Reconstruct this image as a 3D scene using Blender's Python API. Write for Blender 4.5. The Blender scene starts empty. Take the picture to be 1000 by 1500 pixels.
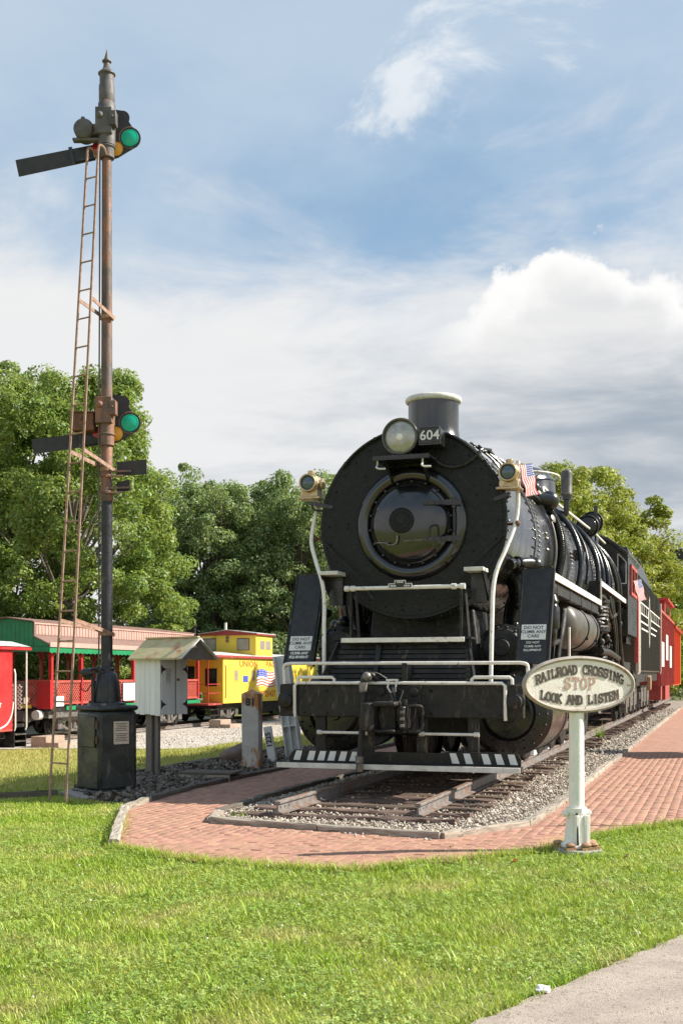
import bpy, math, random
import numpy as np
from mathutils import Vector, Matrix, Euler
rad = math.radians
random.seed(7)
SC = bpy.context.scene
COL = SC.collection

# ------------------------------------------------------------------ camera
cam_d = bpy.data.cameras.new('camera')
cam = bpy.data.objects.new('camera', cam_d); COL.objects.link(cam)
cam.location = (0, 0, 1.58); cam.rotation_euler = (rad(90), 0, 0)
cam_d.sensor_fit = 'VERTICAL'; cam_d.sensor_height = 36.0; cam_d.sensor_width = 24.0
cam_d.lens = 36.0 * 1700 / 1500
cam_d.shift_y = (988 - 750) / 1500
cam_d.clip_start = 0.1; cam_d.clip_end = 6000
SC.camera = cam

# ------------------------------------------------------------------ light
SUN_AZ = Vector((0.997, 0.07)).normalized()      # towards the sun, on the ground
SUN_EL = rad(38)
sd = bpy.data.lights.new('sun', 'SUN'); sd.energy = 4.9; sd.angle = rad(0.53); sd.color = (1.0, .93, .82)
so = bpy.data.objects.new('sun', sd); COL.objects.link(so)
tos = Vector((SUN_AZ.x * math.cos(SUN_EL), SUN_AZ.y * math.cos(SUN_EL), math.sin(SUN_EL)))
so.rotation_euler = tos.to_track_quat('Z', 'Y').to_euler(); so.location = tos * 60
SC.view_settings.view_transform = 'Standard'; SC.view_settings.look = 'None'
SC.view_settings.exposure = 0.85; SC.view_settings.gamma = 1.0

W = bpy.data.worlds.new('World'); SC.world = W; W.use_nodes = True
NT = W.node_tree; NT.nodes.clear()
class NB:
    """small helper for wiring shader nodes"""
    def __init__(s, nt): s.nt = nt
    def node(s, t, **k):
        n = s.nt.nodes.new(t)
        for a, b in k.items(): setattr(n, a, b)
        return n
    def put(s, sock, val):
        if isinstance(val, bpy.types.NodeSocket): s.nt.links.new(val, sock)
        else: sock.default_value = val
    def m(s, op, a, b=None, c=None, clamp=False):
        n = s.node('ShaderNodeMath', operation=op, use_clamp=clamp)
        for i, x in enumerate((a, b, c)):
            if x is not None: s.put(n.inputs[i], x)
        return n.outputs[0]
    def vm(s, op, a, b=None):
        n = s.node('ShaderNodeVectorMath', operation=op)
        s.put(n.inputs[0], a)
        if b is not None: s.put(n.inputs[1], b)
        return n.outputs[0]
    def ss(s, x, a, b, lo=0., hi=1.):
        n = s.node('ShaderNodeMapRange', interpolation_type='SMOOTHSTEP')
        for i, v in zip((0, 1, 2, 3, 4), (x, a, b, lo, hi)): s.put(n.inputs[i], v)
        return n.outputs[0]
    def noise(s, vec, scale, detail=4, rough=.55, dist=0., col=False, lac=2.):
        n = s.node('ShaderNodeTexNoise')
        if vec is not None: s.put(n.inputs['Vector'], vec)
        for k, v in (('Scale', scale), ('Detail', detail), ('Roughness', rough), ('Distortion', dist), ('Lacunarity', lac)): s.put(n.inputs[k], v)
        return n.outputs['Color' if col else 'Fac']
    def mix(s, f, a, b, typ='MIX'):
        n = s.node('ShaderNodeMix', data_type='RGBA', blend_type=typ)
        s.put(n.inputs[0], f); s.put(n.inputs[6], a); s.put(n.inputs[7], b)
        return n.outputs[2]
def c4(c): return (c[0], c[1], c[2], 1.)
def world():
    b = NB(NT)
    d = b.node('ShaderNodeTexCoord').outputs['Generated']
    sky = b.node('ShaderNodeTexSky', sky_type='NISHITA', sun_disc=False)
    sky.sun_elevation = SUN_EL; sky.sun_rotation = math.atan2(SUN_AZ.x, SUN_AZ.y)
    sky.air_density = 1.0; sky.dust_density = 0.6; sky.ozone_density = 1.2; sky.altitude = 250
    sp = b.node('ShaderNodeSeparateXYZ'); b.put(sp.inputs[0], d)
    x, y, z = sp.outputs
    blue = b.mix(.7, sky.outputs[0], (2.5, 4.0, 5.7, 1))
    # thin high cloud: a layer seen in perspective
    zz = b.m('ADD', b.m('MAXIMUM', z, 0.), .22)
    cb = b.node('ShaderNodeCombineXYZ')
    b.put(cb.inputs[0], b.m('DIVIDE', x, zz)); b.put(cb.inputs[1], b.m('DIVIDE', y, zz)); b.put(cb.inputs[2], 3.7)
    n1 = b.noise(cb.outputs[0], 1.35, 7, .56, .25)
    n2 = b.noise(b.vm('ADD', cb.outputs[0], (2.0, 5.5, 0)), 3.4, 8, .64, .8)
    veil = b.m('MULTIPLY', b.ss(n1, .28, .68), .62)
    wisp = b.m('MULTIPLY', b.ss(n2, .57, .72), b.ss(n1, .30, .50))
    # low bank of cloud round the horizon
    st = b.vm('MULTIPLY', d, (1, 1, 2.6))
    nb = b.noise(b.vm('ADD', st, (4.2, .6, 1.3)), 4.4, 8, .58, .5)
    top = b.m('ADD', z, b.m('MULTIPLY', b.m('SUBTRACT', nb, .5), .34))
    bank = b.ss(top, .405, .270)
    # heaped cloud standing out of the bank
    pf = b.node('ShaderNodeTexVoronoi', feature='SMOOTH_F1'); b.put(pf.inputs['Scale'], 26.); b.put(pf.inputs['Smoothness'], .35)
    b.put(pf.inputs['Vector'], b.vm('ADD', d, b.vm('MULTIPLY', b.noise(d, 30., 4, .6, 0, True), (.02, .02, .02))))
    nh = b.noise(b.vm('ADD', b.vm('MULTIPLY', d, (1, 1, .15)), (1.91, .3, 2.2)), 5.2, 5, .6)
    fine = b.noise(d, 38., 6, .6)
    h1 = b.m('POWER', 2.718, b.m('MULTIPLY', b.m('POWER', b.m('DIVIDE', b.m('SUBTRACT', x, .190), .066), 2.), -1.))
    h2 = b.m('POWER', 2.718, b.m('MULTIPLY', b.m('POWER', b.m('DIVIDE', b.m('SUBTRACT', x, .31), .075), 2.), -1.))
    h3 = b.m('POWER', 2.718, b.m('MULTIPLY', b.m('POWER', b.m('DIVIDE', b.m('SUBTRACT', x, .12), .03), 2.), -1.))
    hb = b.m('ADD', b.m('ADD', b.m('MULTIPLY', h1, .058), b.m('MULTIPLY', h2, .022)), b.m('MULTIPLY', h3, .022))
    hb = b.m('ADD', hb, b.m('ADD', .283, b.m('MULTIPLY', b.m('SUBTRACT', nh, .5), .05)))
    edge = b.m('SUBTRACT', b.m('ADD', hb, b.m('ADD', b.m('MULTIPLY', b.m('SUBTRACT', .42, pf.outputs['Distance']), .042), b.m('MULTIPLY', b.m('SUBTRACT', fine, .5), .045))), z)
    cum = b.m('MULTIPLY', b.ss(edge, 0., .012), b.m('MULTIPLY', b.ss(x, .07, .13), b.ss(y, .2, .5)))
    cumlit = b.m('MULTIPLY', cum, b.ss(edge, .05, .008))
    # tones inside the bank
    st2 = b.vm('MULTIPLY', d, (1, 1, 4.2))
    g1 = b.noise(b.vm('ADD', st2, (2.55, .35, .55)), 1.9, 6, .52, .35)
    g2 = b.noise(b.vm('ADD', st2, (.4, 9.1, 3.3)), 5.5, 7, .58, .3)
    dark = b.ss(b.m('ADD', b.m('MULTIPLY', g1, .52), b.m('ADD', b.m('MULTIPLY', g2, .54), b.m('MULTIPLY', b.m('MULTIPLY', x, b.ss(y, 0., .6)), .20))), .49, .80)
    dark = b.m('MULTIPLY', dark, b.ss(z, .34, .22))
    bankc = b.mix(dark, (7.0, 6.95, 6.9, 1), (3.0, 3.5, 4.1, 1))
    c = b.mix(veil, blue, (5.3, 6.0, 6.7, 1))
    c = b.mix(b.m('MULTIPLY', wisp, .75), c, (7.0, 7.2, 7.4, 1))
    c = b.mix(b.m('MULTIPLY', bank, .93), c, bankc)
    c = b.mix(cum, c, bankc)
    c = b.mix(cumlit, c, (7.9, 7.85, 7.8, 1))
    bg = b.node('ShaderNodeBackground'); b.put(bg.inputs[0], c); bg.inputs[1].default_value = 0.071
    out = b.node('ShaderNodeOutputWorld'); NT.links.new(bg.outputs[0], out.inputs[0])
world()

# ------------------------------------------------------------------ frames
YAW = rad(18.2); SY, CY = math.sin(YAW), math.cos(YAW)
O0 = (.915, 15.1)                       # ground point below the smokebox front, on the track axis
def L2W(v, u, z=0.): return (O0[0] + v*CY + u*SY, O0[1] - v*SY + u*CY, z)
def W2L(x, y): dx, dy = x-O0[0], y-O0[1]; return (dx*CY - dy*SY, dx*SY + dy*CY)

# ------------------------------------------------------------------ materials
MATS = {}
def mat(name, c, c2=None, rough=.5, rough2=None, metal=0., sc=6., det=5, bump=0., bsc=40., dirt=None, dsc=3., dlo=.55, dhi=.65, rnd=0., island=0., trans=0., stretch=(1, 1, 1), spec=.5, coat=0., dstretch=(1, 1, 1), lo=.35, hi=.65):
    m = bpy.data.materials.new(name); m.use_nodes = True; MATS[name] = m
    nt = m.node_tree; b = NB(nt); p = nt.nodes['Principled BSDF']; out = nt.nodes['Material Output']
    tc = b.node('ShaderNodeTexCoord').outputs['Object']
    oi = b.node('ShaderNodeObjectInfo').outputs['Random']
    vec = b.vm('ADD', b.vm('MULTIPLY', tc, stretch), b.vm('MULTIPLY', (13.1, 7.7, 5.3), b.node('ShaderNodeCombineXYZ').outputs[0])) if False else b.vm('MULTIPLY', tc, stretch)
    if rnd: 
        cx = b.node('ShaderNodeCombineXYZ'); b.put(cx.inputs[0], b.m('MULTIPLY', oi, 37.)); b.put(cx.inputs[1], b.m('MULTIPLY', oi, 91.))
        vec = b.vm('ADD', vec, cx.outputs[0])
    col = c4(c)
    if c2 is not None:
        f = b.ss(b.noise(vec, sc, det, .6), lo, hi)
        col = b.mix(f, c4(c), c4(c2))
    if dirt is not None:
        f = b.ss(b.noise(b.vm('MULTIPLY', b.vm('ADD', vec, (3.1, 5.2, 1.7)), dstretch), dsc, 8, .66), dlo, dhi)
        col = b.mix(f, col, c4(dirt))
    if rnd or island:
        r = b.node('ShaderNodeNewGeometry').outputs['Random Per Island'] if island else oi
        a = island or rnd
        h = b.node('ShaderNodeHueSaturation'); b.put(h.inputs['Color'], col)
        b.put(h.inputs['Value'], b.m('ADD', 1-a, b.m('MULTIPLY', r, 2*a)))
        r2 = b.m('FRACT', b.m('MULTIPLY', r, 17.31)); b.put(h.inputs['Hue'], b.m('ADD', .5-a*.06, b.m('MULTIPLY', r2, a*.12)))
        col = h.outputs[0]
    b.put(p.inputs['Base Color'], col)
    p.inputs['Metallic'].default_value = metal; p.inputs['Specular IOR Level'].default_value = spec
    p.inputs['Coat Weight'].default_value = coat; p.inputs['Coat Roughness'].default_value = .12
    if rough2 is None: p.inputs['Roughness'].default_value = rough
    else: b.put(p.inputs['Roughness'], b.ss(b.noise(vec, sc*.7+2, 6, .65), .3, .7, rough, rough2))
    if bump:
        bn = b.node('ShaderNodeBump'); bn.inputs['Strength'].default_value = min(1., bump); bn.inputs['Distance'].default_value = .01 if bump <= 1 else .01*bump
        b.put(bn.inputs['Height'], b.noise(vec, bsc, 6, .65)); b.put(p.inputs['Normal'], bn.outputs[0])
    if trans:
        t = b.node('ShaderNodeBsdfTranslucent'); b.put(t.inputs[0], b.mix(.5, col, (.35, .42, .04, 1), 'MIX'))
        mx = b.node('ShaderNodeMixShader'); mx.inputs[0].default_value = trans
        nt.links.new(p.outputs[0], mx.inputs[1]); nt.links.new(t.outputs[0], mx.inputs[2]); nt.links.new(mx.outputs[0], out.inputs[0])
    return m
mat('loco_black', (.006, .007, .008), (.013, .013, .013), spec=.6, rough=.12, rough2=.4, sc=3.5, bump=.2, bsc=30, dirt=(.085, .075, .062), dsc=5, dlo=.56, dhi=.8)
mat('loco_jacket', (.012, .013, .015), (.024, .024, .024), spec=.8, coat=.2, rough=.13, rough2=.34, sc=3., stretch=(1, 1, .35), bump=.1, bsc=14, dirt=(.07, .062, .05), dsc=4., dlo=.6, dhi=.85, dstretch=(1, 1, .25))
mat('front_black', (.004, .005, .005), (.009, .010, .009), spec=.3, rough=.16, rough2=.42, sc=16, bump=.6, bsc=80, dirt=(.075, .075, .07), dsc=30, dlo=.60, dhi=.74)
mat('door_black', (.006, .007, .009), (.012, .012, .014), spec=.7, coat=.45, rough=.09, rough2=.26, sc=5, bump=.1, bsc=20, dirt=(.06, .05, .045), dsc=6, dlo=.64, dhi=.8)
mat('worn_black', (.009, .009, .009), (.026, .024, .022), spec=.35, rough=.32, rough2=.7, sc=7, bump=.25, bsc=35, dirt=(.14, .12, .09), dsc=12, dlo=.56, dhi=.74, dstretch=(1, 1, .22))
mat('panel_grey', (.020, .022, .026), (.03, .032, .036), rough=.55, rough2=.7, sc=10, bump=.12, bsc=60, dirt=(.12, .12, .115), dsc=30, dlo=.68, dhi=.76)
mat('white_pipe', (.82, .80, .75), (.72, .68, .61), rough=.38, sc=9, bump=.1, dirt=(.26, .13, .06), dsc=16, dlo=.61, dhi=.67)
mat('white_dull', (.70, .69, .64), (.56, .54, .49), rough=.6, sc=8, bump=.15, dirt=(.2, .17, .12), dsc=10, dlo=.6, dhi=.72)
mat('white_paint', (.78, .78, .76), (.7, .7, .68), rough=.5, sc=12, bump=.05)
mat('print_white', (.72, .72, .7), (.3, .3, .3), rough=.6, sc=40, lo=.5, hi=.7)
mat('print_black', (.03, .03, .03), rough=.6)
mat('brass', (.60, .48, .31), (.46, .34, .19), rough=.3, rough2=.5, metal=.7, sc=14, bump=.1, dirt=(.15, .1, .05), dsc=14, dlo=.62, dhi=.74)
mat('steel_worn', (.16, .15, .14), (.26, .24, .22), rough=.35, rough2=.6, metal=.6, sc=10, bump=.2, dirt=(.10, .05, .03), dsc=9)
mat('rail_side', (.17, .155, .145), (.25, .23, .215), rough=.6, metal=.25, sc=7, bump=.25, dirt=(.20, .10, .055), dsc=6, dlo=.5, dhi=.65)
mat('rail_head', (.36, .26, .20), (.30, .19, .13), rough=.42, metal=.35, sc=12, bump=.12, stretch=(1, .2, 1), dirt=(.40, .36, .33), dsc=5)
mat('rust', (.20, .085, .04), (.11, .06, .04), rough=.8, sc=12, bump=.4, dirt=(.05, .035, .03), dsc=7)
mat('mast_paint', (.085, .07, .062), (.15, .10, .08), rough=.45, rough2=.75, sc=5, bump=.35, bsc=28, dirt=(.27, .125, .07), dsc=4.2, dlo=.46, dhi=.62, dstretch=(1, 1, .35))
mat('mast_grey_hazed', (.075, .07, .072), (.12, .11, .11), rough=.5, rough2=.75, sc=7, bump=.35, bsc=28, dirt=(.22, .13, .10), dsc=7, dlo=.58, dhi=.7)  # weathered rusty mast paint, lightened and greyed to paint in haze up high
mat('mast_black', (.016, .017, .02), (.03, .032, .038), rough=.25, rough2=.6, sc=6, bump=.4, bsc=30, dirt=(.20, .16, .15), dsc=6, dlo=.57, dhi=.68, dstretch=(1, 1, .4))
mat('ladder_rust', (.38, .25, .19), (.26, .14, .09), rough=.75, sc=16, bump=.3, dirt=(.09, .05, .035), dsc=11, dlo=.6, dhi=.7)
mat('case_black', (.012, .013, .015), (.035, .04, .036), rough=.22, rough2=.6, sc=4, bump=.45, bsc=18, dirt=(.15, .15, .125), dsc=7, dlo=.57, dhi=.74, dstretch=(1, 1, .25))
mat('blade_dark', (.028, .027, .032), (.04, .036, .04), rough=.6, sc=9, bump=.2)
mat('lens_green', (.0, .46, .30), rough=.25)
mat('lens_yellow', (.75, .36, .02), rough=.25)
mat('lens_red', (.45, .02, .04), rough=.15, coat=.5)
mat('lens_glass', (.30, .30, .27), (.42, .41, .37), rough=.12, metal=.35, sc=12, coat=.8, bump=.2, bsc=60)
mat('lens_blue', (.05, .09, .12), rough=.08, coat=1.)
mat('brick', (.345, .178, .118), (.415, .23, .163), rough=.85, sc=11, bump=.4, bsc=70, rnd=.13, dirt=(.30, .13, .10), dsc=3.4, dlo=.58, dhi=.75)
mat('brick_isl', (.345, .178, .118), (.415, .23, .163), rough=.85, sc=11, bump=.4, bsc=70, island=.14, dirt=(.30, .13, .10), dsc=1.4, dlo=.58, dhi=.75)
mat('joint_sand', (.18, .09, .065), (.26, .14, .1), rough=.95, sc=14, bump=.5)
mat('ballast_pale', (.36, .305, .245), (.55, .485, .405), rough=.9, sc=3, bump=.3, island=.32)
mat('ballast_bed', (.24, .21, .175), (.37, .33, .28), rough=.95, sc=30, bump=1.6, bsc=60, dirt=(.13, .11, .09), dsc=45, dlo=.5, dhi=.6)
mat('rubble', (.10, .082, .066), (.20, .17, .135), rough=.9, sc=4, bump=.35, island=.4)
mat('rubble_bed', (.085, .075, .062), (.14, .12, .1), rough=.95, sc=18, bump=1.5, bsc=30)
mat('tie_wood', (.095, .06, .045), (.17, .115, .085), rough=.85, sc=4, stretch=(1, 9, 9), bump=.8, bsc=14, rnd=.2, dirt=(.035, .026, .022), dsc=5)
mat('timber', (.40, .35, .29), (.27, .225, .18), rough=.9, sc=4, stretch=(1.2, 9, 9), bump=.7, bsc=12, rnd=.16, dirt=(.10, .08, .065), dsc=4)
mat('timber_dark', (.10, .085, .07), (.15, .125, .1), rough=.9, sc=4, stretch=(1.2, 9, 9), bump=.7, bsc=12, rnd=.16)
mat('lawn', (.17, .20, .04), (.25, .25, .07), rough=.95, sc=3, bump=.8, bsc=25, dirt=(.20, .19, .07), dsc=7, dlo=.56, dhi=.7)
mat('lawn_dry', (.36, .33, .10), (.27, .275, .065), rough=.95, sc=.55, bump=1., bsc=16, dirt=(.38, .31, .16), dsc=1.1, dlo=.56, dhi=.72)
mat('grass_blade', (.30, .44, .04), (.45, .53, .09), rough=.5, sc=1.3, island=.38, trans=.38, dirt=(.58, .50, .22), dsc=1.6, dlo=.50, dhi=.74)
mat('grass_dry', (.42, .40, .11), (.34, .36, .08), rough=.65, sc=.6, island=.25, trans=.3)
mat('clover', (.24, .37, .07), (.34, .44, .10), rough=.6, sc=3, island=.25, trans=.25)
mat('flower', (.72, .70, .62), rough=.8)
mat('concrete', (.44, .37, .305), (.36, .30, .25), rough=.9, sc=3.2, bump=1., bsc=110, dirt=(.24, .20, .165), dsc=42, dlo=.52, dhi=.64)
mat('concrete_grey', (.36, .34, .30), (.26, .245, .22), rough=.9, sc=4, bump=.5, bsc=50, dirt=(.16, .14, .12), dsc=6)
mat('gravel_yard', (.42, .38, .33), (.52, .48, .43), rough=.95, sc=.8, bump=1.2, bsc=20, dirt=(.30, .27, .22), dsc=9)
mat('bark', (.13, .105, .085), (.20, .17, .14), rough=.95, sc=5, stretch=(1, 1, .25), bump=1.5, bsc=8)
mat('leaf_maple', (.16, .255, .055), (.26, .34, .08), rough=.5, sc=.35, island=.36, trans=.42)
mat('leaf_locust', (.19, .28, .12), (.28, .36, .15), rough=.55, sc=.3, island=.36, trans=.38)
mat('leaf_yellow', (.22, .28, .04), (.34, .36, .06), rough=.5, sc=.3, island=.36, trans=.42)
mat('leaf_under', (.12, .18, .08), (.18, .24, .10), rough=.6, sc=.5, island=.35, trans=.2)
mat('red_car', (.50, .02, .024), (.42, .03, .03), rough=.3, rough2=.5, sc=2, dirt=(.30, .06, .05), dsc=3, dlo=.55, dhi=.8, dstretch=(1, 1, .3))
mat('red_faded', (.47, .085, .06), (.38, .065, .05), rough=.55, sc=3, bump=.2, dirt=(.26, .07, .055), dsc=4, dlo=.55, dhi=.75)
mat('red_dull', (.36, .05, .042), (.28, .042, .038), rough=.6, sc=2.4, bump=.15, dirt=(.5, .3, .26), dsc=3, dlo=.6, dhi=.75)
mat('orange_red', (.62, .10, .04), (.56, .075, .035), rough=.5, sc=2)
mat('pink_roof', (.52, .33, .275), (.46, .285, .24), rough=.6, sc=3)
mat('brown_trim', (.24, .145, .12), (.19, .12, .1), rough=.6, sc=5)
mat('green_paint', (.01, .23, .085), (.012, .19, .07), rough=.5, sc=4)
mat('yellow_paint', (.86, .64, .08), (.80, .58, .09), rough=.45, sc=1.6, dirt=(.86, .74, .34), dsc=2.4, dlo=.6, dhi=.8)
mat('ochre_trim_and_shade', (.82, .52, .05), (.74, .45, .05), rough=.45, sc=2)  # deeper yellow: shade painted on the caboose end, also its window and seam trim
mat('roof_white', (.62, .62, .62), (.5, .49, .47), rough=.6, sc=2, dirt=(.3, .22, .15), dsc=3)
mat('letter_red', (.52, .10, .03), rough=.55)
mat('letter_blue', (.06, .09, .42), rough=.55)
mat('window_tan', (.30, .265, .22), (.36, .33, .28), rough=.18, sc=3, coat=.4)
mat('window_dark', (.02, .022, .024), rough=.08)
mat('booth_white', (.88, .88, .86), (.78, .78, .77), rough=.75, sc=5, stretch=(1, 1, .15), bump=.5, bsc=22, rnd=.05, dirt=(.13, .115, .10), dsc=9, dlo=.62, dhi=.68, dstretch=(1, 1, .12))
mat('booth_white_shaded', (.84, .84, .82), (.74, .74, .73), rough=.7, sc=5, stretch=(1, 1, .2), bump=.3, bsc=22)  # booth white a step darker, painting in the shade under the roof overhang
mat('roof_moss', (.56, .46, .28), (.46, .42, .22), rough=.9, sc=5, bump=.6, bsc=18, dirt=(.42, .20, .10), dsc=4, dlo=.52, dhi=.66)
mat('post_peel', (.62, .61, .58), (.52, .51, .49), rough=.8, sc=6, bump=.6, bsc=18, dirt=(.46, .22, .085), dsc=2.6, dlo=.495, dhi=.55, dstretch=(1.4, 1.4, .5))
mat('post_grey', (.74, .74, .71), (.64, .64, .61), rough=.8, sc=6, bump=.4)
mat('wood_grey', (.24, .21, .185), (.17, .145, .125), rough=.9, sc=5, stretch=(1, 1, .12), bump=.6, bsc=16)
mat('rock_brown', (.115, .075, .058), (.16, .11, .085), rough=.6, sc=5, bump=.4, bsc=10)
mat('sign_cream', (.90, .85, .78), (.85, .77, .69), rough=.7, sc=9, bump=.4, bsc=60, dirt=(.34, .16, .09), dsc=11, dlo=.58, dhi=.68)
mat('sign_rim', (.30, .265, .225), (.38, .33, .28), rough=.65, sc=10, bump=.4, bsc=50, dirt=(.28, .15, .09), dsc=7)
mat('sign_letter', (.075, .06, .048), (.12, .095, .075), rough=.7, sc=20, bump=.4, dirt=(.30, .16, .1), dsc=14, dlo=.6, dhi=.7)
mat('sign_stop', (.48, .26, .19), (.60, .47, .39), rough=.7, sc=25, bump=.3)
mat('sign_post', (.84, .83, .77), (.76, .75, .69), rough=.5, sc=7, bump=.2, dirt=(.13, .09, .07), dsc=13, dlo=.69, dhi=.71)
mat('rust_stone', (.44, .27, .16), (.34, .2, .12), rough=.9, sc=12, bump=.6)
mat('tender_side', (.055, .060, .050), (.085, .085, .07), rough=.28, rough2=.5, sc=2., stretch=(1, 1, .2), dirt=(.17, .145, .11), dsc=2.2, dlo=.5, dhi=.75, dstretch=(1, 1, .4))
mat('tank_grey', (.055, .052, .046), (.10, .092, .078), rough=.3, rough2=.5, sc=4, dirt=(.15, .12, .09), dsc=4)
mat('flag_red', (.62, .05, .07), rough=.7, trans=.0)
mat('flag_white', (.86, .85, .84), rough=.7)
mat('flag_blue', (.04, .07, .32), rough=.7)
mat('paper', (.62, .53, .45), (.55, .46, .38), rough=.8, sc=20)
mat('plastic_white', (.78, .78, .78), rough=.5)
mat('leaf_orange', (.62, .16, .03), (.4, .12, .03), rough=.6, sc=20)
mat('step_wood', (.40, .31, .24), (.32, .24, .18), rough=.85, sc=5, bump=.3)
mat('building_tan', (.34, .29, .24), (.30, .26, .22), rough=.85, sc=2, bump=.2)

# ------------------------------------------------------------------ mesh helpers
def frame(ax):
    ax = Vector(ax).normalized(); t = Vector((0, 0, 1)) if abs(ax.z) < .9 else Vector((1, 0, 0))
    e1 = t.cross(ax).normalized(); return e1, ax.cross(e1), ax
def spline(pts, k=6):
    P = [Vector(p) for p in pts]; P = [P[0]*2-P[1]] + P + [P[-1]*2-P[-2]]; o = []
    for i in range(1, len(P)-2):
        a, b, c, d = P[i-1:i+3]
        for j in range(k):
            t = j/k; o.append(.5*((2*b) + (c-a)*t + (2*a-5*b+4*c-d)*t*t + (3*b-a-3*c+d)*t**3))
    o.append(P[-2]); return o
class MB:
    def __init__(s): s.v = []; s.f = []
    def add(s, vs, fs):
        o = len(s.v); s.v += [tuple(p) for p in vs]; s.f += [tuple(i+o for i in f) for f in fs]; return s
    def bx(s, x0, x1, y0, y1, z0, z1, M=None):
        vs = [Vector((x, y, z)) for z in (z0, z1) for y in (y0, y1) for x in (x0, x1)]
        if M is not None: vs = [M @ p for p in vs]
        return s.add(vs, [(0, 2, 3, 1), (4, 5, 7, 6), (0, 1, 5, 4), (2, 6, 7, 3), (0, 4, 6, 2), (1, 3, 7, 5)])
    def box(s, c, d, rot=(0, 0, 0)):
        M = Matrix.Translation(c) @ Euler(rot).to_matrix().to_4x4(); h = [q/2 for q in d]
        return s.bx(-h[0], h[0], -h[1], h[1], -h[2], h[2], M)
    def bar(s, a, b, w, h, up=(0, 0, 1)):
        a, b = Vector(a), Vector(b); ax = (b-a).normalized(); e1 = Vector(up).cross(ax)
        e1 = e1.normalized() if e1.length > 1e-4 else frame(ax)[0]; e2 = ax.cross(e1)
        vs = [p + e1*w*i/2 + e2*h*j/2 for p in (a, b) for j in (-1, 1) for i in (-1, 1)]
        return s.add(vs, [(0, 2, 3, 1), (4, 5, 7, 6), (0, 1, 5, 4), (2, 6, 7, 3), (0, 4, 6, 2), (1, 3, 7, 5)])
    def lathe(s, prof, o, ax, n=32, cap0=True, cap1=True, a0=0., a1=None):
        e1, e2, ax = frame(ax); o = Vector(o); vs = []; full = a1 is None
        a1 = 2*math.pi if full else a1; m = n if full else n+1
        for r, h in prof:
            for i in range(m):
                a = a0+(a1-a0)*i/n; vs.append(o + ax*h + (e1*math.cos(a)+e2*math.sin(a))*r)
        fs = []
        for k in range(len(prof)-1):
            for i in range(n):
                j = (i+1) % m; fs.append((k*m+i, k*m+j, (k+1)*m+j, (k+1)*m+i))
        if full and cap0: fs.append(tuple(range(m-1, -1, -1)))
        if full and cap1: fs.append(tuple(range((len(prof)-1)*m, len(prof)*m)))
        return s.add(vs, fs)
    def cyl(s, a, b, r, r2=None, n=16):
        a, b = Vector(a), Vector(b); return s.lathe([(r, 0), (r if r2 is None else r2, (b-a).length)], a, b-a, n)
    def tube(s, pts, r, n=8, k=0):
        P = spline(pts, k) if k else [Vector(p) for p in pts]; N = len(P)
        rs = r if isinstance(r, (list, tuple)) else [r]*N
        if len(rs) != N: rs = [rs[0]+(rs[-1]-rs[0])*i/(N-1) for i in range(N)]
        e1 = None; vs = []
        for i, p in enumerate(P):
            t = ((P[min(i+1, N-1)]-P[max(i-1, 0)])).normalized()
            if e1 is None: e1 = frame(t)[0]
            e1 = (e1 - t*e1.dot(t)).normalized(); e2 = t.cross(e1)
            for j in range(n):
                a = 2*math.pi*j/n; vs.append(p + (e1*math.cos(a)+e2*math.sin(a))*rs[i])
        fs = [(i*n+j, i*n+(j+1) % n, (i+1)*n+(j+1) % n, (i+1)*n+j) for i in range(N-1) for j in range(n)]
        fs += [tuple(range(n-1, -1, -1)), tuple(range((N-1)*n, N*n))]
        return s.add(vs, fs)
    def ball(s, c, r, n=12, m=8, sc=(1, 1, 1)):
        vs = []; c = Vector(c)
        for i in range(m+1):
            th = math.pi*i/m
            for j in range(n):
                a = 2*math.pi*j/n; vs.append(c+Vector((r*sc[0]*math.sin(th)*math.cos(a), r*sc[1]*math.sin(th)*math.sin(a), r*sc[2]*math.cos(th))))
        fs = [(i*n+j, (i+1)*n+j, (i+1)*n+(j+1) % n, i*n+(j+1) % n) for i in range(m) for j in range(n)]
        return s.add(vs, fs)
    def torus(s, c, ax, R, r, n=32, m=8, a0=0., a1=None):
        e1, e2, ax = frame(ax); c = Vector(c)
        full = a1 is None; a1 = 2*math.pi if full else a1
        pts = [c+(e1*math.cos(a0+(a1-a0)*i/n)+e2*math.sin(a0+(a1-a0)*i/n))*R for i in range(n+(0 if full else 1))]
        if not full: return s.tube(pts, r, m)
        vs = []
        for i in range(n):
            a = 2*math.pi*i/n; d = e1*math.cos(a)+e2*math.sin(a)
            for j in range(m):
                q = 2*math.pi*j/m; vs.append(c+d*(R+r*math.cos(q))+ax*r*math.sin(q))
        return s.add(vs, [(i*m+j, ((i+1) % n)*m+j, ((i+1) % n)*m+(j+1) % m, i*m+(j+1) % m) for i in range(n) for j in range(m)])
    def prism(s, poly, o, ex, ey, d):
        o, ex, ey, d = Vector(o), Vector(ex), Vector(ey), Vector(d); n = len(poly)
        a = [o+ex*p[0]+ey*p[1] for p in poly]
        fs = [tuple(range(n-1, -1, -1)), tuple(range(n, 2*n))] + [(i, (i+1) % n, n+(i+1) % n, n+i) for i in range(n)]
        return s.add(a+[p+d for p in a], fs)
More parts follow.
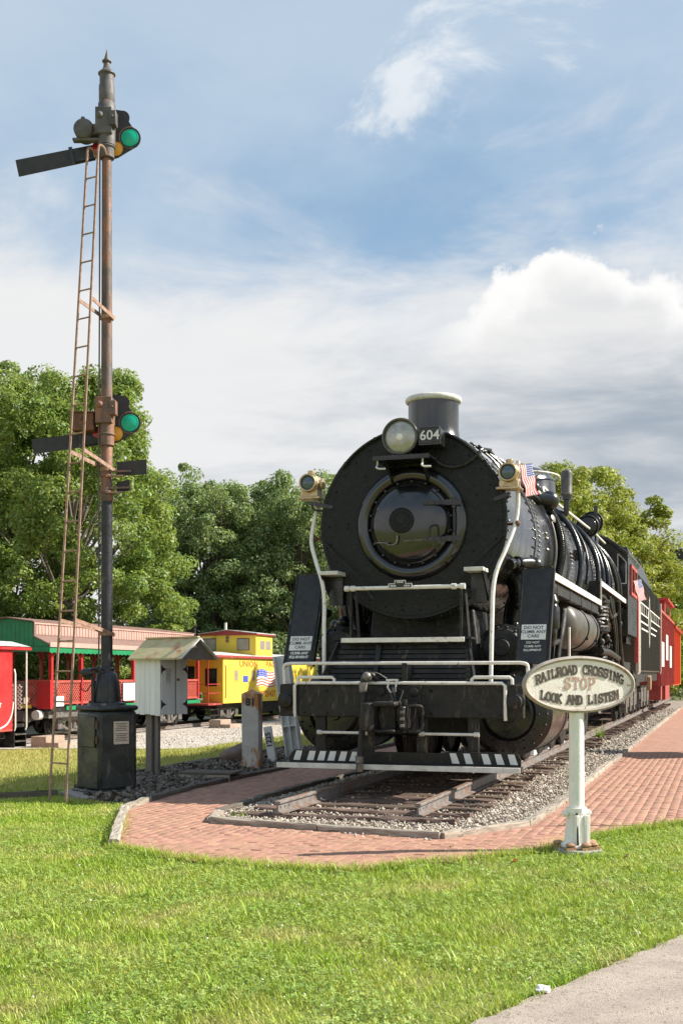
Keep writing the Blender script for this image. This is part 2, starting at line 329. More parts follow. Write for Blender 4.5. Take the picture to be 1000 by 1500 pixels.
    def each(s, name, m, parent=None, **k):
        """every separate piece becomes a part of its own"""
        par = list(range(len(s.v)))
        def find(i):
            while par[i] != i: par[i] = par[par[i]]; i = par[i]
            return i
        for f in s.f:
            a = find(f[0])
            for i in f[1:]: par[find(i)] = a
        g = {}
        for f in s.f: g.setdefault(find(f[0]), []).append(f)
        for fs in g.values():
            ids = sorted({i for f in fs for i in f}); mp = {j: i for i, j in enumerate(ids)}
            q = MB(); q.add([s.v[i] for i in ids], [tuple(mp[i] for i in f) for f in fs]); q.build(name, m, parent, **k)
    def build(s, name, m, parent=None, smooth=True, ang=38, bev=0., kind=None):
        me = bpy.data.meshes.new(name); me.from_pydata(s.v, [], s.f); me.materials.append(MATS[m]); me.update()
        return mk(name, me, parent, smooth, ang, bev, kind)
def mk(name, me, parent=None, smooth=True, ang=38, bev=0., kind=None):
    import bmesh
    bm = bmesh.new(); bm.from_mesh(me); bmesh.ops.recalc_face_normals(bm, faces=bm.faces); bm.to_mesh(me); bm.free()
    if smooth:
        me.polygons.foreach_set('use_smooth', [True]*len(me.polygons)); me.set_sharp_from_angle(angle=rad(ang))
    o = bpy.data.objects.new(name, me); COL.objects.link(o)
    if parent is not None: o.parent = parent
    if kind: o['kind'] = kind
    if bev:
        b = o.modifiers.new('bevel', 'BEVEL'); b.width = bev; b.segments = 2; b.limit_method = 'ANGLE'; b.angle_limit = rad(40)
    return o
def tag(o, label, cat, group=None):
    o['label'] = label; o['category'] = cat
    if group: o['group'] = group
    return o
def empty(name, loc, rz, label, cat, group=None):
    o = bpy.data.objects.new(name, None); COL.objects.link(o); o.location = loc; o.rotation_euler = (0, 0, rz); o.empty_display_size = .3
    return tag(o, label, cat, group)
def clone(o, parent=None):
    c = o.copy(); COL.objects.link(c); c.parent = parent
    for ch in [q for q in bpy.data.objects if q.parent == o]: clone(ch, c)
    return c
def struct(o, kind='structure'): o['kind'] = kind; return o
def fastmesh(name, V, F, m, parent=None, kind='stuff', smooth=False):
    """numpy arrays: V (n,3), F (k,3 or 4)"""
    me = bpy.data.meshes.new(name); n, k = len(V), F.shape[1]
    me.vertices.add(n); me.vertices.foreach_set('co', np.asarray(V, np.float32).ravel())
    me.loops.add(F.size); me.loops.foreach_set('vertex_index', F.astype(np.int32).ravel())
    me.polygons.add(len(F)); me.polygons.foreach_set('loop_start', np.arange(0, F.size, k, dtype=np.int32))
    me.update(calc_edges=True)
    if smooth: me.polygons.foreach_set('use_smooth', np.ones(len(F), bool))
    me.materials.append(MATS[m]); o = bpy.data.objects.new(name, me); COL.objects.link(o)
    if parent is not None: o.parent = parent
    if kind: o['kind'] = kind
    return o
def letters(txt, h, M, bold=0., depth=.004, sx=1., spacing=1., shear=0.):
    """a line of text as mesh data, centred on M's origin in its XY plane"""
    cu = bpy.data.curves.new('text', 'FONT'); cu.body = txt; cu.align_x = 'CENTER'; cu.align_y = 'CENTER'
    cu.size = h*1.38; cu.extrude = depth/2; cu.offset = bold; cu.space_character = spacing; cu.resolution_u = 3; cu.shear = shear
    ob = bpy.data.objects.new('text', cu); COL.objects.link(ob); bpy.context.view_layer.update()
    me = bpy.data.meshes.new_from_object(ob.evaluated_get(bpy.context.evaluated_depsgraph_get()))
    vs = [M @ Vector((v.co.x*sx, v.co.y, v.co.z)) for v in me.vertices]; fs = [tuple(p.vertices) for p in me.polygons]
    bpy.data.objects.remove(ob); bpy.data.curves.remove(cu); bpy.data.meshes.remove(me)
    return vs, fs
def facing(o, ex, ey):
    ex, ey = Vector(ex).normalized(), Vector(ey).normalized(); ez = ex.cross(ey)
    M = Matrix((ex, ey, ez)).transposed().to_4x4(); M.translation = o; return M
def text_part(name, lines, h, o, ex, ey, m, parent, gap=1.25, **k):
    ey = Vector(ey)
    for i, t in enumerate(lines):
        mb = MB(); mb.add(*letters(t, h, facing(Vector(o)-ey.normalized()*h*gap*(i-(len(lines)-1)/2), ex, ey), **k))
        o_ = mb.build(name, m, parent, smooth=False)
    return o_

# ================================================================== ground
def sstep(t): t = np.clip(t, 0, 1); return t*t*(3-2*t)
def terrain_h(x, y):
    v = (x-O0[0])*CY - (y-O0[1])*SY
    return -.03 - .74*sstep((-5.6-v)/7.0)
def graded(lo, hi, near, step, k=1.16):
    a = [0.]; s = step
    while a[-1] < hi:
        a.append(a[-1]+s); s = s*k if a[-1] > near else s
    b = [0.]; s = step
    while b[-1] > lo:
        b.append(b[-1]-s); s = s*k if b[-1] < -near else s
    return np.array(b[:0:-1]+a)
def grid_sheet(name, gx, gy, hf, m):
    X, Y = np.meshgrid(gx, gy); Z = hf(X, Y); nx, ny = len(gx), len(gy)
    V = np.stack([X.ravel(), Y.ravel(), Z.ravel()], 1); i = np.arange(nx*ny).reshape(ny, nx)
    F = np.stack([i[:-1, :-1].ravel(), i[:-1, 1:].ravel(), i[1:, 1:].ravel(), i[1:, :-1].ravel()], 1)
    return fastmesh(name, V, F, m, kind='structure', smooth=True)
grid_sheet('ground', graded(-1500, 1500, 45, 1.), graded(-300, 2500, 90, 1.), terrain_h, 'lawn')
def local_sheet(name, v0, v1, u0, u1, dz, m, nv=40, nu=40, wob=0.):
    gv, gu = np.meshgrid(np.linspace(v0, v1, nv), np.linspace(u0, u1, nu)); rng = np.random.default_rng(3)
    if wob:
        e = np.cumsum(rng.normal(0, wob, nu)); e -= np.linspace(e[0], e[-1], nu); gv = gv + np.linspace(0, 1, nv)[None, :]*e[:, None]
    X = O0[0]+gv*CY+gu*SY; Y = O0[1]-gv*SY+gu*CY; Z = terrain_h(X, Y)+dz; i = np.arange(nv*nu).reshape(nu, nv)
    F = np.stack([i[:-1, :-1].ravel(), i[:-1, 1:].ravel(), i[1:, 1:].ravel(), i[1:, :-1].ravel()], 1)
    return fastmesh(name, np.stack([X.ravel(), Y.ravel(), Z.ravel()], 1), F, m, kind='structure', smooth=True)
local_sheet('dry_lawn', -26, -4.6, -3, 46, .012, 'lawn_dry', nv=60, nu=60)
def yard_sheet():
    r = np.random.default_rng(3); gx = np.linspace(-60, 7, 110); w = np.cumsum(r.normal(0, .09, 110)); w -= np.linspace(w[0], w[-1], 110); gy = np.linspace(0, 1, 30)
    X, T = np.meshgrid(gx, gy); Y = (36.4+w[None, :]*(1-T))*(1-T)+64*T; i = np.arange(X.size).reshape(30, 110)
    F = np.stack([i[:-1, :-1].ravel(), i[:-1, 1:].ravel(), i[1:, 1:].ravel(), i[1:, :-1].ravel()], 1)
    return fastmesh('gravel_yard', np.stack([X.ravel(), Y.ravel(), (terrain_h(X, Y)+.03).ravel()], 1), F, 'gravel_yard', kind='structure', smooth=True)
yard_sheet()

OUT = [(-2.54, 13.5), (-2.1, 10.66), (-1.48, 10.06), (-.56, 9.52), (.11, 9.36), (.81, 9.8), (1.84, 10.45), (2.4, 11.2), (2.99, 11.83), (3.64, 12.38), (4.6, 13.1)]
OUT += [L2W(5.2, .5)[:2], L2W(5.6, 30)[:2], L2W(5.6, 90)[:2], L2W(-3.1, 90)[:2], L2W(-3.1, 0)[:2], L2W(-2.95, -1.6)[:2]]
BED_L = [(1.26, -3.7), (1.89, -2.48), (1.95, -1), (1.95, 90), (-1.62, 90), (-1.66, -1.), (-1.55, -2.6), (-1.34, -3.28)]
BED = [L2W(*p)[:2] for p in BED_L]
PATH = [(-1.1, 3.25), (.59, 5.3), (2.1, 7.12), (4.6, 10.13), (6.6, 12.5), (8.2, 11.2), (1.0, 2.0)]
RUB = [L2W(*p)[:2] for p in [(-3.12, -1.9), (-3.2, 9), (-4.95, 9), (-5.0, .6), (-4.75, -.55), (-3.9, -1.6)]]
def inside(px, py, poly):
    c = np.zeros(np.shape(px), bool); n = len(poly)
    for i in range(n):
        (x1, y1), (x2, y2) = poly[i], poly[(i+1) % n]
        if y1 == y2: continue
        hit = ((y1 > py) != (y2 > py)) & (px < (x2-x1)*(py-y1)/(y2-y1)+x1); c ^= hit
    return c
def edge_dist(px, py, poly):
    d = np.full(np.shape(px), 1e9); n = len(poly)
    for i in range(n):
        a = np.array(poly[i]); e = np.array(poly[(i+1) % n])-a; L2 = (e**2).sum()
        t = np.clip(((px-a[0])*e[0]+(py-a[1])*e[1])/L2, 0, 1)
        d = np.minimum(d, np.hypot(px-a[0]-t*e[0], py-a[1]-t*e[1]))
    return d
def sheet(name, poly, z, m):
    mb = MB(); mb.add([(p[0], p[1], z) for p in poly], [tuple(range(len(poly)))])
    return mb.build(name, m, None, smooth=False, kind='structure')
# the bricks beyond those built one by one are a material on the sheet
def brick_sheet_material():
    m = bpy.data.materials.new('brick_sheet'); m.use_nodes = True; MATS['brick_sheet'] = m; b = NB(m.node_tree); p = m.node_tree.nodes['Principled BSDF']
    tc = b.node('ShaderNodeTexCoord').outputs['Object']
    mp = b.node('ShaderNodeMapping'); mp.inputs['Rotation'].default_value = (0, 0, YAW+math.pi/2); b.put(mp.inputs[0], tc)
    t = b.node('ShaderNodeTexBrick'); b.put(t.inputs['Vector'], mp.outputs[0]); t.inputs['Scale'].default_value = 1.
    t.inputs['Brick Width'].default_value = .205; t.inputs['Row Height'].default_value = .104; t.inputs['Mortar Size'].default_value = .004
    t.inputs['Color1'].default_value = (.335, .172, .115, 1); t.inputs['Color2'].default_value = (.405, .222, .158, 1); t.inputs['Mortar'].default_value = (.30, .158, .108, 1)
    b.put(p.inputs['Base Color'], b.mix(b.ss(b.noise(tc, 1.2, 6, .6), .5, .75, 0, .6), t.outputs[0], (.29, .148, .102, 1)))
    p.inputs['Roughness'].default_value = .88
brick_sheet_material()
pave = sheet('brick_pavement', OUT, -.0045, 'brick_sheet')
sheet('ballast_ground', BED, .008, 'ballast_bed')
sheet('rubble_ground', RUB, -.01, 'rubble_bed')

# bricks: courses run along the track
rng = np.random.default_rng(11)
bl = []
for i, v in enumerate(np.arange(-4.2, 5.3, .104)):
    for u in np.arange(-7.2 + (.1 if i % 2 else 0.), 9., .205): bl.append((v, u))
bl = np.array(bl); bw = np.array([L2W(v, u)[:2] for v, u in bl])
ok = inside(bw[:, 0], bw[:, 1], OUT) & ~inside(bw[:, 0], bw[:, 1], BED) & (edge_dist(bw[:, 0], bw[:, 1], BED) > .11) & (edge_dist(bw[:, 0], bw[:, 1], OUT) > .02)
bl, bw = bl[ok], bw[ok]
vis = (np.abs(bw[:, 0]) < .30*bw[:, 1]+.1)
order = np.argsort(bw[:, 1] + np.where(vis, 0, 100)); bl, bw = bl[order], bw[order]
def brick_verts(v, u, dz, tilt, w=.1012, l=.2020):
    a, b_ = w/2, l/2; c = .0025; P = []
    for (sx, sy, z) in [(a, b_, -.0056), (a, b_, -c), (a-c, b_-c, 0)]:
        for (i, j) in ((-1, -1), (1, -1), (1, 1), (-1, 1)):
            P.append((i*sx, j*sy, z+dz+tilt[0]*i*sx+tilt[1]*j*sy))
    return P
BF = [(0, 1, 5, 4), (1, 2, 6, 5), (2, 3, 7, 6), (3, 0, 4, 7), (4, 5, 9, 8), (5, 6, 10, 9), (6, 7, 11, 10), (7, 4, 8, 11), (8, 9, 10, 11)]
protos = []
for k in range(6):
    me = bpy.data.meshes.new('brick'); me.from_pydata(brick_verts(0, 0, 0, rng.normal(0, .012, 2), .1014-rng.random()*.0025, .2022-rng.random()*.003), [], BF); me.materials.append(MATS['brick']); me.update(); protos.append(me)
for k in range(300):
    o = bpy.data.objects.new('brick', protos[k % 6]); COL.objects.link(o); o.parent = pave
    o.location = (bw[k, 0], bw[k, 1], float(rng.normal(0, .0012))); o.rotation_euler = (0, 0, -YAW+float(rng.normal(0, .008)))
V = []; F = []
for k in range(300, len(bl)):
    P = np.array(brick_verts(0, 0, rng.normal(0, .0013), rng.normal(0, .012, 2), .1014-rng.random()*.0025, .2022-rng.random()*.003))
    a = -YAW+rng.normal(0, .008); ca, sa = math.cos(a), math.sin(a)
    V.append(np.stack([bw[k, 0]+P[:, 0]*ca-P[:, 1]*sa, bw[k, 1]+P[:, 0]*sa+P[:, 1]*ca, P[:, 2]], 1)); F.append(np.array(BF)+12*(k-300))
fastmesh('bricks', np.concatenate(V), np.concatenate(F), 'brick_isl', pave)

# concrete path, bottom right: three slabs with open joints
pth = sheet('concrete_path', PATH, -.02, 'rubble_bed')
pd = Vector((1.51, 1.82, 0)).normalized(); pn = Vector((pd.y, -pd.x, 0)); p0 = Vector((.59, 5.3, 0))
for a, b_ in ((-2.6, -.16), (-.15, 2.35), (2.36, 6.5)):
    pts = []; N = 26
    for i in range(N+1):
        t = a+(b_-a)*i/N; j = .0 if i in (0, N) else random.gauss(0, .012)
        pts.append(p0+pd*t+pn*(j+.02))
    for t in (b_, a): pts.append(p0+pd*t+pn*1.75)
    mb = MB(); mb.prism([(p.x, p.y) for p in pts], (0, 0, -.06), (1, 0, 0), (0, 1, 0), (0, 0, .062)); mb.build('slab', 'concrete', pth, smooth=False, bev=.006)

# ---------------------------------------------------------------- stones
def stones(name, xy, z, size, m, flat=.7, seed=1, zj=.012):
    r = np.random.default_rng(seed); n = len(xy)
    base = np.array([(1, 0, 0), (-1, 0, 0), (0, 1, 0), (0, -1, 0), (.1, .1, 1), (-.1, 0, -1), (.6, .6, .55), (-.62, .55, .5), (-.5, -.62, .6), (.62, -.55, .45)], float)
    tri = np.array([(0, 6, 9), (6, 4, 9), (6, 2, 7), (6, 7, 4), (7, 1, 8), (7, 8, 4), (8, 3, 9), (8, 9, 4), (0, 2, 6), (2, 1, 7), (1, 3, 8), (3, 0, 9)])
    P = base[None]*(1+r.normal(0, .16, (n, 10, 1)))
    s = size*np.exp(r.normal(0, .33, (n, 1, 1)))*np.stack([np.ones(n), .65+.3*r.random(n), flat*(.6+.5*r.random(n))], 1)[:, None, :]
    P = P*s; q = r.normal(size=(n, 4)); q[:, 1:3] *= .45; q /= np.linalg.norm(q, axis=1)[:, None]; w, x, y, zq = q.T
    R = np.stack([1-2*(y*y+zq*zq), 2*(x*y-zq*w), 2*(x*zq+y*w), 2*(x*y+zq*w), 1-2*(x*x+zq*zq), 2*(y*zq-x*w), 2*(x*zq-y*w), 2*(y*zq+x*w), 1-2*(x*x+y*y)], 1).reshape(n, 3, 3)
    P = np.einsum('nij,nkj->nki', R, P); P[:, :, :2] += xy[:, None, :]; P[:, :, 2] += (z+r.normal(0, zj, n))[:, None]
    F = (tri[None]+10*np.arange(n)[:, None, None]).reshape(-1, 3)
    return fastmesh(name, P.reshape(-1, 3), F, m)
def scatter(poly, n, seed, ymax=None, pad=0.):
    r = np.random.default_rng(seed); a = np.array(poly); lo, hi = a.min(0), a.max(0)
    if ymax: hi[1] = min(hi[1], ymax)
    q = lo+(hi-lo)*r.random((n*3, 2)); k = inside(q[:, 0], q[:, 1], poly)
    if pad: k &= edge_dist(q[:, 0], q[:, 1], poly) > pad
    return q[k]
bl_l = [L2W(*p)[:2] for p in [(1.26, -3.62), (1.83, -2.4), (1.87, 8), (-1.55, 8), (-1.5, -2.5), (-1.3, -3.2)]]
q = scatter(bl_l, 34000, 5); tag(stones('ballast', q, .021+np.zeros(len(q)), .0145, 'ballast_pale', seed=5), 'pale crushed stone ballast between the ties in front of the locomotive', 'gravel')
bl_f = [L2W(*p)[:2] for p in [(.8, 8), (1.87, 8), (1.87, 40), (.8, 40)]]
q = scatter(bl_f, 17000, 6); tag(stones('ballast', q, .018+np.zeros(len(q)), .021, 'ballast_pale', seed=6), 'pale crushed stone ballast along the right rail beside the locomotive', 'gravel')
q = scatter(RUB, 15000, 8, pad=.06); tag(stones('rubble', q, .0+np.zeros(len(q)), .033, 'rubble', seed=8, zj=.025), 'dark mixed stone rubble around the wooden number posts', 'gravel')
q = scatter([L2W(*p)[:2] for p in [(-17.2, 17.5), (-10.5, 19.5), (-9, 32), (-17.2, 36)]], 9000, 9)
tag(stones('yard_stones', q, terrain_h(q[:, 0], q[:, 1])+.025, .018, 'ballast_pale', seed=9), 'loose pale gravel along the far train', 'gravel')

# ---------------------------------------------------------------- track under the locomotive
RAILS = [(-.7525, -2.87), (.7525, -2.62)]
def rail_profile(hgt=.135): return [(-.062, 0), (.062, 0), (.062, .010), (.012, .024), (.010, hgt-.034), (.034, hgt-.026), (.034, hgt-.006), (.028, hgt), (-.028, hgt), (-.034, hgt-.006), (-.034, hgt-.026), (-.010, hgt-.034), (-.012, .024), (-.062, .010)]
def rail(v, u0, u1, z, label, group, hgt=.135, holes=False):
    r = empty('rail', L2W(v, u0, z), -YAW, label, 'rail', group)
    pr = rail_profile(hgt); n = max(2, int((u1-u0)/2.5)); mb = MB()
    P = [[(p[0]+.006*math.sin(1.3*k), (u1-u0)*k/n, p[1]) for p in pr] for k in range(n+1)]; N = len(pr)
    mb.add([p for ring in P for p in ring], [(k*N+i, k*N+(i+1) % N, (k+1)*N+(i+1) % N, (k+1)*N+i) for k in range(n) for i in range(N)]+[tuple(range(N)), tuple(range(n*N+N-1, n*N-1, -1))])
    mb.build('web', 'rail_side', r, smooth=False)
    mb = MB().bx(-.031, .031, -.002, u1-u0, hgt-.004, hgt+.0025); mb.build('head', 'rail_head', r, smooth=False, bev=.003)
    if holes:
        for k in range(3):
            for s_ in (-1, 1): MB().cyl((s_*.009, .07+.13*k, hgt*.48), (s_*.0135, .07+.13*k, hgt*.48), .014, n=10).build('bolt_hole', 'print_black', r)
    return r
rail(RAILS[0][0], RAILS[0][1], 70, .065, 'left rail of the steam locomotive track, cut end in the gravel', 'locomotive rails', holes=True)
rail(RAILS[1][0], RAILS[1][1], 70, .065, 'right rail of the steam locomotive track, cut end in the gravel', 'locomotive rails', holes=True)
def plank_mesh(name, lx, ly, lz, m, seed, n=10, j=.006):
    r = random.Random(seed); mb = MB(); ring = [(-.5, -.5), (-.42, -.5), (.42, -.5), (.5, -.42), (.5, .5-.1), (.42, .5), (-.42, .5), (-.5, .4)]
    vs = []
    for k in range(n+1):
        x = lx*(k/n-.5)
        for (a, b_) in ring: vs.append((x+(r.gauss(0, j) if k in (0, n) else 0), a*ly+r.gauss(0, j), b_*lz+r.gauss(0, j)))
    N = len(ring); mb.add(vs, [(k*N+i, k*N+(i+1) % N, (k+1)*N+(i+1) % N, (k+1)*N+i) for k in range(n) for i in range(N)]+[tuple(range(N)), tuple(range(n*N+N-1, n*N-1, -1))])
    me = bpy.data.meshes.new(name); me.from_pydata(mb.v, [], mb.f); me.materials.append(MATS[m]); me.update(); return me
ORD = 'first second third fourth fifth sixth seventh eighth ninth tenth eleventh twelfth thirteenth fourteenth fifteenth sixteenth seventeenth eighteenth nineteenth twentieth'.split()
tie_me = [plank_mesh('railway_tie', 2.5, .21, .16, 'tie_wood', s_, 14, .007) for s_ in range(5)]
u = -2.78; k = 0
while u < 48:
    o = bpy.data.objects.new('railway_tie', tie_me[k % 5]); COL.objects.link(o)
    o.location = L2W(random.gauss(.0, .05), u, -.012+random.gauss(0, .004)); o.rotation_euler = (0, 0, -YAW+random.gauss(0, .012)+(math.pi if k % 2 else 0))
    if k == 0: tag(o, 'frontmost wooden tie across the cut rail ends', 'tie', 'ties under the locomotive track')
    elif k < 18: tag(o, '%s wooden tie counted back from the cut rail ends' % ORD[k], 'tie', 'ties under the locomotive track')
    else: tag(o, 'brown wooden tie deep under or behind the locomotive in the ballast', 'tie', 'ties under the locomotive track')
    k += 1; u += .50+random.gauss(0, .025)

# timbers edging the ballast, the brick and the rubble
def timber(a, b_, label, m='timber', w=.095, h=.12, z=.0, seed=0, group='timbers edging the brick paving'):
    a, b_ = Vector(a), Vector(b_); L = (b_-a).length; me = plank_mesh('edging_timber', L-.012, w, h, m, seed, max(4, int(L*5)), .005)
    o = bpy.data.objects.new('edging_timber', me); COL.objects.link(o); c = (a+b_)/2; o.location = (c.x, c.y, z); o.rotation_euler = (random.gauss(0, .03), 0, math.atan2((b_-a).y, (b_-a).x))
    return tag(o, label, 'timber', group)
def run(pts, lab, m='timber', z=.0, L=2.4, **k):
    i = 0
    for a, b_ in zip(pts[:-1], pts[1:]):
        a, b_ = Vector(a), Vector(b_); n = max(1, round((b_-a).length/L))
        for j in range(n):
            timber(a.lerp(b_, j/n), a.lerp(b_, (j+1)/n), lab % ORD[min(i, 19)], m, z=z+random.gauss(0, .006), seed=hash((len(lab), i, m)) % 999, **k); i += 1
LL = lambda v, u: Vector(L2W(v, u)[:2])
timber(LL(-1.34, -3.28), LL(-.05, -3.5), 'left timber across the front of the ballast bed', seed=1)
timber(LL(-.05, -3.5), LL(1.26, -3.7), 'right timber across the front of the ballast bed', seed=2)
timber(LL(1.26, -3.7), LL(1.89, -2.48), 'slanting timber at the right front corner of the ballast bed', seed=3)
timber(LL(-1.34, -3.28), LL(-1.55, -2.6), 'short timber at the left front corner of the ballast bed', seed=4)
run([LL(1.89, -2.48), LL(1.95, -1), LL(1.95, 45)], '%s weathered timber back along the right side of the ballast bed')
run([LL(-1.55, -2.6), LL(-1.66, -1), LL(-1.64, 12)], '%s dark timber back along the left side of the ballast bed', 'timber_dark')
timber((-2.1, 10.72), (-2.3, 12.0), 'near timber between the lawn and the left brick corner', seed=5)
timber((-2.3, 12.0), (-2.52, 13.5), 'far timber between the lawn and the left brick corner', seed=6)
timber((-2.52, 13.5), L2W(-2.97, -1.6)[:2], 'short pale timber where the brick meets the signal base', seed=7)
run([LL(-2.97, -1.6), LL(-3.12, 0), LL(-3.14, 11)], '%s dark timber back along the brick strip beside the rubble', 'timber_dark')
timber((-5.6, 14.2), (-3.75, 15.35), 'timber lying in the grass left of the signal base', 'timber_dark', seed=8)
run([LL(-5.0, .7), LL(-4.98, 9)], '%s dark timber back between the rubble and the dry lawn', 'timber_dark')

# ---------------------------------------------------------------- grass
def blades(name, xy, z, hgt, wid, m, seed, lean=.5):
    r = np.random.default_rng(seed); n = len(xy); a = r.random(n)*2*math.pi; d = np.stack([np.cos(a), np.sin(a)], 1); pr = np.stack([-d[:, 1], d[:, 0]], 1)
    h = hgt*(.5+r.random(n)*.8)*np.exp(r.normal(0, .18, n)); w = wid*(.6+.7*r.random(n)); l = lean*h*(.2+r.random(n)*1.3)
    P = np.zeros((n, 5, 3)); zz = z if np.ndim(z) else np.full(n, z)
    P[:, 0, :2] = xy-pr*w[:, None]/2; P[:, 1, :2] = xy+pr*w[:, None]/2
    P[:, 2, :2] = xy+d*(l*.35)[:, None]+pr*(w*.42)[:, None]; P[:, 3, :2] = xy+d*(l*.35)[:, None]-pr*(w*.42)[:, None]; P[:, 4, :2] = xy+d*l[:, None]
    P[:, :2, 2] = zz[:, None]; P[:, 2:4, 2] = (zz+h*.6)[:, None]; P[:, 4, 2] = zz+h
    o = 5*np.arange(n)[:, None]; F = np.concatenate([o+np.array([[0, 1, 2]]), o+np.array([[0, 2, 3]]), o+np.array([[3, 2, 4]])])
    return fastmesh(name, P.reshape(-1, 3), F, m)
r = np.random.default_rng(21)
def lawn_mask(x, y, pad=.0):
    k = ~inside(x, y, OUT) & ~inside(x, y, PATH) & ~inside(x, y, RUB); v, u_ = (x-O0[0])*CY-(y-O0[1])*SY, (x-O0[0])*SY+(y-O0[1])*CY
    return k & ~((v < -3.3) & (u_ > .4)) & (np.hypot(x+3.1, y-15.4) > .62)
def clump(x, y): return .5+.5*np.sin(2.1*x+1.3*np.sin(1.7*y))*np.sin(1.9*y+1.1*np.sin(2.3*x+1))
N = 400000; Y = np.sqrt(4.3**2+(16.0**2-4.3**2)*r.random(N)**1.25); X = (r.random(N)*2-1)*(.34*Y+.7)
k = lawn_mask(X, Y); X, Y = X[k], Y[k]
ed = np.minimum(edge_dist(X, Y, OUT), edge_dist(X, Y, PATH))
hh = (.020+.020*clump(X, Y)+.016*clump(3*X+5, 3*Y)*clump(.7*X, .9*Y))*np.where(ed < .12, .85, 1.)
g = blades('lawn_grass', np.stack([X, Y], 1), -.03, hh, .0058+.0005*np.maximum(Y-6, 0), 'grass_blade', 22, 1.0)
tag(g, 'short sunlit green grass in front of the brick paving', 'grass')
N = 5200; Y = 4.6+9*r.random(N); X = (r.random(N)*2-1)*(.34*Y+.5); k = lawn_mask(X, Y); X, Y = X[k], Y[k]
# taller tufts along the brick edge
t = r.random(9000); seg = (t*(len(OUT[:11])-1)); i0 = seg.astype(int); fr = (seg-i0)[:, None]; A = np.array(OUT[:11]); E = A[i0]*(1-fr)+A[np.minimum(i0+1, 10)]*fr
E = E+r.normal(0, .05, E.shape); kk = (E[:, 1] < 13.4)
tag(blades('grass_fringe', E[kk], -.03, .075, .0065, 'grass_blade', 23, .9), 'ragged grass fringe overhanging the brick edge', 'grass')
t = r.random(4200)*6.2-1.6; E = np.array([(p0+pd*a).xy for a in t])+np.array(pn.xy)[None]*(r.normal(-.02, .035, (len(t), 1)))
tag(blades('grass_fringe', E, -.025, .05, .006, 'grass_blade', 24, 1.2), 'ragged grass fringe along the concrete path', 'grass')
# clover leaves and flower heads
n = 46000; Yc = 4.6+7.5*r.random(n)**1.2; Xc = (r.random(n)*2-1)*(.34*Yc+.5); kk = lawn_mask(Xc, Yc) & (clump(1.3*Xc+2, 1.1*Yc+4)+.25*r.random(n) > .48); Xc, Yc = Xc[kk], Yc[kk]
n = len(Xc); a = r.random(n)*6.28; P = np.zeros((n, 9, 3)); s_ = .010+.006*r.random(n); zc = .002+.016*r.random(n)
tilt = r.normal(0, .35, (n, 2))
for j in range(9):
    lobe, w_ = divmod(j, 3); an = a+2.094*lobe+(w_-1)*.55; rr = s_*(1.0 if w_ == 1 else .85)
    dx, dy = np.cos(an)*rr, np.sin(an)*rr
    P[:, j, 0] = Xc+dx; P[:, j, 1] = Yc+dy; P[:, j, 2] = zc+dx*tilt[:, 0]+dy*tilt[:, 1]
Pc = np.stack([Xc, Yc, zc], 1)[:, None, :]; P = np.concatenate([Pc, P], 1); o = 10*np.arange(n)[:, None]
F = np.concatenate([o+np.array([[0, 1+3*l, 2+3*l, 3+3*l]]) for l in range(3)])
tag(fastmesh('clover', P.reshape(-1, 3), F, 'clover'), 'patches of clover leaves among the grass', 'clover')
n = 330; Yc = 4.8+5*r.random(n); Xc = (r.random(n)*2-1)*(.32*Yc); kk = lawn_mask(Xc, Yc) & (clump(.9*Xc+1, .8*Yc+2) > .3)
q = np.stack([Xc[kk], Yc[kk]], 1); tag(stones('clover_flowers', q, .018+np.zeros(len(q)), .0055, 'flower', flat=1., seed=31), 'small white clover flower heads dotted over the lawn', 'flowers')
# dry lawn beyond the rubble
N = 110000; gv = -17+12*r.random(N); gu = -2+26*r.random(N)**1.2; X = O0[0]+gv*CY+gu*SY; Y = O0[1]-gv*SY+gu*CY
k = (np.abs(X) < .33*Y+1) & ~inside(X, Y, RUB) & (Y < 36.6); X, Y = X[k], Y[k]
tag(blades('dry_grass', np.stack([X, Y], 1), terrain_h(X, Y)+.01, .045+.03*clump(X, Y), .011, 'grass_dry', 25, .7), 'yellowed grass on the lawn between the rubble and the far train', 'grass')
# straw and broad blades that break up the turf
n = 9000; Ys = 4.5+8.5*r.random(n)**1.2; Xs = (r.random(n)*2-1)*(.34*Ys+.5); kk = lawn_mask(Xs, Ys) & (clump(.8*Xs+3, .9*Ys) > .35)
tag(blades('dry_clippings', np.stack([Xs, Ys], 1)[kk], -.012, .028, .0045, 'grass_dry', 41, 2.6), 'pale dry clippings lying in the lawn', 'grass')
tc_ = np.stack([(r.random(260)*2-1)*2.6, 4.9+7*r.random(260)], 1); tc_ = tc_[lawn_mask(tc_[:, 0], tc_[:, 1])]; tq = np.repeat(tc_, 16, 0)+r.normal(0, .022, (len(tc_)*16, 2)); tq = tq[lawn_mask(tq[:, 0], tq[:, 1])]
tag(blades('broad_grass', tq, -.03, .085, .0085, 'grass_blade', 42, .9), 'coarser tufts of broad grass in the lawn', 'grass')
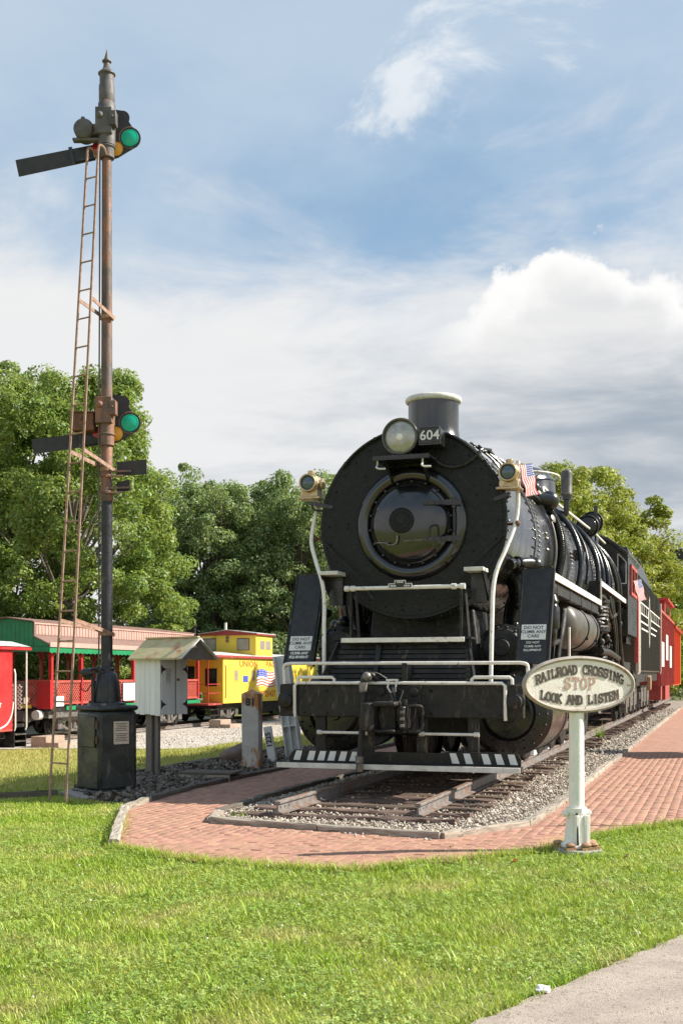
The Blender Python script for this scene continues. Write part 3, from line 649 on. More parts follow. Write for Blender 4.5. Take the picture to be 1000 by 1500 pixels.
# stones kicked out over the paving
q = np.concatenate([np.array([L2W(1.95+abs(r.normal(.06, .13)), -2.4+12*r.random())[:2] for _ in range(130)]), np.array([L2W(-1.2+2.4*r.random(), -3.62-abs(r.normal(.05, .12)))[:2] for _ in range(70)])])
tag(stones('stray_stones', q, .006+np.zeros(len(q)), .010, 'ballast_pale', seed=51, zj=.001), 'stray ballast chips spilled onto the brick paving', 'gravel')
for k_, (v, u_, lab) in enumerate(((.98, 14.2, 'green weed growing by the right rail beside the tender'), (1.72, 3.4, 'small weed in the ballast beside the curb timber'), (-1.2, -2.9, 'tiny weed at the left front corner of the ballast'))):
    w_ = blades('weed', r.normal(0, .05, (70, 2)), 0., (.26, .10, .06)[k_], .016, 'clover', 60+k_, .8); del w_['kind']; w_.location = L2W(v, u_, 0); tag(w_, lab, 'weed')
# bits lying about
def litter(name, loc, m, pts, label, cat):
    mb = MB(); n = len(pts); mb.add([(p[0], p[1], p[2]) for p in pts], [tuple(range(n))]); mb.add([(p[0], p[1], p[2]-.0015) for p in pts], [tuple(range(n-1, -1, -1))])
    o = mb.build(name, m, None, smooth=False); o.location = loc; return tag(o, label, cat)
def maple_leaf(s_, curl):
    pts = []
    for i in range(15):
        a = 2*math.pi*i/15; rr = s_*(1. if i % 3 == 0 else .55); pts.append((rr*math.cos(a), rr*math.sin(a)*.8, curl*math.cos(a)*rr+.01*math.sin(2*a)))
    return pts
litter('fallen_leaf', (1.425, 9.64, .03), 'leaf_orange', maple_leaf(.045, .5), 'orange fallen leaf on the grass left of the crossing sign', 'leaf')
for k_, (x, y, lab) in enumerate(((1.0, 10.6, 'brown fallen leaf on the brick in front of the ballast'), (2.75, 13.6, 'brown fallen leaf on the brick walkway right of the sign post'), (2.35, 12.2, 'small fallen leaf on the brick near the slanting timber'))):
    litter('fallen_leaf', (x, y, .012), 'rust_stone', maple_leaf(.026, .5), lab, 'leaf')
litter('fallen_leaf', (2.42, 9.9, .03), 'rust_stone', maple_leaf(.035, .7), 'small brown fallen leaf on the grass right of the sign base', 'leaf')
mb = MB(); vs = []; rr_ = random.Random(4)
for i in range(7):
    th = math.pi*i/6
    for j in range(10):
        a = 2*math.pi*j/10; q_ = 1+rr_.gauss(0, .22); vs.append((.042*math.sin(th)*math.cos(a)*q_, .03*math.sin(th)*math.sin(a)*q_, .017*math.cos(th)*q_+.017))
mb.add(vs, [(i*10+j, (i+1)*10+j, (i+1)*10+(j+1) % 10, i*10+(j+1) % 10) for i in range(6) for j in range(10)])
o = mb.build('crumpled_plastic', 'plastic_white', None, ang=20); o.location = (1.0, 5.76, .002); tag(o, 'crumpled scrap of white plastic on the concrete path', 'litter')

# ================================================================== steam locomotive
# local frame: x to the right of the track, y backwards along it, z up
BZ = 3.54
loco = empty('steam_locomotive', L2W(0, 0, 0), -YAW, 'large black steam locomotive number 604 with white railings and round smokebox', 'locomotive')
FY = (0, -1, 0); K = 'loco_black'
def ring_dots(mb, R, y, n, r, a0=0., a1=2*math.pi, z=BZ, x=0., out=None):
    for i in range(n):
        a = a0+(a1-a0)*i/n; p = (x+R*math.cos(a), y, z+R*math.sin(a))
        if out: d = Vector((math.cos(a), 0, math.sin(a))); mb.lathe([(r, -.01), (r*.9, r*.5), (r*.45, r*.9)], p, d, 6)
        else: mb.lathe([(r, -.01), (r*.9, r*.6), (r*.5, r)], p, FY, 6)
# --- boiler shells
sm = MB(); sm.lathe([(1.235, .004), (1.25, .02), (1.25, 2.3)], (0, 0, BZ), (0, 1, 0), 72, cap0=False); smoke = sm.build('smokebox', 'loco_jacket', loco)
mb = MB(); ring_dots(mb, 1.25, .09, 64, .016, out=1); ring_dots(mb, 1.25, 2.05, 60, .019, out=1); ring_dots(mb, 1.25, 2.18, 60, .019, out=1); mb.build('rivets', K, smoke, kind='stuff')
mb = MB(); mb.lathe([(1.262, 2.28), (1.262, 2.36), (1.245, 2.37), (1.245, 4.1), (1.262, 4.11), (1.262, 4.17), (1.25, 4.18), (1.26, 5.9), (1.275, 5.91), (1.275, 5.97), (1.265, 5.98), (1.28, 7.7), (1.295, 7.71), (1.295, 7.77), (1.285, 7.78), (1.30, 9.5), (1.315, 9.51), (1.315, 9.57), (1.305, 9.58), (1.33, 11.4), (1.345, 11.41), (1.345, 11.47), (1.335, 11.48), (1.36, 15.2)], (0, 0, BZ), (0, 1, 0), 72)
boiler = mb.build('boiler', 'loco_jacket', loco)
mb = MB()
for y, R in ((2.62, 1.248), (2.75, 1.248), (6.4, 1.265), (6.55, 1.266), (9.9, 1.31), (12.2, 1.345), (12.9, 1.35), (13.6, 1.355), (14.3, 1.36)): ring_dots(mb, R, y, 72, .017, -.5, math.pi+.5, out=1)
for i in range(70):
    a = .1+random.random()*1.5; y = 6.8+random.random()*7.5; ring_dots(mb, 1.28+.01*(y-6), y, 1, .022, a, a+.1, out=1)
for y, a in ((3.4, .12), (3.4, .18), (3.5, .12), (3.5, .18), (3.4, -.02), (3.5, -.02), (3.4, .62), (3.52, .6)): ring_dots(mb, 1.25, y, 1, .026, a, a+.1, out=1)
mb.build('rivets', 'steel_worn', boiler, kind='stuff')
# --- smokebox front
mb = MB(); mb.lathe([(1.25, .03), (1.25, -.012), (1.238, -.022), (1.20, -.022), (1.19, -.014), (.55, -.014)], (0, 0, BZ), (0, 1, 0), 96, cap1=False); mb.lathe([(.57, -.012), (.01, -.012)], (0, 0, BZ), (0, 1, 0), 32)
front = mb.build('smokebox_front', 'front_black', loco, ang=25)
mb = MB(); ring_dots(mb, 1.13, -.014, 30, .014)
for i in range(22):
    a = random.random()*6.28; rr = .82+.25*random.random(); ring_dots(mb, rr, -.014, 1, .014, a, a+.1)
mb.build('rivets', 'front_black', front, kind='stuff')
mb = MB(); mb.lathe([(.745, -.015), (.735, -.045), (.70, -.085), (.655, -.105), (.61, -.10), (.575, -.075), (.56, -.05), (.56, -.015)], (0, 0, BZ), (0, 1, 0), 72, cap0=False, cap1=False); dring = mb.build('door_ring', 'door_black', loco, ang=60)
prof = [(.53, -.03), (.53, -.075), (.515, -.085)]+[(.50*math.cos(t), -.085-.135*math.sin(t)) for t in [rad(6*i) for i in range(1, 15)]]
mb = MB(); mb.lathe(prof, (0, 0, BZ), (0, 1, 0), 72, cap0=False); door = mb.build('smokebox_door', 'door_black', loco, ang=50)
mb = MB(); mb.lathe([(.165, -.195), (.165, -.235), (.15, -.242), (.145, -.236), (.12, -.236), (.115, -.245), (.095, -.245), (.09, -.236), (.06, -.236), (.055, -.246), (.01, -.246)], (-.08, 0, BZ+.02), (0, 1, 0), 40, cap0=False); npl = mb.build('number_plate', 'front_black', door, ang=20)
npl['label'] = 'round ringed builder plate in the middle of the smokebox door'
for dz, x1 in ((.235, .68), (-.225, .68)):
    mb = MB(); mb.bar((.20, -.20, BZ+dz), (.50, -.155, BZ+dz), .03, .05); mb.bar((.48, -.155, BZ+dz), (x1, -.115, BZ+dz), .05, .07)
    for i in range(4): mb.lathe([(.014, 0), (.008, .012)], (.25+.09*i, -.205+.014*i, BZ+dz), FY, 6)
    mb.cyl((.585, -.13, BZ+dz-.07), (.585, -.13, BZ+dz+.07), .026, n=10); mb.build('hinge', K, door)
mb = MB(); mb.cyl((.585, -.12, BZ-.3), (.585, -.12, BZ+.3), .014, n=8); mb.build('hinge_pin', K, door)
mb = MB(); mb.tube([(-.42, -.17, BZ-.25), (-.3, -.205, BZ-.26), (-.24, -.215, BZ-.29), (-.15, -.225, BZ-.27), (-.13, -.235, BZ-.17)], .012, 8, 4); mb.tube([(-.46, -.15, BZ-.25), (.1, -.215, BZ-.24), (.25, -.205, BZ-.235)], .007, 6); mb.build('door_handle', 'steel_worn', door)
mb = MB(); mb.tube([(.28, -.215, BZ-.2), (.3, -.235, BZ-.08), (.40, -.225, BZ-.06), (.43, -.21, BZ-.2)], .012, 6, 3); mb.build('grab_loop', K, door)
dog = MB(); dog.bar((.525, -.07, 0), (.56, -.07, 0), .03, .015); dog.lathe([(.018, 0), (.018, .02), (.012, .024)], (.545, -.07, 0), FY, 6)
dm = None
for i in range(18):
    a = rad(20*i+8)
    if abs(math.sin(a)*.56-.235) < .1 and math.cos(a) > 0 or abs(math.sin(a)*.56+.225) < .1 and math.cos(a) > 0: continue
    if dm is None: d0 = dog.build('door_clamp', K, dring); dm = d0.data
    else: d0 = bpy.data.objects.new('door_clamp', dm); COL.objects.link(d0); d0.parent = dring
    d0.location = (0, 0, BZ); d0.rotation_euler = (0, -a, 0)
for s_ in (-1, 1):
    MB().tube([(s_*1.22, -.03, BZ-.18), (s_*.75, -.14, BZ-.62), (s_*.45, -.2, BZ-1.0)], .012, 6).build('brace_rod', 'worn_black', front)
MB().tube([(1.2*math.cos(a), -.055, BZ+1.235*math.sin(a)) for a in [rad(x) for x in range(38, 146, 4)]], .017, 8).build('front_handrail', K, loco)
mb = MB()
for d in (42, 66, 114, 138): a = rad(d); mb.cyl((1.2*math.cos(a), .0, BZ+1.235*math.sin(a)), (1.2*math.cos(a), -.06, BZ+1.235*math.sin(a)), .022, n=8)
mb.each('handrail_post', K, loco)
# --- headlight
HZ = 4.60; HX = -.05
mb = MB(); mb.lathe([(.10, .02), (.19, -.02), (.225, -.10), (.225, -.36), (.238, -.365), (.238, -.415), (.215, -.425), (.205, -.41)], (HX, 0, HZ), (0, 1, 0), 40, cap1=False); head = mb.build('headlight', K, loco)
mb = MB(); mb.lathe([(.207, -.392), (.15, -.415), (.08, -.425), (.01, -.43)], (HX, 0, HZ), (0, 1, 0), 40, cap0=False); mb.build('lens', 'lens_glass', head)
mb = MB(); mb.ball((HX, -.425, HZ-.01), .048, 14, 10, (1, .5, 1)); mb.build('bulb', 'white_pipe', head)
mb = MB(); mb.torus((HX, -.418, HZ), (0, 1, 0), .222, .014, 40, 8); mb.build('rim', 'tank_grey', head)
mb = MB(); mb.bx(.20, .46, -.40, .0, HZ-.115, HZ+.095); nb_ = mb.build('number_box', K, head, bev=.008); nb_['label'] = 'black number box reading 604'
text_part('numerals', ['604'], .125, (.335, -.404, HZ-.01), (1, 0, 0), (0, 0, 1), 'white_paint', nb_, bold=.0015)
mb = MB()
for a, b_ in (((.20, HZ-.12), (.47, HZ-.12)), ((.20, HZ+.10), (.47, HZ+.10)), ((.20, HZ-.12), (.20, HZ+.10)), ((.47, HZ-.12), (.47, HZ+.10))): mb.bar((a[0], -.402, a[1]), (b_[0], -.402, b_[1]), .012, .012)
mb.build('number_frame', 'tank_grey', nb_)
mb = MB(); mb.bx(-.38, .36, -.52, 0, 4.315, 4.335); mb.bx(-.38, .36, -.525, -.505, 4.29, 4.345)
for x in (-.25, .22): mb.add([(x, -.48, 4.315), (x, 0, 4.315), (x, 0, 4.02), (x+.03, -.48, 4.315), (x+.03, 0, 4.315), (x+.03, 0, 4.02)], [(0, 1, 2), (5, 4, 3), (0, 2, 5, 3), (1, 4, 5, 2), (0, 3, 4, 1)])
mb.build('headlight_shelf', K, loco)
mb = MB(); mb.bx(-.17, .09, -.36, -.02, 4.335, 4.40); mb.build('headlight_cradle', K, head)
mb = MB()
for x, s_ in ((-.33, -1), (.26, 1)): mb.tube([(x, -.46, 4.31), (x, -.47, 4.24), (x+.01, -.55, 4.20), (x+.06, -.60, 4.17), (x+.14, -.58, 4.17)], .012, 7, 3)
mb.each('step_loop', 'white_dull', loco)
MB().tube([(.30, -.1, 4.38), (.42, -.08, 4.27), (.62, -.06, 4.24), (.82, -.06, 4.33), (.92, -.02, 4.45), (.98, .3, 4.5)], .016, 8, 5).build('headlight_conduit', K, loco)
# --- stack, domes, whistle, generators
mb = MB(); mb.lathe([(.50, 0), (.43, .07), (.372, .16), (.352, .30), (.352, .72), (.34, .73), (.30, .73), (.30, .2)], (0, 1.18, BZ+1.16), (0, 0, 1), 48, cap0=False, cap1=False); stk = mb.build('smokestack', 'loco_jacket', loco)
mb = MB(); mb.torus((0, 1.18, BZ+1.86), (0, 0, 1), .352, .043, 56, 12); mb.build('stack_lip', 'white_dull', stk)
mb = MB(); mb.lathe([(.95, 0), (.84, .1), (.78, .2), (.76, .55), (.70, .72), (.52, .84), (.2, .90), (.02, .91)], (0, 7.9, BZ+1.16), (0, 0, 1), 48, cap0=False); dm_ = mb.build('sand_dome', 'loco_jacket', loco)
mb = MB(); mb.torus((0, 7.9, BZ+1.86), (0, 0, 1), .84, .018, 48, 8); mb.torus((0, 7.9, BZ+1.50), (0, 0, 1), .80, .014, 48, 8)
for i in range(8): a = i*.785; mb.cyl((.70*math.cos(a), 7.9+.7*math.sin(a), BZ+1.80), (.85*math.cos(a), 7.9+.85*math.sin(a), BZ+1.86), .012, n=6)
mb.build('dome_rail', 'white_dull', dm_)
mb = MB(); mb.lathe([(.75, 0), (.62, .1), (.58, .35), (.45, .48), (.1, .52)], (0, 10.7, BZ+1.22), (0, 0, 1), 40, cap0=False); mb.build('steam_dome', 'loco_jacket', loco)
mb = MB(); mb.lathe([(.05, 0), (.105, .03), (.105, .07), (.10, .08), (.105, .42), (.09, .47), (.04, .50), (.01, .505)], (1.10, 7, 4.86), (0, 0, 1), 20); wh = mb.build('whistle', 'tank_grey', loco)
mb = MB(); mb.tube([(1.1, 7, 4.9), (1.1, 7, 4.62), (1.06, 7, 4.52), (.9, 7, 4.50), (.7, 7, 4.45)], .05, 10, 4); mb.cyl((1.1, 7, 4.80), (1.1, 7, 4.88), .09, n=14); mb.build('whistle_pipe', K, wh)
for y, x, z, r_ in ((11.6, .98, 4.86, .24), (13.0, .93, 5.12, .25)):
    mb = MB(); mb.lathe([(.05, -.16), (r_*.8, -.14), (r_, -.08), (r_, .06), (r_*.8, .12), (r_*.5, .14), (r_*.5, .5), (r_*.3, .52)], (x, y, z), (0, 1, 0), 32); mb.bx(x-.14, x+.1, y-.05, y+.45, z-.45, z-.1); tg = mb.build('turbo_generator', K, loco)
    mb = MB(); mb.cyl((x, y-.17, z), (x, y-.2, z), .05, n=12); mb.torus((x, y-.1, z), (0, 1, 0), r_, .018, 28, 6)
    for i in range(10): mb.cyl((x+(r_-.04)*math.cos(i*.628), y-.13, z+(r_-.04)*math.sin(i*.628)), (x+(r_-.04)*math.cos(i*.628), y-.16, z+(r_-.04)*math.sin(i*.628)), .013, n=6)
    mb.build('flange', 'worn_black', tg)
MB().cyl((1.02, 12.9, 5.3), (1.02, 12.9, 5.5), .05, n=10).build('generator_exhaust', K, loco)
# bell
# --- marker lamps
for s_ in (-1, 1):
    x = -1.40 if s_ < 0 else 1.27
    mb = MB(); mb.lathe([(.135, -.10), (.14, .08), (.12, .12), (.06, .16)], (x, .04, 4.13), (0, 1, 0), 8); mb.lathe([(.115, -.10), (.12, -.17), (.10, -.175), (.093, -.15)], (x, .04, 4.13), (0, 1, 0), 28, cap1=False)
    mb.bx(x-.12, x+.12, -.06, .14, 3.95, 4.04); mb.bx(x-.155, x+.155, -.09, .15, 3.92, 3.95); mb.cyl((x, .04, 4.27), (x, .04, 4.31), .05, n=12)
    lamp = mb.build('marker_lamp', 'brass', loco, bev=.006); lamp['label'] = 'brass marker lamp on the %s shoulder of the smokebox' % ('left' if s_ < 0 else 'right')
    mb = MB(); mb.lathe([(.095, -.14), (.06, -.165), (.01, -.175)], (x, .04, 4.13), (0, 1, 0), 24, cap0=False); mb.build('lens', 'lens_blue', lamp)
    if s_ < 0: mb = MB(); mb.lathe([(.075, .145), (.075, .175), (.06, .18)], (x, .04, 4.13), (1, 0, 0), 20); mb.build('side_lens', 'brass', lamp)
    mb = MB(); mb.bar((x, .05, 3.87), (s_*1.08, .05, 3.80), .16, .05); mb.tube([(x, .04, 3.89), (x-s_*.05, .0, 3.78), (s_*1.16, .0, 3.76)], .014, 6, 3); mb.build('lamp_bracket', K, lamp)
# --- white pipes down the front
PR = [(1.36, .12, 4.3), (1.36, .12, 3.96), (1.36, .1, 3.69), (1.325, .05, 3.45), (1.24, -.1, 3.15), (1.16, -.2, 2.92), (1.125, -.3, 2.67), (1.125, -.38, 2.3), (1.13, -.5, 1.49)]
PL = [(-1.27, .15, 4.05), (-1.33, .12, 3.86), (-1.375, .05, 3.58), (-1.385, 0, 3.34), (-1.28, -.1, 3.06), (-1.15, -.25, 2.80), (-1.10, -.3, 2.54), (-1.07, -.4, 2.1), (-1.03, -.5, 1.49)]
MB().tube(PR, .027, 10, 5).build('grab_pipe', 'white_pipe', loco); MB().tube(PL, .027, 10, 5).build('grab_pipe', 'white_pipe', loco)
mb = MB()
for s_, z in ((1, 3.5), (-1, 3.4)): mb.cyl((s_*1.25, .12, z), (s_*1.38, .06, z), .02, n=8); mb.ball((s_*1.36, .07, z), .04, 10, 8)
mb.each('pipe_bracket', 'rust', loco)
# --- front platform: steps, rails, deck
for s_ in (-1, 1):
    x0, x1 = (-1.15, -.90) if s_ < 0 else (.76, 1.01)
    mb = MB(); mb.bx(x0, x1, -.36, .1, 2.875, 2.925); sp_ = mb.build('smokebox_step', 'white_dull', loco, bev=.006)
    mb = MB(); xm = x1-.02 if s_ > 0 else x0+.02; mb.prism([(-.34, 0), (.1, 0), (.1, -.35)], (xm-.01, 0, 2.872), (0, 1, 0), (0, 0, 1), (.02, 0, 0)); mb.bx(x0+.03, x1-.03, -.05, .1, 2.5, 2.87); mb.build('step_bracket', K, sp_)
MB().tube([(-.74, -.45, 2.68), (.77, -.45, 2.68)], .026, 10).build('front_grab_rail', 'white_pipe', loco)
mb = MB()
for x in (-.74, .77, -.66, .66): mb.cyl((x-.03, -.45, 2.68), (x+.03, -.45, 2.68), .037, n=12)
mb.each('rail_collar', 'white_pipe', loco)
mb = MB(); mb.bx(-.17, .13, -.505, -.495, 2.672, 2.725); mb.bx(-.09, .05, -.506, -.496, 2.725, 2.765); pl_ = mb.build('emblem_plate', 'print_black', loco)
mb = MB()
for a, b_ in (((-.17, 2.672), (.13, 2.672)), ((-.17, 2.725), (-.09, 2.725)), ((.05, 2.725), (.13, 2.725)), ((-.09, 2.765), (.05, 2.765)), ((-.17, 2.672), (-.17, 2.725)), ((.13, 2.672), (.13, 2.725)), ((-.09, 2.725), (-.09, 2.765)), ((.05, 2.725), (.05, 2.765))): mb.bar((a[0], -.508, a[1]), (b_[0], -.508, b_[1]), .008, .008)
mb.build('plate_border', 'white_paint', pl_)
mb = MB()
for a, w_, z in ((-.02, .09, 2.745), (-.11, .08, 2.698), (.07, .08, 2.698)):
    for i in range(4): mb.bx(a-w_/2+i*w_/4, a-w_/2+i*w_/4+w_/6, -.507, -.503, z-.011, z+.011)
mb.build('plate_lettering', 'white_paint', pl_)
mb = MB(); mb.bx(-.78, .80, -.52, -.05, 2.0, 2.02); plat = mb.build('step_platform', K, loco)
MB().bx(-.79, .81, -.55, -.522, 1.985, 2.045).build('step_edge', 'white_pipe', plat, bev=.005)
mb = MB()
for x in (-.70, .74):
    mb.bar((x, -.40, 2.66), (x, -.40, 2.02), .05, .03); mb.bar((x+.1, -.38, 2.02), (x+.03, -.30, 2.66), .03, .02); mb.bx(x-.02, x+.14, -.5, -.2, 2.022, 2.05)
    mb.bar((x, -.4, 2.62), (x*.95, .1, 2.75), .03, .03)
mb.each('platform_stanchion', 'worn_black', plat)
for i in range(8):                      # sloping apron of horizontal boards
    z = 1.955-.062*i; y = -.46-.032*i
    mb = MB(); mb.box((.0, y+.02, z-.027), (1.66+.03*i, .022, .055), (rad(-22), 0, 0)); mb.build('apron_board', 'worn_black', plat, bev=.004)
mb = MB(); mb.bar((-.30, -.47, 1.97), (-.30, -.73, 1.47), .06, .02); mb.bar((.14, -.62, 1.72), (.14, -.74, 1.47), .06, .02); mb.bar((.84, -.44, 1.97), (.97, -.72, 1.5), .03, .10); mb.bar((-.84, -.44, 1.97), (-.97, -.72, 1.5), .03, .10); mb.bx(-.8, .8, -.4, -.05, 1.48, 1.99); mb.each('apron_frame', 'worn_black', plat)
mb = MB(); mb.bx(-1.53, 1.58, -.70, .9, 1.43, 1.462); mb.build('pilot_deck', 'worn_black', loco)
# --- buffer beam and what hangs on it
mb = MB(); mb.bx(-1.53, 1.58, -.80, -.66, 1.05, 1.455); beam = mb.build('buffer_beam', 'worn_black', loco, bev=.012)
mb = MB(); mb.bx(-.43, .33, -.82, -.79, 1.06, 1.44); mb.build('coupler_backing', 'worn_black', beam, bev=.006)
mb = MB()
for x in (-1.2, -.9, .45, .45, .75, 1.05, 1.3):
    for z in (1.1, 1.38): mb.lathe([(.02, 0), (.018, .014), (.008, .02)], (x, -.80, z), FY, 8)
for x in (.36,):
    for z in (1.1, 1.22, 1.34): mb.lathe([(.028, 0), (.026, .014), (.01, .022)], (x, -.80, z), FY, 8)
mb.build('bolts', 'worn_black', beam, kind='stuff')
for x in (-1.43, 1.48):
    mb = MB(); mb.lathe([(.12, 0), (.12, .02), (.095, .03), (.085, .07), (.04, .085), (.01, .087)], (x, -.80, 1.25), FY, 24); mb.build('push_pole_pocket', 'worn_black', beam)
MB().tube(spline([(-1.46, -.80, 1.46), (-1.47, -.80, 1.62), (-1.46, -.80, 1.70), (-1.38, -.80, 1.72)], 4)+[Vector((1.54, -.80, 1.72))]+spline([(1.54, -.80, 1.72), (1.62, -.80, 1.70), (1.635, -.80, 1.62), (1.63, -.80, 1.46)], 4)[1:], .022, 10).build('upper_beam_rail', 'white_pipe', beam)
MB().tube([(-1.31, -.82, 1.05), (-1.31, -.84, 1.10), (-1.31, -.84, 1.44), (-1.27, -.84, 1.475), (1.33, -.84, 1.475), (1.37, -.84, 1.44), (1.37, -.84, 1.10), (1.37, -.82, 1.03)], .021, 10).build('lower_beam_rail', 'white_pipe', beam)
for x0, x1 in ((-1.28, -.79), (.96, 1.45)): MB().tube([(x0, -.82, 1.46), (x0, -.82, 1.52), (x0+.03, -.82, 1.545), (x1-.03, -.82, 1.545), (x1, -.82, 1.52), (x1, -.82, 1.46)], .021, 8).build('grab_iron', 'white_pipe', beam)
mb = MB(); mb.bx(.09, .15, -.83, -.77, 1.46, 1.72); mb.build('rail_support', 'worn_black', beam)
for x in (-1.0, -.37, .315, .96):
    mb = MB(); mb.bx(x-.065, x+.065, -.74, -.66, .50, 1.06); mb.build('footboard_hanger', 'worn_black', beam, bev=.006)
for x0, x1 in ((-1.0, -.40), (.33, 1.01)):
    MB().tube([(x0, -.775, .85), (x1, -.775, .85)], .018, 8).build('hanger_bar', 'white_pipe', beam)
    mb = MB()
    for x in (x0, x1): mb.cyl((x-.03, -.775, .85), (x+.03, -.775, .85), .030, n=12)
    mb.each('bar_collar', 'white_dull', beam)
# footboards with hazard stripes
mb = MB(); mb.bx(-1.46, 1.57, -1.02, -.74, .44, .475); fb = mb.build('footboard', 'worn_black', loco, bev=.004)
MB().bx(-1.48, 1.58, -1.045, -1.022, .415, .48).build('footboard_edge', 'white_dull', fb, bev=.004)
mb = MB(); pts = [(-1.40, 0), (-.42, 0), (-.42, .15), (-1.32, .15), (-1.37, .12), (-1.40, .06)]; mb.prism(pts, (0, -.79, .476), (1, 0, 0), (0, 0, 1), (0, .03, 0)); mb.prism([(.62, 0), (1.55, 0), (1.55, .08), (1.52, .14), (1.46, .16), (.62, .16)], (0, -.79, .476), (1, 0, 0), (0, 0, 1), (0, .03, 0)); mb.bx(-.42, .62, -.785, -.765, .476, .62); mb.each('kick_board', 'worn_black', fb)
for x in (-1.30, -1.12, -.98, -.845, -.70, -.555):
    mb = MB(); mb.prism([(x-.045, .02), (x+.045, .02), (x+.075, .138), (x-.005, .138)], (0, -.796, .476), (1, 0, 0), (0, 0, 1), (0, .005, 0)); mb.build('stripe', 'white_paint', fb, smooth=False)
for x in (.75, .92, 1.14, 1.30, 1.46):
    mb = MB(); mb.prism([(x-.035, .02), (x+.055, .02), (x+.01, .145), (x-.07, .145)], (0, -.796, .476), (1, 0, 0), (0, 0, 1), (0, .005, 0)); mb.build('stripe', 'white_paint', fb, smooth=False)
# coupler
mb = MB(); mb.bx(-.16, .14, -1.1, -.7, 1.0, 1.22); mb.build('coupler_shank', 'worn_black', beam, bev=.02)
cp = MB(); cp.prism([(-.27, 0), (-.27, -.30), (-.23, -.36), (-.13, -.36), (-.09, -.31), (-.09, -.10), (.12, -.06), (.12, 0)], (-.02, -1.05, .90), (1, 0, 0), (0, 1, 0), (0, 0, .34)); cp.bx(-.12, .16, -1.40, -1.06, 1.20, 1.255); cp.bx(-.12, .14, -1.36, -1.06, .885, .925)
cpo = cp.build('coupler', 'worn_black', beam, bev=.022)
cp = MB(); cp.prism([(.17, .10), (.15, -.10), (.18, -.21), (.23, -.22), (.27, -.18), (.27, -.06), (.27, .10)], (-.02, -1.05, .92), (1, 0, 0), (0, 1, 0), (0, 0, .28)); cp.build('knuckle', 'worn_black', cpo, bev=.02)
cp = MB()
for z in (.97, 1.05, 1.13): cp.box((.215, -1.275, z), (.05, .02, .035))
cp.each('knuckle_lug', 'steel_worn', cpo, bev=.004)
cp = MB(); cp.tube([(.27, -1.2, 1.20), (.40, -1.15, 1.20), (.42, -1.12, 1.15), (.42, -1.12, .95), (.39, -1.14, .90), (.27, -1.2, .90)], .022, 8, 3); cp.build('guard_loop', 'worn_black', cpo)
cp = MB(); cp.cyl((.22, -1.18, .88), (.22, -1.18, 1.28), .035, n=12); cp.bx(.08, .30, -1.0, -.82, .90, 1.24); cp.bar((-.02, -.86, 1.44), (.06, -1.02, 1.24), .03, .03); cp.tube([(.02, -.86, 1.42), (.13, -.92, 1.38), (.10, -1.0, 1.24)], .012, 6); cp.build('lift_lever', 'worn_black', cpo)
for x, z in ((-.18, 1.37), (.24, 1.36), (.28, 1.16), (.24, .98)): MB().lathe([(.06, 0), (.055, .03), (.03, .04)], (x, -.815, z), FY, 16).build('boss', 'worn_black', beam)
mb = MB(); mb.bx(-.1, .05, -.87, -.83, 1.50, 1.525)
mb.tube([(-.07, -.86, 1.50), (-.08, -.87, 1.42), (-.04, -.87, 1.36), (.02, -.87, 1.37), (.03, -.86, 1.50)], .013, 6); mb.build('chain_hook', 'white_pipe', beam)
mb = MB()
for i in range(5): mb.torus((-.02, -.88-.01*i, 1.34-.035*i), (1, 0, 0) if i % 2 else (.3, 1, .2), .02, .007, 10, 5)
mb.build('chain', 'steel_worn', beam)
mb = MB(); mb.tube([(-.22, -.84, 1.52), (-.30, -.90, 1.58), (-.36, -.93, 1.54), (-.365, -.95, 1.42), (-.37, -.97, 1.0), (-.385, -1.05, .50), (-.385, -1.06, .40)], .042, 10, 5); hs = mb.build('air_hose', 'worn_black', beam)
mb = MB(); mb.ball((-.33, -.92, 1.55), .065, 12, 8); mb.cyl((-.366, -.955, 1.36), (-.366, -.955, 1.48), .055, n=14); mb.cyl((-.385, -1.05, .50), (-.385, -1.055, .58), .055, n=12); mb.box((-.37, -1.08, .45), (.07, .12, .10), (.2, 0, .3)); mb.tube([(-.33, -.92, 1.59), (-.2, -.93, 1.6), (-.08, -.92, 1.53)], .008, 6, 3); mb.each('hose_fitting', 'steel_worn', hs, bev=.004)
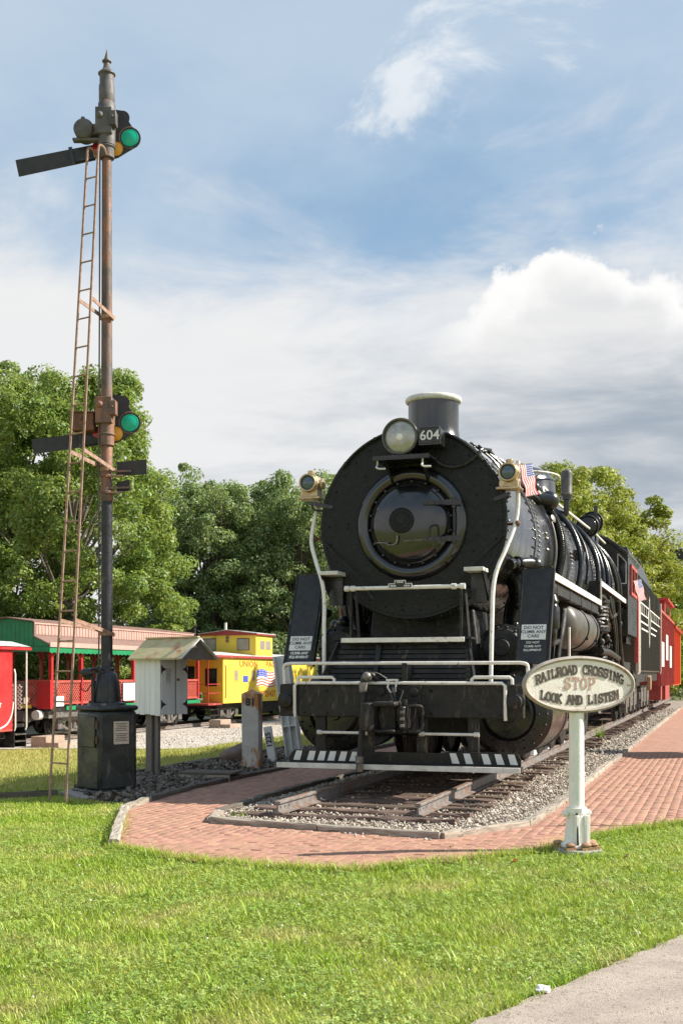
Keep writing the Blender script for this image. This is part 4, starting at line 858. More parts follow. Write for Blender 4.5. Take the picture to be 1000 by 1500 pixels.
# --- cylinders, valve chests, saddle
mb = MB(); mb.prism([(-1.0, 1.5), (-.75, 2.0), (-.7, 2.45), (.7, 2.45), (.75, 2.0), (1.0, 1.5), (.8, .75), (-.8, .75)], (0, .55, 0), (1, 0, 0), (0, 0, 1), (0, 1.5, 0)); mb.build('cylinder_saddle', 'worn_black', loco, bev=.03)
for s_ in (-1, 1):
    x = s_*1.19
    mb = MB(); mb.lathe([(.34, -.02), (.36, -.05), (.50, -.02), (.52, 0), (.565, .03), (.565, .10), (.55, .12), (.55, 1.50), (.565, 1.52), (.565, 1.6), (.3, 1.65)], (x, .42, 1.07), (0, 1, 0), 56, cap0=False); mb.lathe([(.34, -.02), (.30, -.05), (.12, -.06), (.11, -.12), (.01, -.125)], (x, .42, 1.07), (0, 1, 0), 32, cap0=False)
    cy = mb.build('cylinder', K, loco, ang=30)
    mb = MB(); ring_dots(mb, .50, .385, 22, .018, z=1.07, x=x); ring_dots(mb, .40, .36, 12, .014, z=1.07, x=x); mb.build('head_bolts', 'worn_black', cy, kind='stuff')
    mb = MB(); mb.lathe([(.10, -.1), (.12, -.06), (.24, -.04), (.26, 0), (.31, .03), (.31, .09), (.285, .11), (.285, 1.5), (.31, 1.52), (.31, 1.6), (.1, 1.66)], (s_*1.12, .36, 1.93), (0, 1, 0), 40); vc = mb.build('valve_chest', 'worn_black', loco, ang=30)
    mb = MB(); ring_dots(mb, .27, .35, 14, .018, z=1.93, x=s_*1.12); mb.torus((s_*1.12, .33, 1.93), (0, 1, 0), .2, .018, 28, 6); mb.build('chest_bolts', 'worn_black', vc, kind='stuff')
    mb = MB(); mb.tube([(s_*1.1, 1.2, 2.1), (s_*1.2, 1.2, 2.4), (s_*1.22, 1.2, 2.75), (s_*1.12, 1.2, 3.0)], .17, 14, 4); mb.build('steam_pipe', K, loco)
    mb = MB(); mb.bx(min(s_*.75, s_*1.5), max(s_*.75, s_*1.5), .55, 1.95, 1.35, 1.75); mb.build('cylinder_block', 'worn_black', loco, bev=.03)
    # assorted pipes and valves packed in front of the running board
    rr_ = random.Random(10+s_); mb = MB()
    for i in range(7):
        x0 = s_*(.95+.6*rr_.random()); y0 = 1.0+.9*rr_.random(); mb.tube([(x0, y0, 1.7), (x0+.06*rr_.gauss(0, 1), y0+.05, 2.1), (x0+.1*rr_.gauss(0, 1), y0+.1, 2.5), (s_*1.2, y0+.2, 2.95)], .025+.02*rr_.random(), 8, 3)
    mb.each('pipe', K, loco); mb = MB()
    for i in range(12): mb.ball((s_*(1.0+.55*rr_.random()), 1.0+.8*rr_.random(), 1.9+1.0*rr_.random()), .05+.04*rr_.random(), 10, 6)
    mb.build('pipe_fittings', K, loco, kind='stuff')
    mb = MB(); mb.tube([(s_*1.18, .5, 3.02), (s_*1.25, .8, 3.06), (s_*1.38, 1.0, 3.08), (s_*1.46, 1.15, 3.02), (s_*1.46, 1.2, 2.85)], .075, 12, 4); mb.ball((s_*1.42, 1.08, 3.06), .115, 14, 10)
    for yy in (.7, .85): mb.torus((s_*1.25, yy, 3.05), (.5*s_, 1, 0), .085, .02, 16, 6)
    mb.build('feed_pipe', K, loco)
    # leaning guard panels with notices
    xc = s_*1.56; hw = .18; A = Vector((xc, -.05, 1.72)); B = Vector((xc-s_*.0, .48, 2.96)); up = (B-A).normalized(); nrm = Vector((1, 0, 0)).cross(up)*1.0
    if nrm.y > 0: nrm = -nrm
    L = (B-A).length; mb = MB(); mb.add([A+Vector((i*hw, 0, 0))+up*(L*j)-nrm*(.03*k_) for k_ in (0, 1) for j in (0, 1) for i in (-1, 1)], [(0, 1, 3, 2), (4, 6, 7, 5), (0, 4, 5, 1), (2, 3, 7, 6), (0, 2, 6, 4), (1, 5, 7, 3)])
    gp = mb.build('guard_panel', 'panel_grey', loco, bev=.004); gp['label'] = 'dark board with a do not climb notice, %s side of the front' % ('left' if s_ < 0 else 'right')
    mb = MB(); mb.bar(A+Vector((s_*(hw+.02), 0, 0))-nrm*.05, B+Vector((s_*(hw+.02), 0, 0))-nrm*.05, .03, .10, up=nrm); mb.bar(A+Vector((-s_*(hw+.02), 0, 0))-nrm*.05, B+Vector((-s_*(hw+.02), 0, 0))-nrm*.05, .025, .08, up=nrm); mb.bar(B+Vector((-hw, .05, .02)), B+Vector((hw, .05, .02)), .12, .015); mb.build('panel_frame', 'worn_black', gp)
    c = A+up*(.30 if s_ < 0 else .43)+nrm*.006; w_, h_ = .155, .105
    mb = MB(); mb.add([c+Vector((i*w_, 0, 0))+up*(j*h_)+nrm*(.005*k_) for k_ in (0, 1) for j in (-1, 1) for i in (-1, 1)], [(0, 2, 3, 1), (4, 5, 7, 6), (0, 1, 5, 4), (2, 6, 7, 3), (0, 4, 6, 2), (1, 3, 7, 5)]); nt_ = mb.build('notice', 'white_paint', gp, smooth=False)
    text_part('notice_text', ['DO NOT', 'CLIMB ANY', 'CARS'], .044, c+nrm*.0075, (1, 0, 0), up, 'print_black', nt_, gap=1.35, bold=.0006, depth=.002, sx=1.02)
    if s_ < 0: text_part('stencil', ['CLIMB ANY', 'EQUIPMENT'], .036, c-up*.175+nrm*.004, (1, 0, 0), up, 'print_white', gp, gap=1.6, bold=.003, depth=.002)
    else: text_part('stencil', ['DO NOT', 'CLIMB ANY', 'EQUIPMENT'], .030, c-up*.20+nrm*.004, (1, 0, 0), up, 'print_white', gp, gap=1.75, bold=.001, depth=.002)
# --- running boards
for s_ in (-1, 1):
    x0, x1 = sorted((s_*.95, s_*1.5))
    for y0, y1, z in ((2.1, 9.05, 3.0), (9.1, 18.3, 3.40)):
        mb = MB(); mb.bx(x0, x1, y0, y1, z-.02, z+.015); rb = mb.build('running_board', 'worn_black', loco)
        xe = s_*1.5; a, b_ = sorted((xe+s_*.002, xe+s_*.03)); MB().bx(a, b_, y0, y1, z-.045, z+.06).build('board_edge', 'white_pipe', rb, bev=.004)
    mb = MB(); mb.bx(x0, x1, 9.06, 9.09, 3.0, 3.46); mb.build('board_riser', K, loco)
    a, b_ = sorted((s_*1.502, s_*1.53)); MB().bx(a, b_, 9.055, 9.085, 2.96, 3.5).build('riser_edge', 'white_pipe', loco)
    mb = MB(); a, b_ = sorted((s_*1.25, s_*1.48)); mb.bx(a, b_, 2.6, 8.9, 2.78, 2.95)
    for y in (2.9, 4.4, 6, 7.6): mb.bx(a-.01, b_+.01, y, y+.1, 2.76, 2.96)
    mb.tube([(s_*1.42, 2.2, 2.86), (s_*1.42, 2.7, 2.86)], .09, 12); mb.build('board_girder', 'worn_black', loco, bev=.01)
    # air reservoir
    mb = MB(); mb.lathe([(.02, -.14), (.2, -.11), (.33, -.05), (.39, .05), (.39, 3.5), (.33, 3.6), (.1, 3.68)], (s_*1.16, 4.95, 2.42), (0, 1, 0), 40); rs = mb.build('air_reservoir', 'tank_grey', loco)
    mb = MB()
    for y in (6.5, 8.05):
        mb.torus((s_*1.16, y, 2.42), (0, 1, 0), .398, .016, 36, 6); mb.box((s_*1.50, y, 2.22), (.09, .06, .05))
    mb.each('reservoir_strap', 'worn_black', rs)
    # compressor: ribbed upright cylinders
    mb = MB()
    for z0, h_, r_ in ((1.55, .62, .30), (2.28, .14, .16), (2.48, .66, .33)):
        mb.lathe([(r_*1.1, 0), (r_*1.1, .06), (r_, .07)]+[q_ for i in range(6) for q_ in ((r_*1.05, .09+i*(h_-.18)/6), (r_*.97, .09+(i+.5)*(h_-.18)/6))]+[(r_, h_-.07), (r_*1.1, h_-.06), (r_*1.1, h_), (.05, h_+.03)], (s_*1.22, 10.3, z0), (0, 0, 1), 28)
    cm = mb.build('air_compressor', 'worn_black', loco, ang=30)
    mb = MB()
    for z in (1.6, 2.14, 2.53, 3.1):
        for i in range(16): mb.cyl((s_*1.22+.34*math.cos(i*.393), 10.3+.34*math.sin(i*.393), z), (s_*1.22+.34*math.cos(i*.393), 10.3+.34*math.sin(i*.393), z+.05), .018, n=6)
    mb.build('flange_bolts', 'steel_worn', cm, kind='stuff')
    mb = MB()
    for pts, r_ in (([(1.48, 9.4, 2.05), (1.5, 11, 2.05), (1.5, 13.2, 1.95)], .07), ([(1.45, 11.5, 3.3), (1.5, 11.6, 2.9), (1.5, 12.2, 2.5), (1.5, 12.4, 1.9)], .05), ([(1.42, 12.3, 3.3), (1.5, 12.5, 2.6), (1.46, 13.4, 1.6)], .055), ([(1.4, 9.5, 3.2), (1.5, 10.2, 3.15), (1.5, 11.4, 2.85), (1.5, 12.6, 2.95)], .04), ([(1.5, 13.2, 3.3), (1.5, 13.6, 2.4), (1.48, 14.6, 1.8)], .06), ([(1.44, 4.0, 2.6), (1.46, 3.6, 2.3), (1.42, 3.4, 1.9), (1.42, 3.3, 1.5)], .05), ([(1.5, 7.0, 1.9), (1.5, 7.0, 1.4), (1.4, 7.2, 1.2)], .035)):
        mb.tube([(s_*p[0], p[1], p[2]) for p in pts], r_, 10, 5)
    mb.each('side_pipe', 'worn_black', loco); mb = MB()
    for i in range(40):
        yy = 9.4+4.8*random.random(); mb.ball((s_*(1.3+.2*random.random()), yy, 1.5+1.75*random.random()), .04+.05*random.random(), 8, 6)
    mb.build('pipe_fittings', 'worn_black', loco, kind='stuff')
    MB().cyl((s_*1.55, 3.75, 2.32), (s_*1.55, 3.75, 1.5), .022, n=8).build('step_grab', 'white_pipe', loco)
    mb = MB(); mb.lathe([(.10, 0), (.11, .03), (.11, .3), (.08, .36), (.1, .4), (.06, .5)], (s_*1.46, 2.5, 2.25), (0, 0, 1), 14); mb.tube([(s_*1.46, 2.5, 2.3), (s_*1.47, 2.55, 2.12), (s_*1.4, 2.9, 2.05), (s_*1.42, 3.5, 2.1)], .05, 10, 4); mb.build('check_valve', K, loco)
    # wheels
    for i, y in enumerate((2.75, 4.2, 5.65, 7.1, 8.55)):
        if i == 0:
            mb = MB(); mb.lathe([(.66, -.07), (.70, -.065), (.70, -.045), (.655, -.03), (.645, .07), (.60, .075), (.59, .04), (.56, .03)], (0, 0, 0), (s_, 0, 0), 44, cap0=False, cap1=False); mb.lathe([(.18, -.07), (.18, .09), (.10, .11), (.01, .11)], (0, 0, 0), (s_, 0, 0), 20)
            for k_ in range(14): a = k_*6.283/14; mb.bar((s_*.02, .15*math.cos(a), .15*math.sin(a)), (s_*.02, .6*math.cos(a), .6*math.sin(a)), .05, .07)
            mb.prism([(.6*math.cos(a), .6*math.sin(a)) for a in [rad(x) for x in range(200, 341, 20)]], (s_*.0, 0, 0), (0, 1, 0), (0, 0, 1), (s_*.065, 0, 0))
            dw = mb.build('driving_wheel', 'worn_black', loco, ang=30); wm = dw.data
        else: dw = bpy.data.objects.new('driving_wheel', wm); COL.objects.link(dw); dw.parent = loco
        dw.location = (s_*.76, y, .855)
    mb = MB(); mb.bx(min(s_*.90, s_*.95), max(s_*.90, s_*.95), 2.55, 8.75, .52, .66)
    for y in (2.75, 4.2, 5.65, 7.1, 8.55): mb.cyl((s_*.84, y, .59), (s_*.99, y, .59), .11, n=18)
    mb.build('side_rod', 'steel_worn', loco, bev=.01)
    mb = MB(); mb.bar((s_*1.19, 1.8, 1.07), (s_*1.19, 3.2, 1.07), .11, .11); mb.bx(min(s_*1.08, s_*1.3), max(s_*1.08, s_*1.3), 2.9, 3.35, .85, 1.3); mb.bar((s_*1.06, 3.1, 1.05), (s_*1.04, 5.6, .62), .07, .16); mb.build('main_rod', 'steel_worn', loco, bev=.01)
    mb = MB(); mb.bx(min(s_*1.1, s_*1.28), max(s_*1.1, s_*1.28), 2.0, 4.6, 1.34, 1.44); mb.bar((s_*1.2, 4.2, 1.5), (s_*1.2, 4.6, 2.4), .1, .2); mb.bar((s_*1.2, 2.0, 1.8), (s_*1.18, 4.4, 1.75), .05, .07); mb.bar((s_*1.25, 3.1, 1.2), (s_*1.2, 2.9, 1.95), .05, .1); mb.build('valve_gear', 'worn_black', loco, bev=.01)
    mb = MB(); mb.lathe([(.50, -.06), (.54, -.05), (.48, .0), (.48, .06), (.42, .07), (.2, .03), (.1, .09), (.01, .09)], (0, 0, 0), (s_, 0, 0), 36, cap0=False); tw = mb.build('trailing_wheel', 'worn_black', loco); tw.location = (s_*.76, 12.6, .68)
    mb = MB(); mb.bx(min(s_*.55, s_*.7), max(s_*.55, s_*.7), .7, 17.5, 1.0, 1.75); mb.build('main_frame', 'worn_black', loco)
    mb = MB(); mb.bx(min(s_*1.0, s_*1.45), max(s_*1.0, s_*1.45), 13.2, 17.6, 1.2, 1.9); mb.build('ash_pan', 'worn_black', loco)
# --- pipes wrapped round the boiler
def wrap(y0, y1, a0, a1, R, r_, m, name, n=18, ribs=False):
    pts = [((R)*math.cos(rad(a0+(a1-a0)*i/n)), y0+(y1-y0)*i/n, BZ+R*math.sin(rad(a0+(a1-a0)*i/n))) for i in range(n+1)]
    mb = MB(); mb.tube(pts, r_, 10)
    if ribs:
        P = spline(pts, 3)
        for i in range(1, len(P)-1): mb.torus(P[i], P[i+1]-P[i-1], r_*1.02, r_*.18, 12, 5)
    return mb.build(name, m, boiler)
wrap(5.1, 4.25, 62, -22, 1.34, .062, K, 'wrapped_hose', ribs=True)
for y0, y1, a0, a1, r_ in ((3.9, 3.75, 20, -26, .028), (3.98, 3.88, 8, -26, .022), (7.1, 6.6, 70, -15, .05), (8.5, 7.7, 72, -10, .035), (9.9, 9.3, 70, -8, .055), (10.6, 10.2, 66, -6, .05), (11.6, 11.1, 68, -6, .055), (12.4, 12.0, 60, -6, .035), (13.0, 13.3, 60, -6, .05), (13.6, 14.0, 56, -6, .05)):
    wrap(y0, y1, a0, a1, 1.30+.014*(y0-4)+r_, r_, K if r_ > .03 else 'tank_grey', 'wrapped_pipe')
mb = MB(); mb.box((1.30, 7.2, 3.8), (.22, .3, .14), (0, .2, 0)); mb.bx(1.2, 1.42, 6.95, 7.1, 3.68, 3.82); mb.build('boiler_check', K, boiler, bev=.01)
mb = MB()
for i in range(16):
    mb.ball((.78+.32*random.random(), 3.0+2.4*random.random(), 4.42+.28*random.random()), .05+.05*random.random(), 10, 7)
mb.cyl((.6, 4.3, 4.52), (1.18, 4.5, 4.42), .105, n=16); mb.cyl((.95, 4.45, 4.62), (1.0, 4.5, 4.2), .09, n=14); mb.ball((1.12, 4.6, 4.44), .17, 14, 10); mb.tube([(.5, 3.0, 4.72), (.8, 3.4, 4.62), (1.0, 4.2, 4.55)], .03, 8, 4); mb.tube([(.95, .3, 4.5), (.98, 1.2, 4.42), (1.0, 2.6, 4.42), (1.02, 4.2, 4.4)], .026, 8, 3); mb.tube([(.86, .1, 4.52), (.9, 1.0, 4.5), (.9, 2.8, 4.52), (.9, 4.2, 4.5)], .018, 8, 3)
mb.build('boiler_fittings', K, boiler)
mb = MB(); mb.lathe([(.07, 0), (.07, .05), (.05, .06)], (1.16, 4.5, 4.12), (1, -.3, .3), 12); mb.build('gauge_fitting', 'steel_worn', boiler)
MB().tube([(1.02, .25, 4.32), (1.0, 2.68, 4.56), (1.0, 4.30, 4.54), (1.0, 4.43, 4.53), (1.0, 4.83, 4.70), (1.0, 5.2, 4.70), (1.0, 5.7, 4.66), (1.03, 6.5, 4.64), (1.03, 12.2, 4.83), (1.03, 15.1, 4.86)], .026, 8).build('boiler_handrail', 'white_pipe', loco)
MB().tube([(-1.02, .25, 4.32), (-1.0, 2.68, 4.56), (-1.03, 6.5, 4.64), (-1.03, 15.1, 4.86)], .026, 8).build('boiler_handrail', 'white_pipe', loco)
mb = MB()
for i in range(3): mb.tube([(.74+.1*i, .1+.2*i, 4.58-.05*i), (1.02+.05*i, .25+.2*i, 4.35), (1.2, .3+.2*i, 4.05)], .016, 6, 4)
mb.each('shoulder_pipe', K, loco)
# --- cab
ROOF = [(0, 5.20), (.5, 5.16), (.8, 5.08), (1.09, 4.98), (1.34, 4.80), (1.60, 4.58)]
full = [(-x, z) for x, z in ROOF[::-1]]+ROOF[1:]
mb = MB(); mb.prism(full+[(1.56, 4.55), (1.56, 3.42), (1.36, 3.42), (1.25, 4.1), (.9, 4.6), (0, 4.88), (-.9, 4.6), (-1.25, 4.1), (-1.36, 3.42), (-1.56, 3.42), (-1.56, 4.55)], (0, 15.2, 0), (1, 0, 0), (0, 0, 1), (0, .04, 0)); cabf = mb.build('cab_front', K, loco, smooth=False)
mb = MB(); mb.add([(x, y, z+.012) for y in (15.0, 18.9) for x, z in full]+[(x*.985, y, z-.05) for y in (15.0, 18.9) for x, z in full], [(i, i+1, 11+i+1, 11+i) for i in range(10)]+[(22+i, 33+i, 33+i+1, 22+i+1) for i in range(10)]+[(i, 22+i, 23+i, i+1) for i in range(10)]+[(11+i, 12+i, 34+i, 33+i) for i in range(10)]+[(0, 11, 33, 22), (10, 32, 43, 21)]); cr = mb.build('cab_roof', K, loco)
mb = MB()
for y in (15.0, 16.3, 17.6, 18.88): mb.tube([(x, y, z+.02) for x, z in full], .016, 6)
mb.tube([(1.56, 15, 4.64), (1.60, 18.9, 4.64)], .012, 6); mb.build('roof_ribs', 'tank_grey', cr)
for s_ in (-1, 1):
    a, b_ = sorted((s_*1.54, s_*1.575))
    mb = MB(); mb.bx(a, b_, 15.2, 18.5, 2.6, 3.7); mb.bx(a, b_, 15.2, 15.9, 3.7, 4.58); mb.bx(a, b_, 17.9, 18.5, 3.7, 4.58); mb.bx(a, b_, 15.9, 17.9, 4.40, 4.58); cs = mb.build('cab_side', K, loco)
    a, b_ = sorted((s_*1.55, s_*1.62)); mb = MB(); mb.bx(a, b_, 15.9, 16.0, 3.7, 4.4); mb.bx(a, b_, 16.9, 17.0, 3.7, 4.4); mb.bx(a, b_, 17.8, 17.9, 3.7, 4.4); mb.bx(a, b_, 16.0, 17.8, 4.32, 4.4); mb.bx(a, b_, 15.9, 17.9, 3.62, 3.7); mb.build('window_frame', 'red_faded', cs)
    mb = MB(); mb.bx(a+.01, b_-.03, 16.0, 17.8, 3.72, 4.32); mb.build('window_pane', 'window_dark', cs)
    a, b_ = sorted((s_*1.50, s_*1.60)); mb = MB(); mb.bx(a, b_, 18.52, 18.75, 1.9, 4.2); mb.build('cab_gangway_door', 'red_faded', loco)
mb = MB()
for a, b_ in (((1.33, 3.86), (1.33, 4.62)), ((1.53, 3.86), (1.53, 4.40)), ((1.33, 3.86), (1.53, 3.86)), ((1.33, 4.62), (1.53, 4.40))): mb.bar((a[0], 15.19, a[1]), (b_[0], 15.19, b_[1]), .022, .022)
mb.build('cab_front_window', 'white_dull', cabf)
mb = MB(); mb.add([(1.34, 15.195, 3.87), (1.52, 15.195, 3.87), (1.52, 15.195, 4.39), (1.34, 15.195, 4.6)], [(0, 1, 2, 3)]); mb.build('window_pane', 'window_dark', cabf)
mb = MB(); mb.lathe([(1.36, 15.2), (1.30, 17.4)], (0, 0, BZ), (0, 1, 0), 40); mb.bx(-1.4, 1.4, 17.0, 18.5, 2.4, 2.6); mb.build('backhead', K, loco)
# --- tender
tend = empty('tender', L2W(0, 18.9, 0), -YAW, 'dark ribbed tender with white bands and emblem behind the locomotive cab', 'tender')
ty0, ty1 = .35, 12.8
mb = MB(); mb.bx(-1.5, 1.5, ty0, ty1, 1.66, 4.48); tb = mb.build('tank', 'tender_side', tend, bev=.03)
mb = MB(); mb.add([(-1.5, ty0+.2, 4.48), (1.5, ty0+.2, 4.48), (1.5, 8.5, 4.48), (-1.5, 8.5, 4.48), (-1.2, ty0+.4, 5.25), (1.2, ty0+.4, 5.25), (1.2, 8.0, 5.25), (-1.2, 8.0, 5.25)], [(0, 1, 5, 4), (1, 2, 6, 5), (2, 3, 7, 6), (3, 0, 4, 7), (4, 5, 6, 7)]); mb.build('coal_bunker', K, tend, smooth=False)
mb = MB()
for i in range(42):
    y = ty0+.15+i*.29
    for s_ in (-1, 1): a, b_ = sorted((s_*1.5, s_*1.516)); mb.bx(a, b_, y, y+.025, 1.7, 4.45)
mb.build('side_ribs', 'tender_side', tb, kind='stuff')
mb = MB()
for z in (3.72, 3.40): mb.bx(1.518, 1.524, ty0+.1, ty1-.1, z-.02, z+.02)
for y in (1.0, 2.2, 2.7, 3.4, 4.5, 7.4, 8.6, 9.3, 10.4, 11.5): mb.bx(1.518, 1.523, y, y+.09, 3.42, 3.7)
for z, y0, y1 in ((3.16, 1.2, 10.6), (2.96, 2.2, 9.8)): mb.bx(1.518, 1.524, y0, 5.4, z-.025, z+.025); mb.bx(1.518, 1.524, 6.9, y1, z-.025, z+.025)
mb.prism([(6.1, 4.15), (6.5, 3.75), (7.0, 3.45), (6.6, 3.1), (6.15, 2.45), (5.7, 3.1), (5.3, 3.45), (5.8, 3.75)], (1.517, 0, 0), (0, 1, 0), (0, 0, 1), (.009, 0, 0)); mb.build('painted_emblem', 'white_dull', tb, smooth=False)
mb = MB(); mb.prism([(6.1, 4.0), (6.4, 3.7), (6.75, 3.45), (6.45, 3.1), (6.15, 2.65), (5.85, 3.1), (5.55, 3.45), (5.85, 3.7)], (1.525, 0, 0), (0, 1, 0), (0, 0, 1), (.006, 0, 0)); mb.build('emblem_centre', 'tender_side', tb, smooth=False)
for y in (ty0-.02, ty0+.45): MB().tube([(1.53, y, 1.6), (1.56, y, 1.66), (1.56, y, 4.0), (1.53, y, 4.04)], .03, 8).build('grab_iron', 'white_pipe', tend)
MB().tube([(1.53, ty1-.1, 1.6), (1.56, ty1-.1, 1.7), (1.56, ty1-.1, 4.3)], .02, 8).build('grab_iron', 'white_pipe', tend)
mb = MB(); mb.bx(-1.4, 1.4, ty0, ty1, 1.35, 1.66); mb.bx(1.0, 1.5, .2, 1.6, 1.25, 1.45); mb.build('underframe', 'worn_black', tend)
tw_me = None
for y in (1.6, 3.2, 4.8, 8.2, 9.8, 11.4):
    for s_ in (-1, 1):
        if tw_me is None: mb = MB(); mb.lathe([(.44, -.06), (.48, -.05), (.425, 0), (.425, .06), (.37, .07), (.2, .03), (.12, .1), (.01, .1)], (0, 0, 0), (1, 0, 0), 32, cap0=False); w = mb.build('wheel', 'worn_black', tend); tw_me = w.data
        else: w = bpy.data.objects.new('wheel', tw_me); COL.objects.link(w); w.parent = tend
        w.location = (s_*.78, y, .63); w.rotation_euler = (0, 0, 0 if s_ > 0 else math.pi)
for y0 in (1.2, 7.8):
    mb = MB(); mb.bx(.95, 1.1, y0-.1, y0+4.1, .72, .95)
    for k_ in range(3): mb.bx(.93, 1.14, y0+.2+1.6*k_, y0+.6+1.6*k_, .45, 1.1); mb.bar((1.02, y0+.65+1.6*k_, .5), (1.02, y0+1.1+1.6*k_, 1.15), .06, .06); mb.cyl((1.02, y0+1.2+1.6*k_, .6), (1.02, y0+1.2+1.6*k_, 1.2), .12, n=12)
    mb.build('truck_frame', 'steel_worn', tend, bev=.01)
mb = MB(); mb.prism([(0, 0), (.35, .05), (.4, .3), (.2, .5), (0, .45)], (1.45, 6.0, 1.05), (0, 1, 0), (0, 0, 1), (.12, 0, 0)); mb.build('drain_hopper', 'rust_stone', tend, bev=.02)
# --- red cars behind the tender
def simple_wheels(par, ys, rz=.2, r_=.42, x=.78):
    me = None
    for y in ys:
        for s_ in (-1, 1):
            if me is None: mb = MB(); mb.lathe([(r_, -.06), (r_+.03, -.05), (r_-.02, 0), (r_-.02, .06), (r_-.07, .07), (.2, .03), (.12, .1), (.01, .1)], (0, 0, 0), (1, 0, 0), 28, cap0=False); w = mb.build('wheel', 'worn_black', par); me = w.data
            else: w = bpy.data.objects.new('wheel', me); COL.objects.link(w); w.parent = par
            w.location = (s_*x, y, rz+r_); w.rotation_euler = (0, 0, 0 if s_ > 0 else math.pi)
g = empty('gondola_car', L2W(0, 32.9, 0), -YAW, 'dull red open freight car coupled behind the tender', 'train car')
mb = MB(); mb.bx(-1.42, 1.42, 0, 12.5, 1.1, 1.35); mb.bx(1.36, 1.42, 0, 12.5, 1.35, 4.05); mb.bx(-1.42, -1.36, 0, 12.5, 1.35, 4.05); mb.bx(-1.36, 1.36, 0, .06, 1.35, 4.05); mb.bx(-1.36, 1.36, 12.44, 12.5, 1.35, 4.05); mb.build('body', 'red_dull', g)
for i in range(14): MB().bx(1.422, 1.50, .1+i*.93, .22+i*.93, 1.1, 4.05).build('side_post', 'red_dull', g)
mb = MB(); mb.bx(1.38, 1.53, 0, 12.5, 4.05, 4.15); mb.build('top_rail', 'red_faded', g)
for k_ in range(3): MB().bx(1.505, 1.512, .5+3.6*k_, 2.4+3.6*k_, 1.9+.3*(k_ % 2), 2.9+.4*(k_ % 2)).build('faded_patch', 'white_dull', g)
mb = MB()
for k_ in range(8): mb.cyl((1.53, 12.1, 1.3+.35*k_), (1.53, 12.45, 1.3+.35*k_), .016, n=6)
mb.each('ladder_rung', 'red_faded', g)
mb = MB(); mb.bx(1.0, 1.48, .2, 1.2, .55, 1.1); mb.bx(1.0, 1.48, 4, 8, .5, 1.1); mb.each('side_skirt', 'red_dull', g); simple_wheels(g, (1.6, 3.2, 9.3, 10.9))
g = empty('red_caboose', L2W(0, 46.6, 0), -YAW, 'bright orange red caboose with raised lookout at the end of the locomotive line', 'train car')
mb = MB(); mb.bx(-1.42, 1.42, 1.2, 10, 1.0, 3.95); mb.build('body', 'orange_red', g); mb = MB(); mb.bx(-1.55, 1.55, 0, 11, 3.952, 4.08); mb.build('roof', 'red_car', g)
mb = MB()
for i in range(28): mb.bx(1.421, 1.44, 1.3+i*.31, 1.33+i*.31, 1.05, 3.9)
mb.build('battens', 'orange_red', g, kind='stuff'); simple_wheels(g, (2, 3.6, 7.8, 9.4))
mb = MB(); mb.bx(-1.25, 1.25, -5.4, 1.0, 4.16, 5.0); cu_ = mb.build('lookout', 'red_car', g); mb = MB(); mb.bx(-1.42, 1.42, -5.7, 1.3, 5.002, 5.12); mb.build('lookout_roof', 'red_car', cu_); MB().bx(.2, 1.1, -5.43, -5.402, 4.3, 4.85).build('window', 'window_tan', cu_); MB().bx(-1.0, -.1, -5.43, -5.402, 4.3, 4.85).build('window', 'window_tan', cu_); MB().bx(1.252, 1.27, -4.4, -.4, 4.3, 4.85).build('window', 'window_dark', cu_)
mb = MB()
for y in (10.4, 10.9, .3): mb.cyl((1.4, y, 1.0), (1.4, y, 3.95), .03, n=6)
mb.bx(-1.3, 1.4, 10, 11, 1.0, 1.1); mb.build('end_rail', 'yellow_paint', g)

# --- small flags
def flag(name, par_loc, ex, ey, w_, h_, label, wave=.02):
    f = empty(name, par_loc, 0, label, 'flag', 'small flags tied to the locomotive')
    ex, ey = Vector(ex), Vector(ey); nz = ex.cross(ey).normalized(); nu, nv = 30, 26; P = []
    for j in range(nv+1):
        for i in range(nu+1): P.append(ex*(w_*i/nu)+ey*(h_*j/nv)+nz*(wave*math.sin(i*.35+j*.12)*(.3+i/nu)))
    me = bpy.data.meshes.new('cloth'); fs = []; mi = []
    for j in range(nv):
        for i in range(nu):
            fs.append((j*(nu+1)+i, j*(nu+1)+i+1, (j+1)*(nu+1)+i+1, (j+1)*(nu+1)+i)); can = i < 12 and j >= 12
            mi.append((1 if (i % 2 == 1 and j % 2 == 1) else 2) if can else (0 if (j//2) % 2 == 0 else 1))
    me.from_pydata(P, [], fs)
    for m_ in ('flag_red', 'flag_white', 'flag_blue'): me.materials.append(MATS[m_])
    me.polygons.foreach_set('material_index', mi); me.update(); o = mk('cloth', me, f)
    so_ = o.modifiers.new('thick', 'SOLIDIFY'); so_.thickness = .002
    MB().tube([ey*(-h_*.7)-ex*.01, ey*(h_*1.05)-ex*.01], .006, 6).build('stick', 'step_wood', f)
    return f
ca, sa = CY, SY
fx = Vector((.20, .02, -.98)).normalized(); fy = Vector((.86, .42, .28)).normalized(); fy = (fy-fx*fy.dot(fx)).normalized()
flag('small_flag', L2W(1.40, .0, 4.22), fx, fy, .40, .19, 'small stars and stripes flag hanging by the right marker lamp')
flag('small_flag', L2W(1.62, 16.4, 4.0), Vector((.25, 0, -.97)).normalized(), Vector((.87, .42, .24)).normalized(), .55, .26, 'small stars and stripes flag hanging by the cab window')
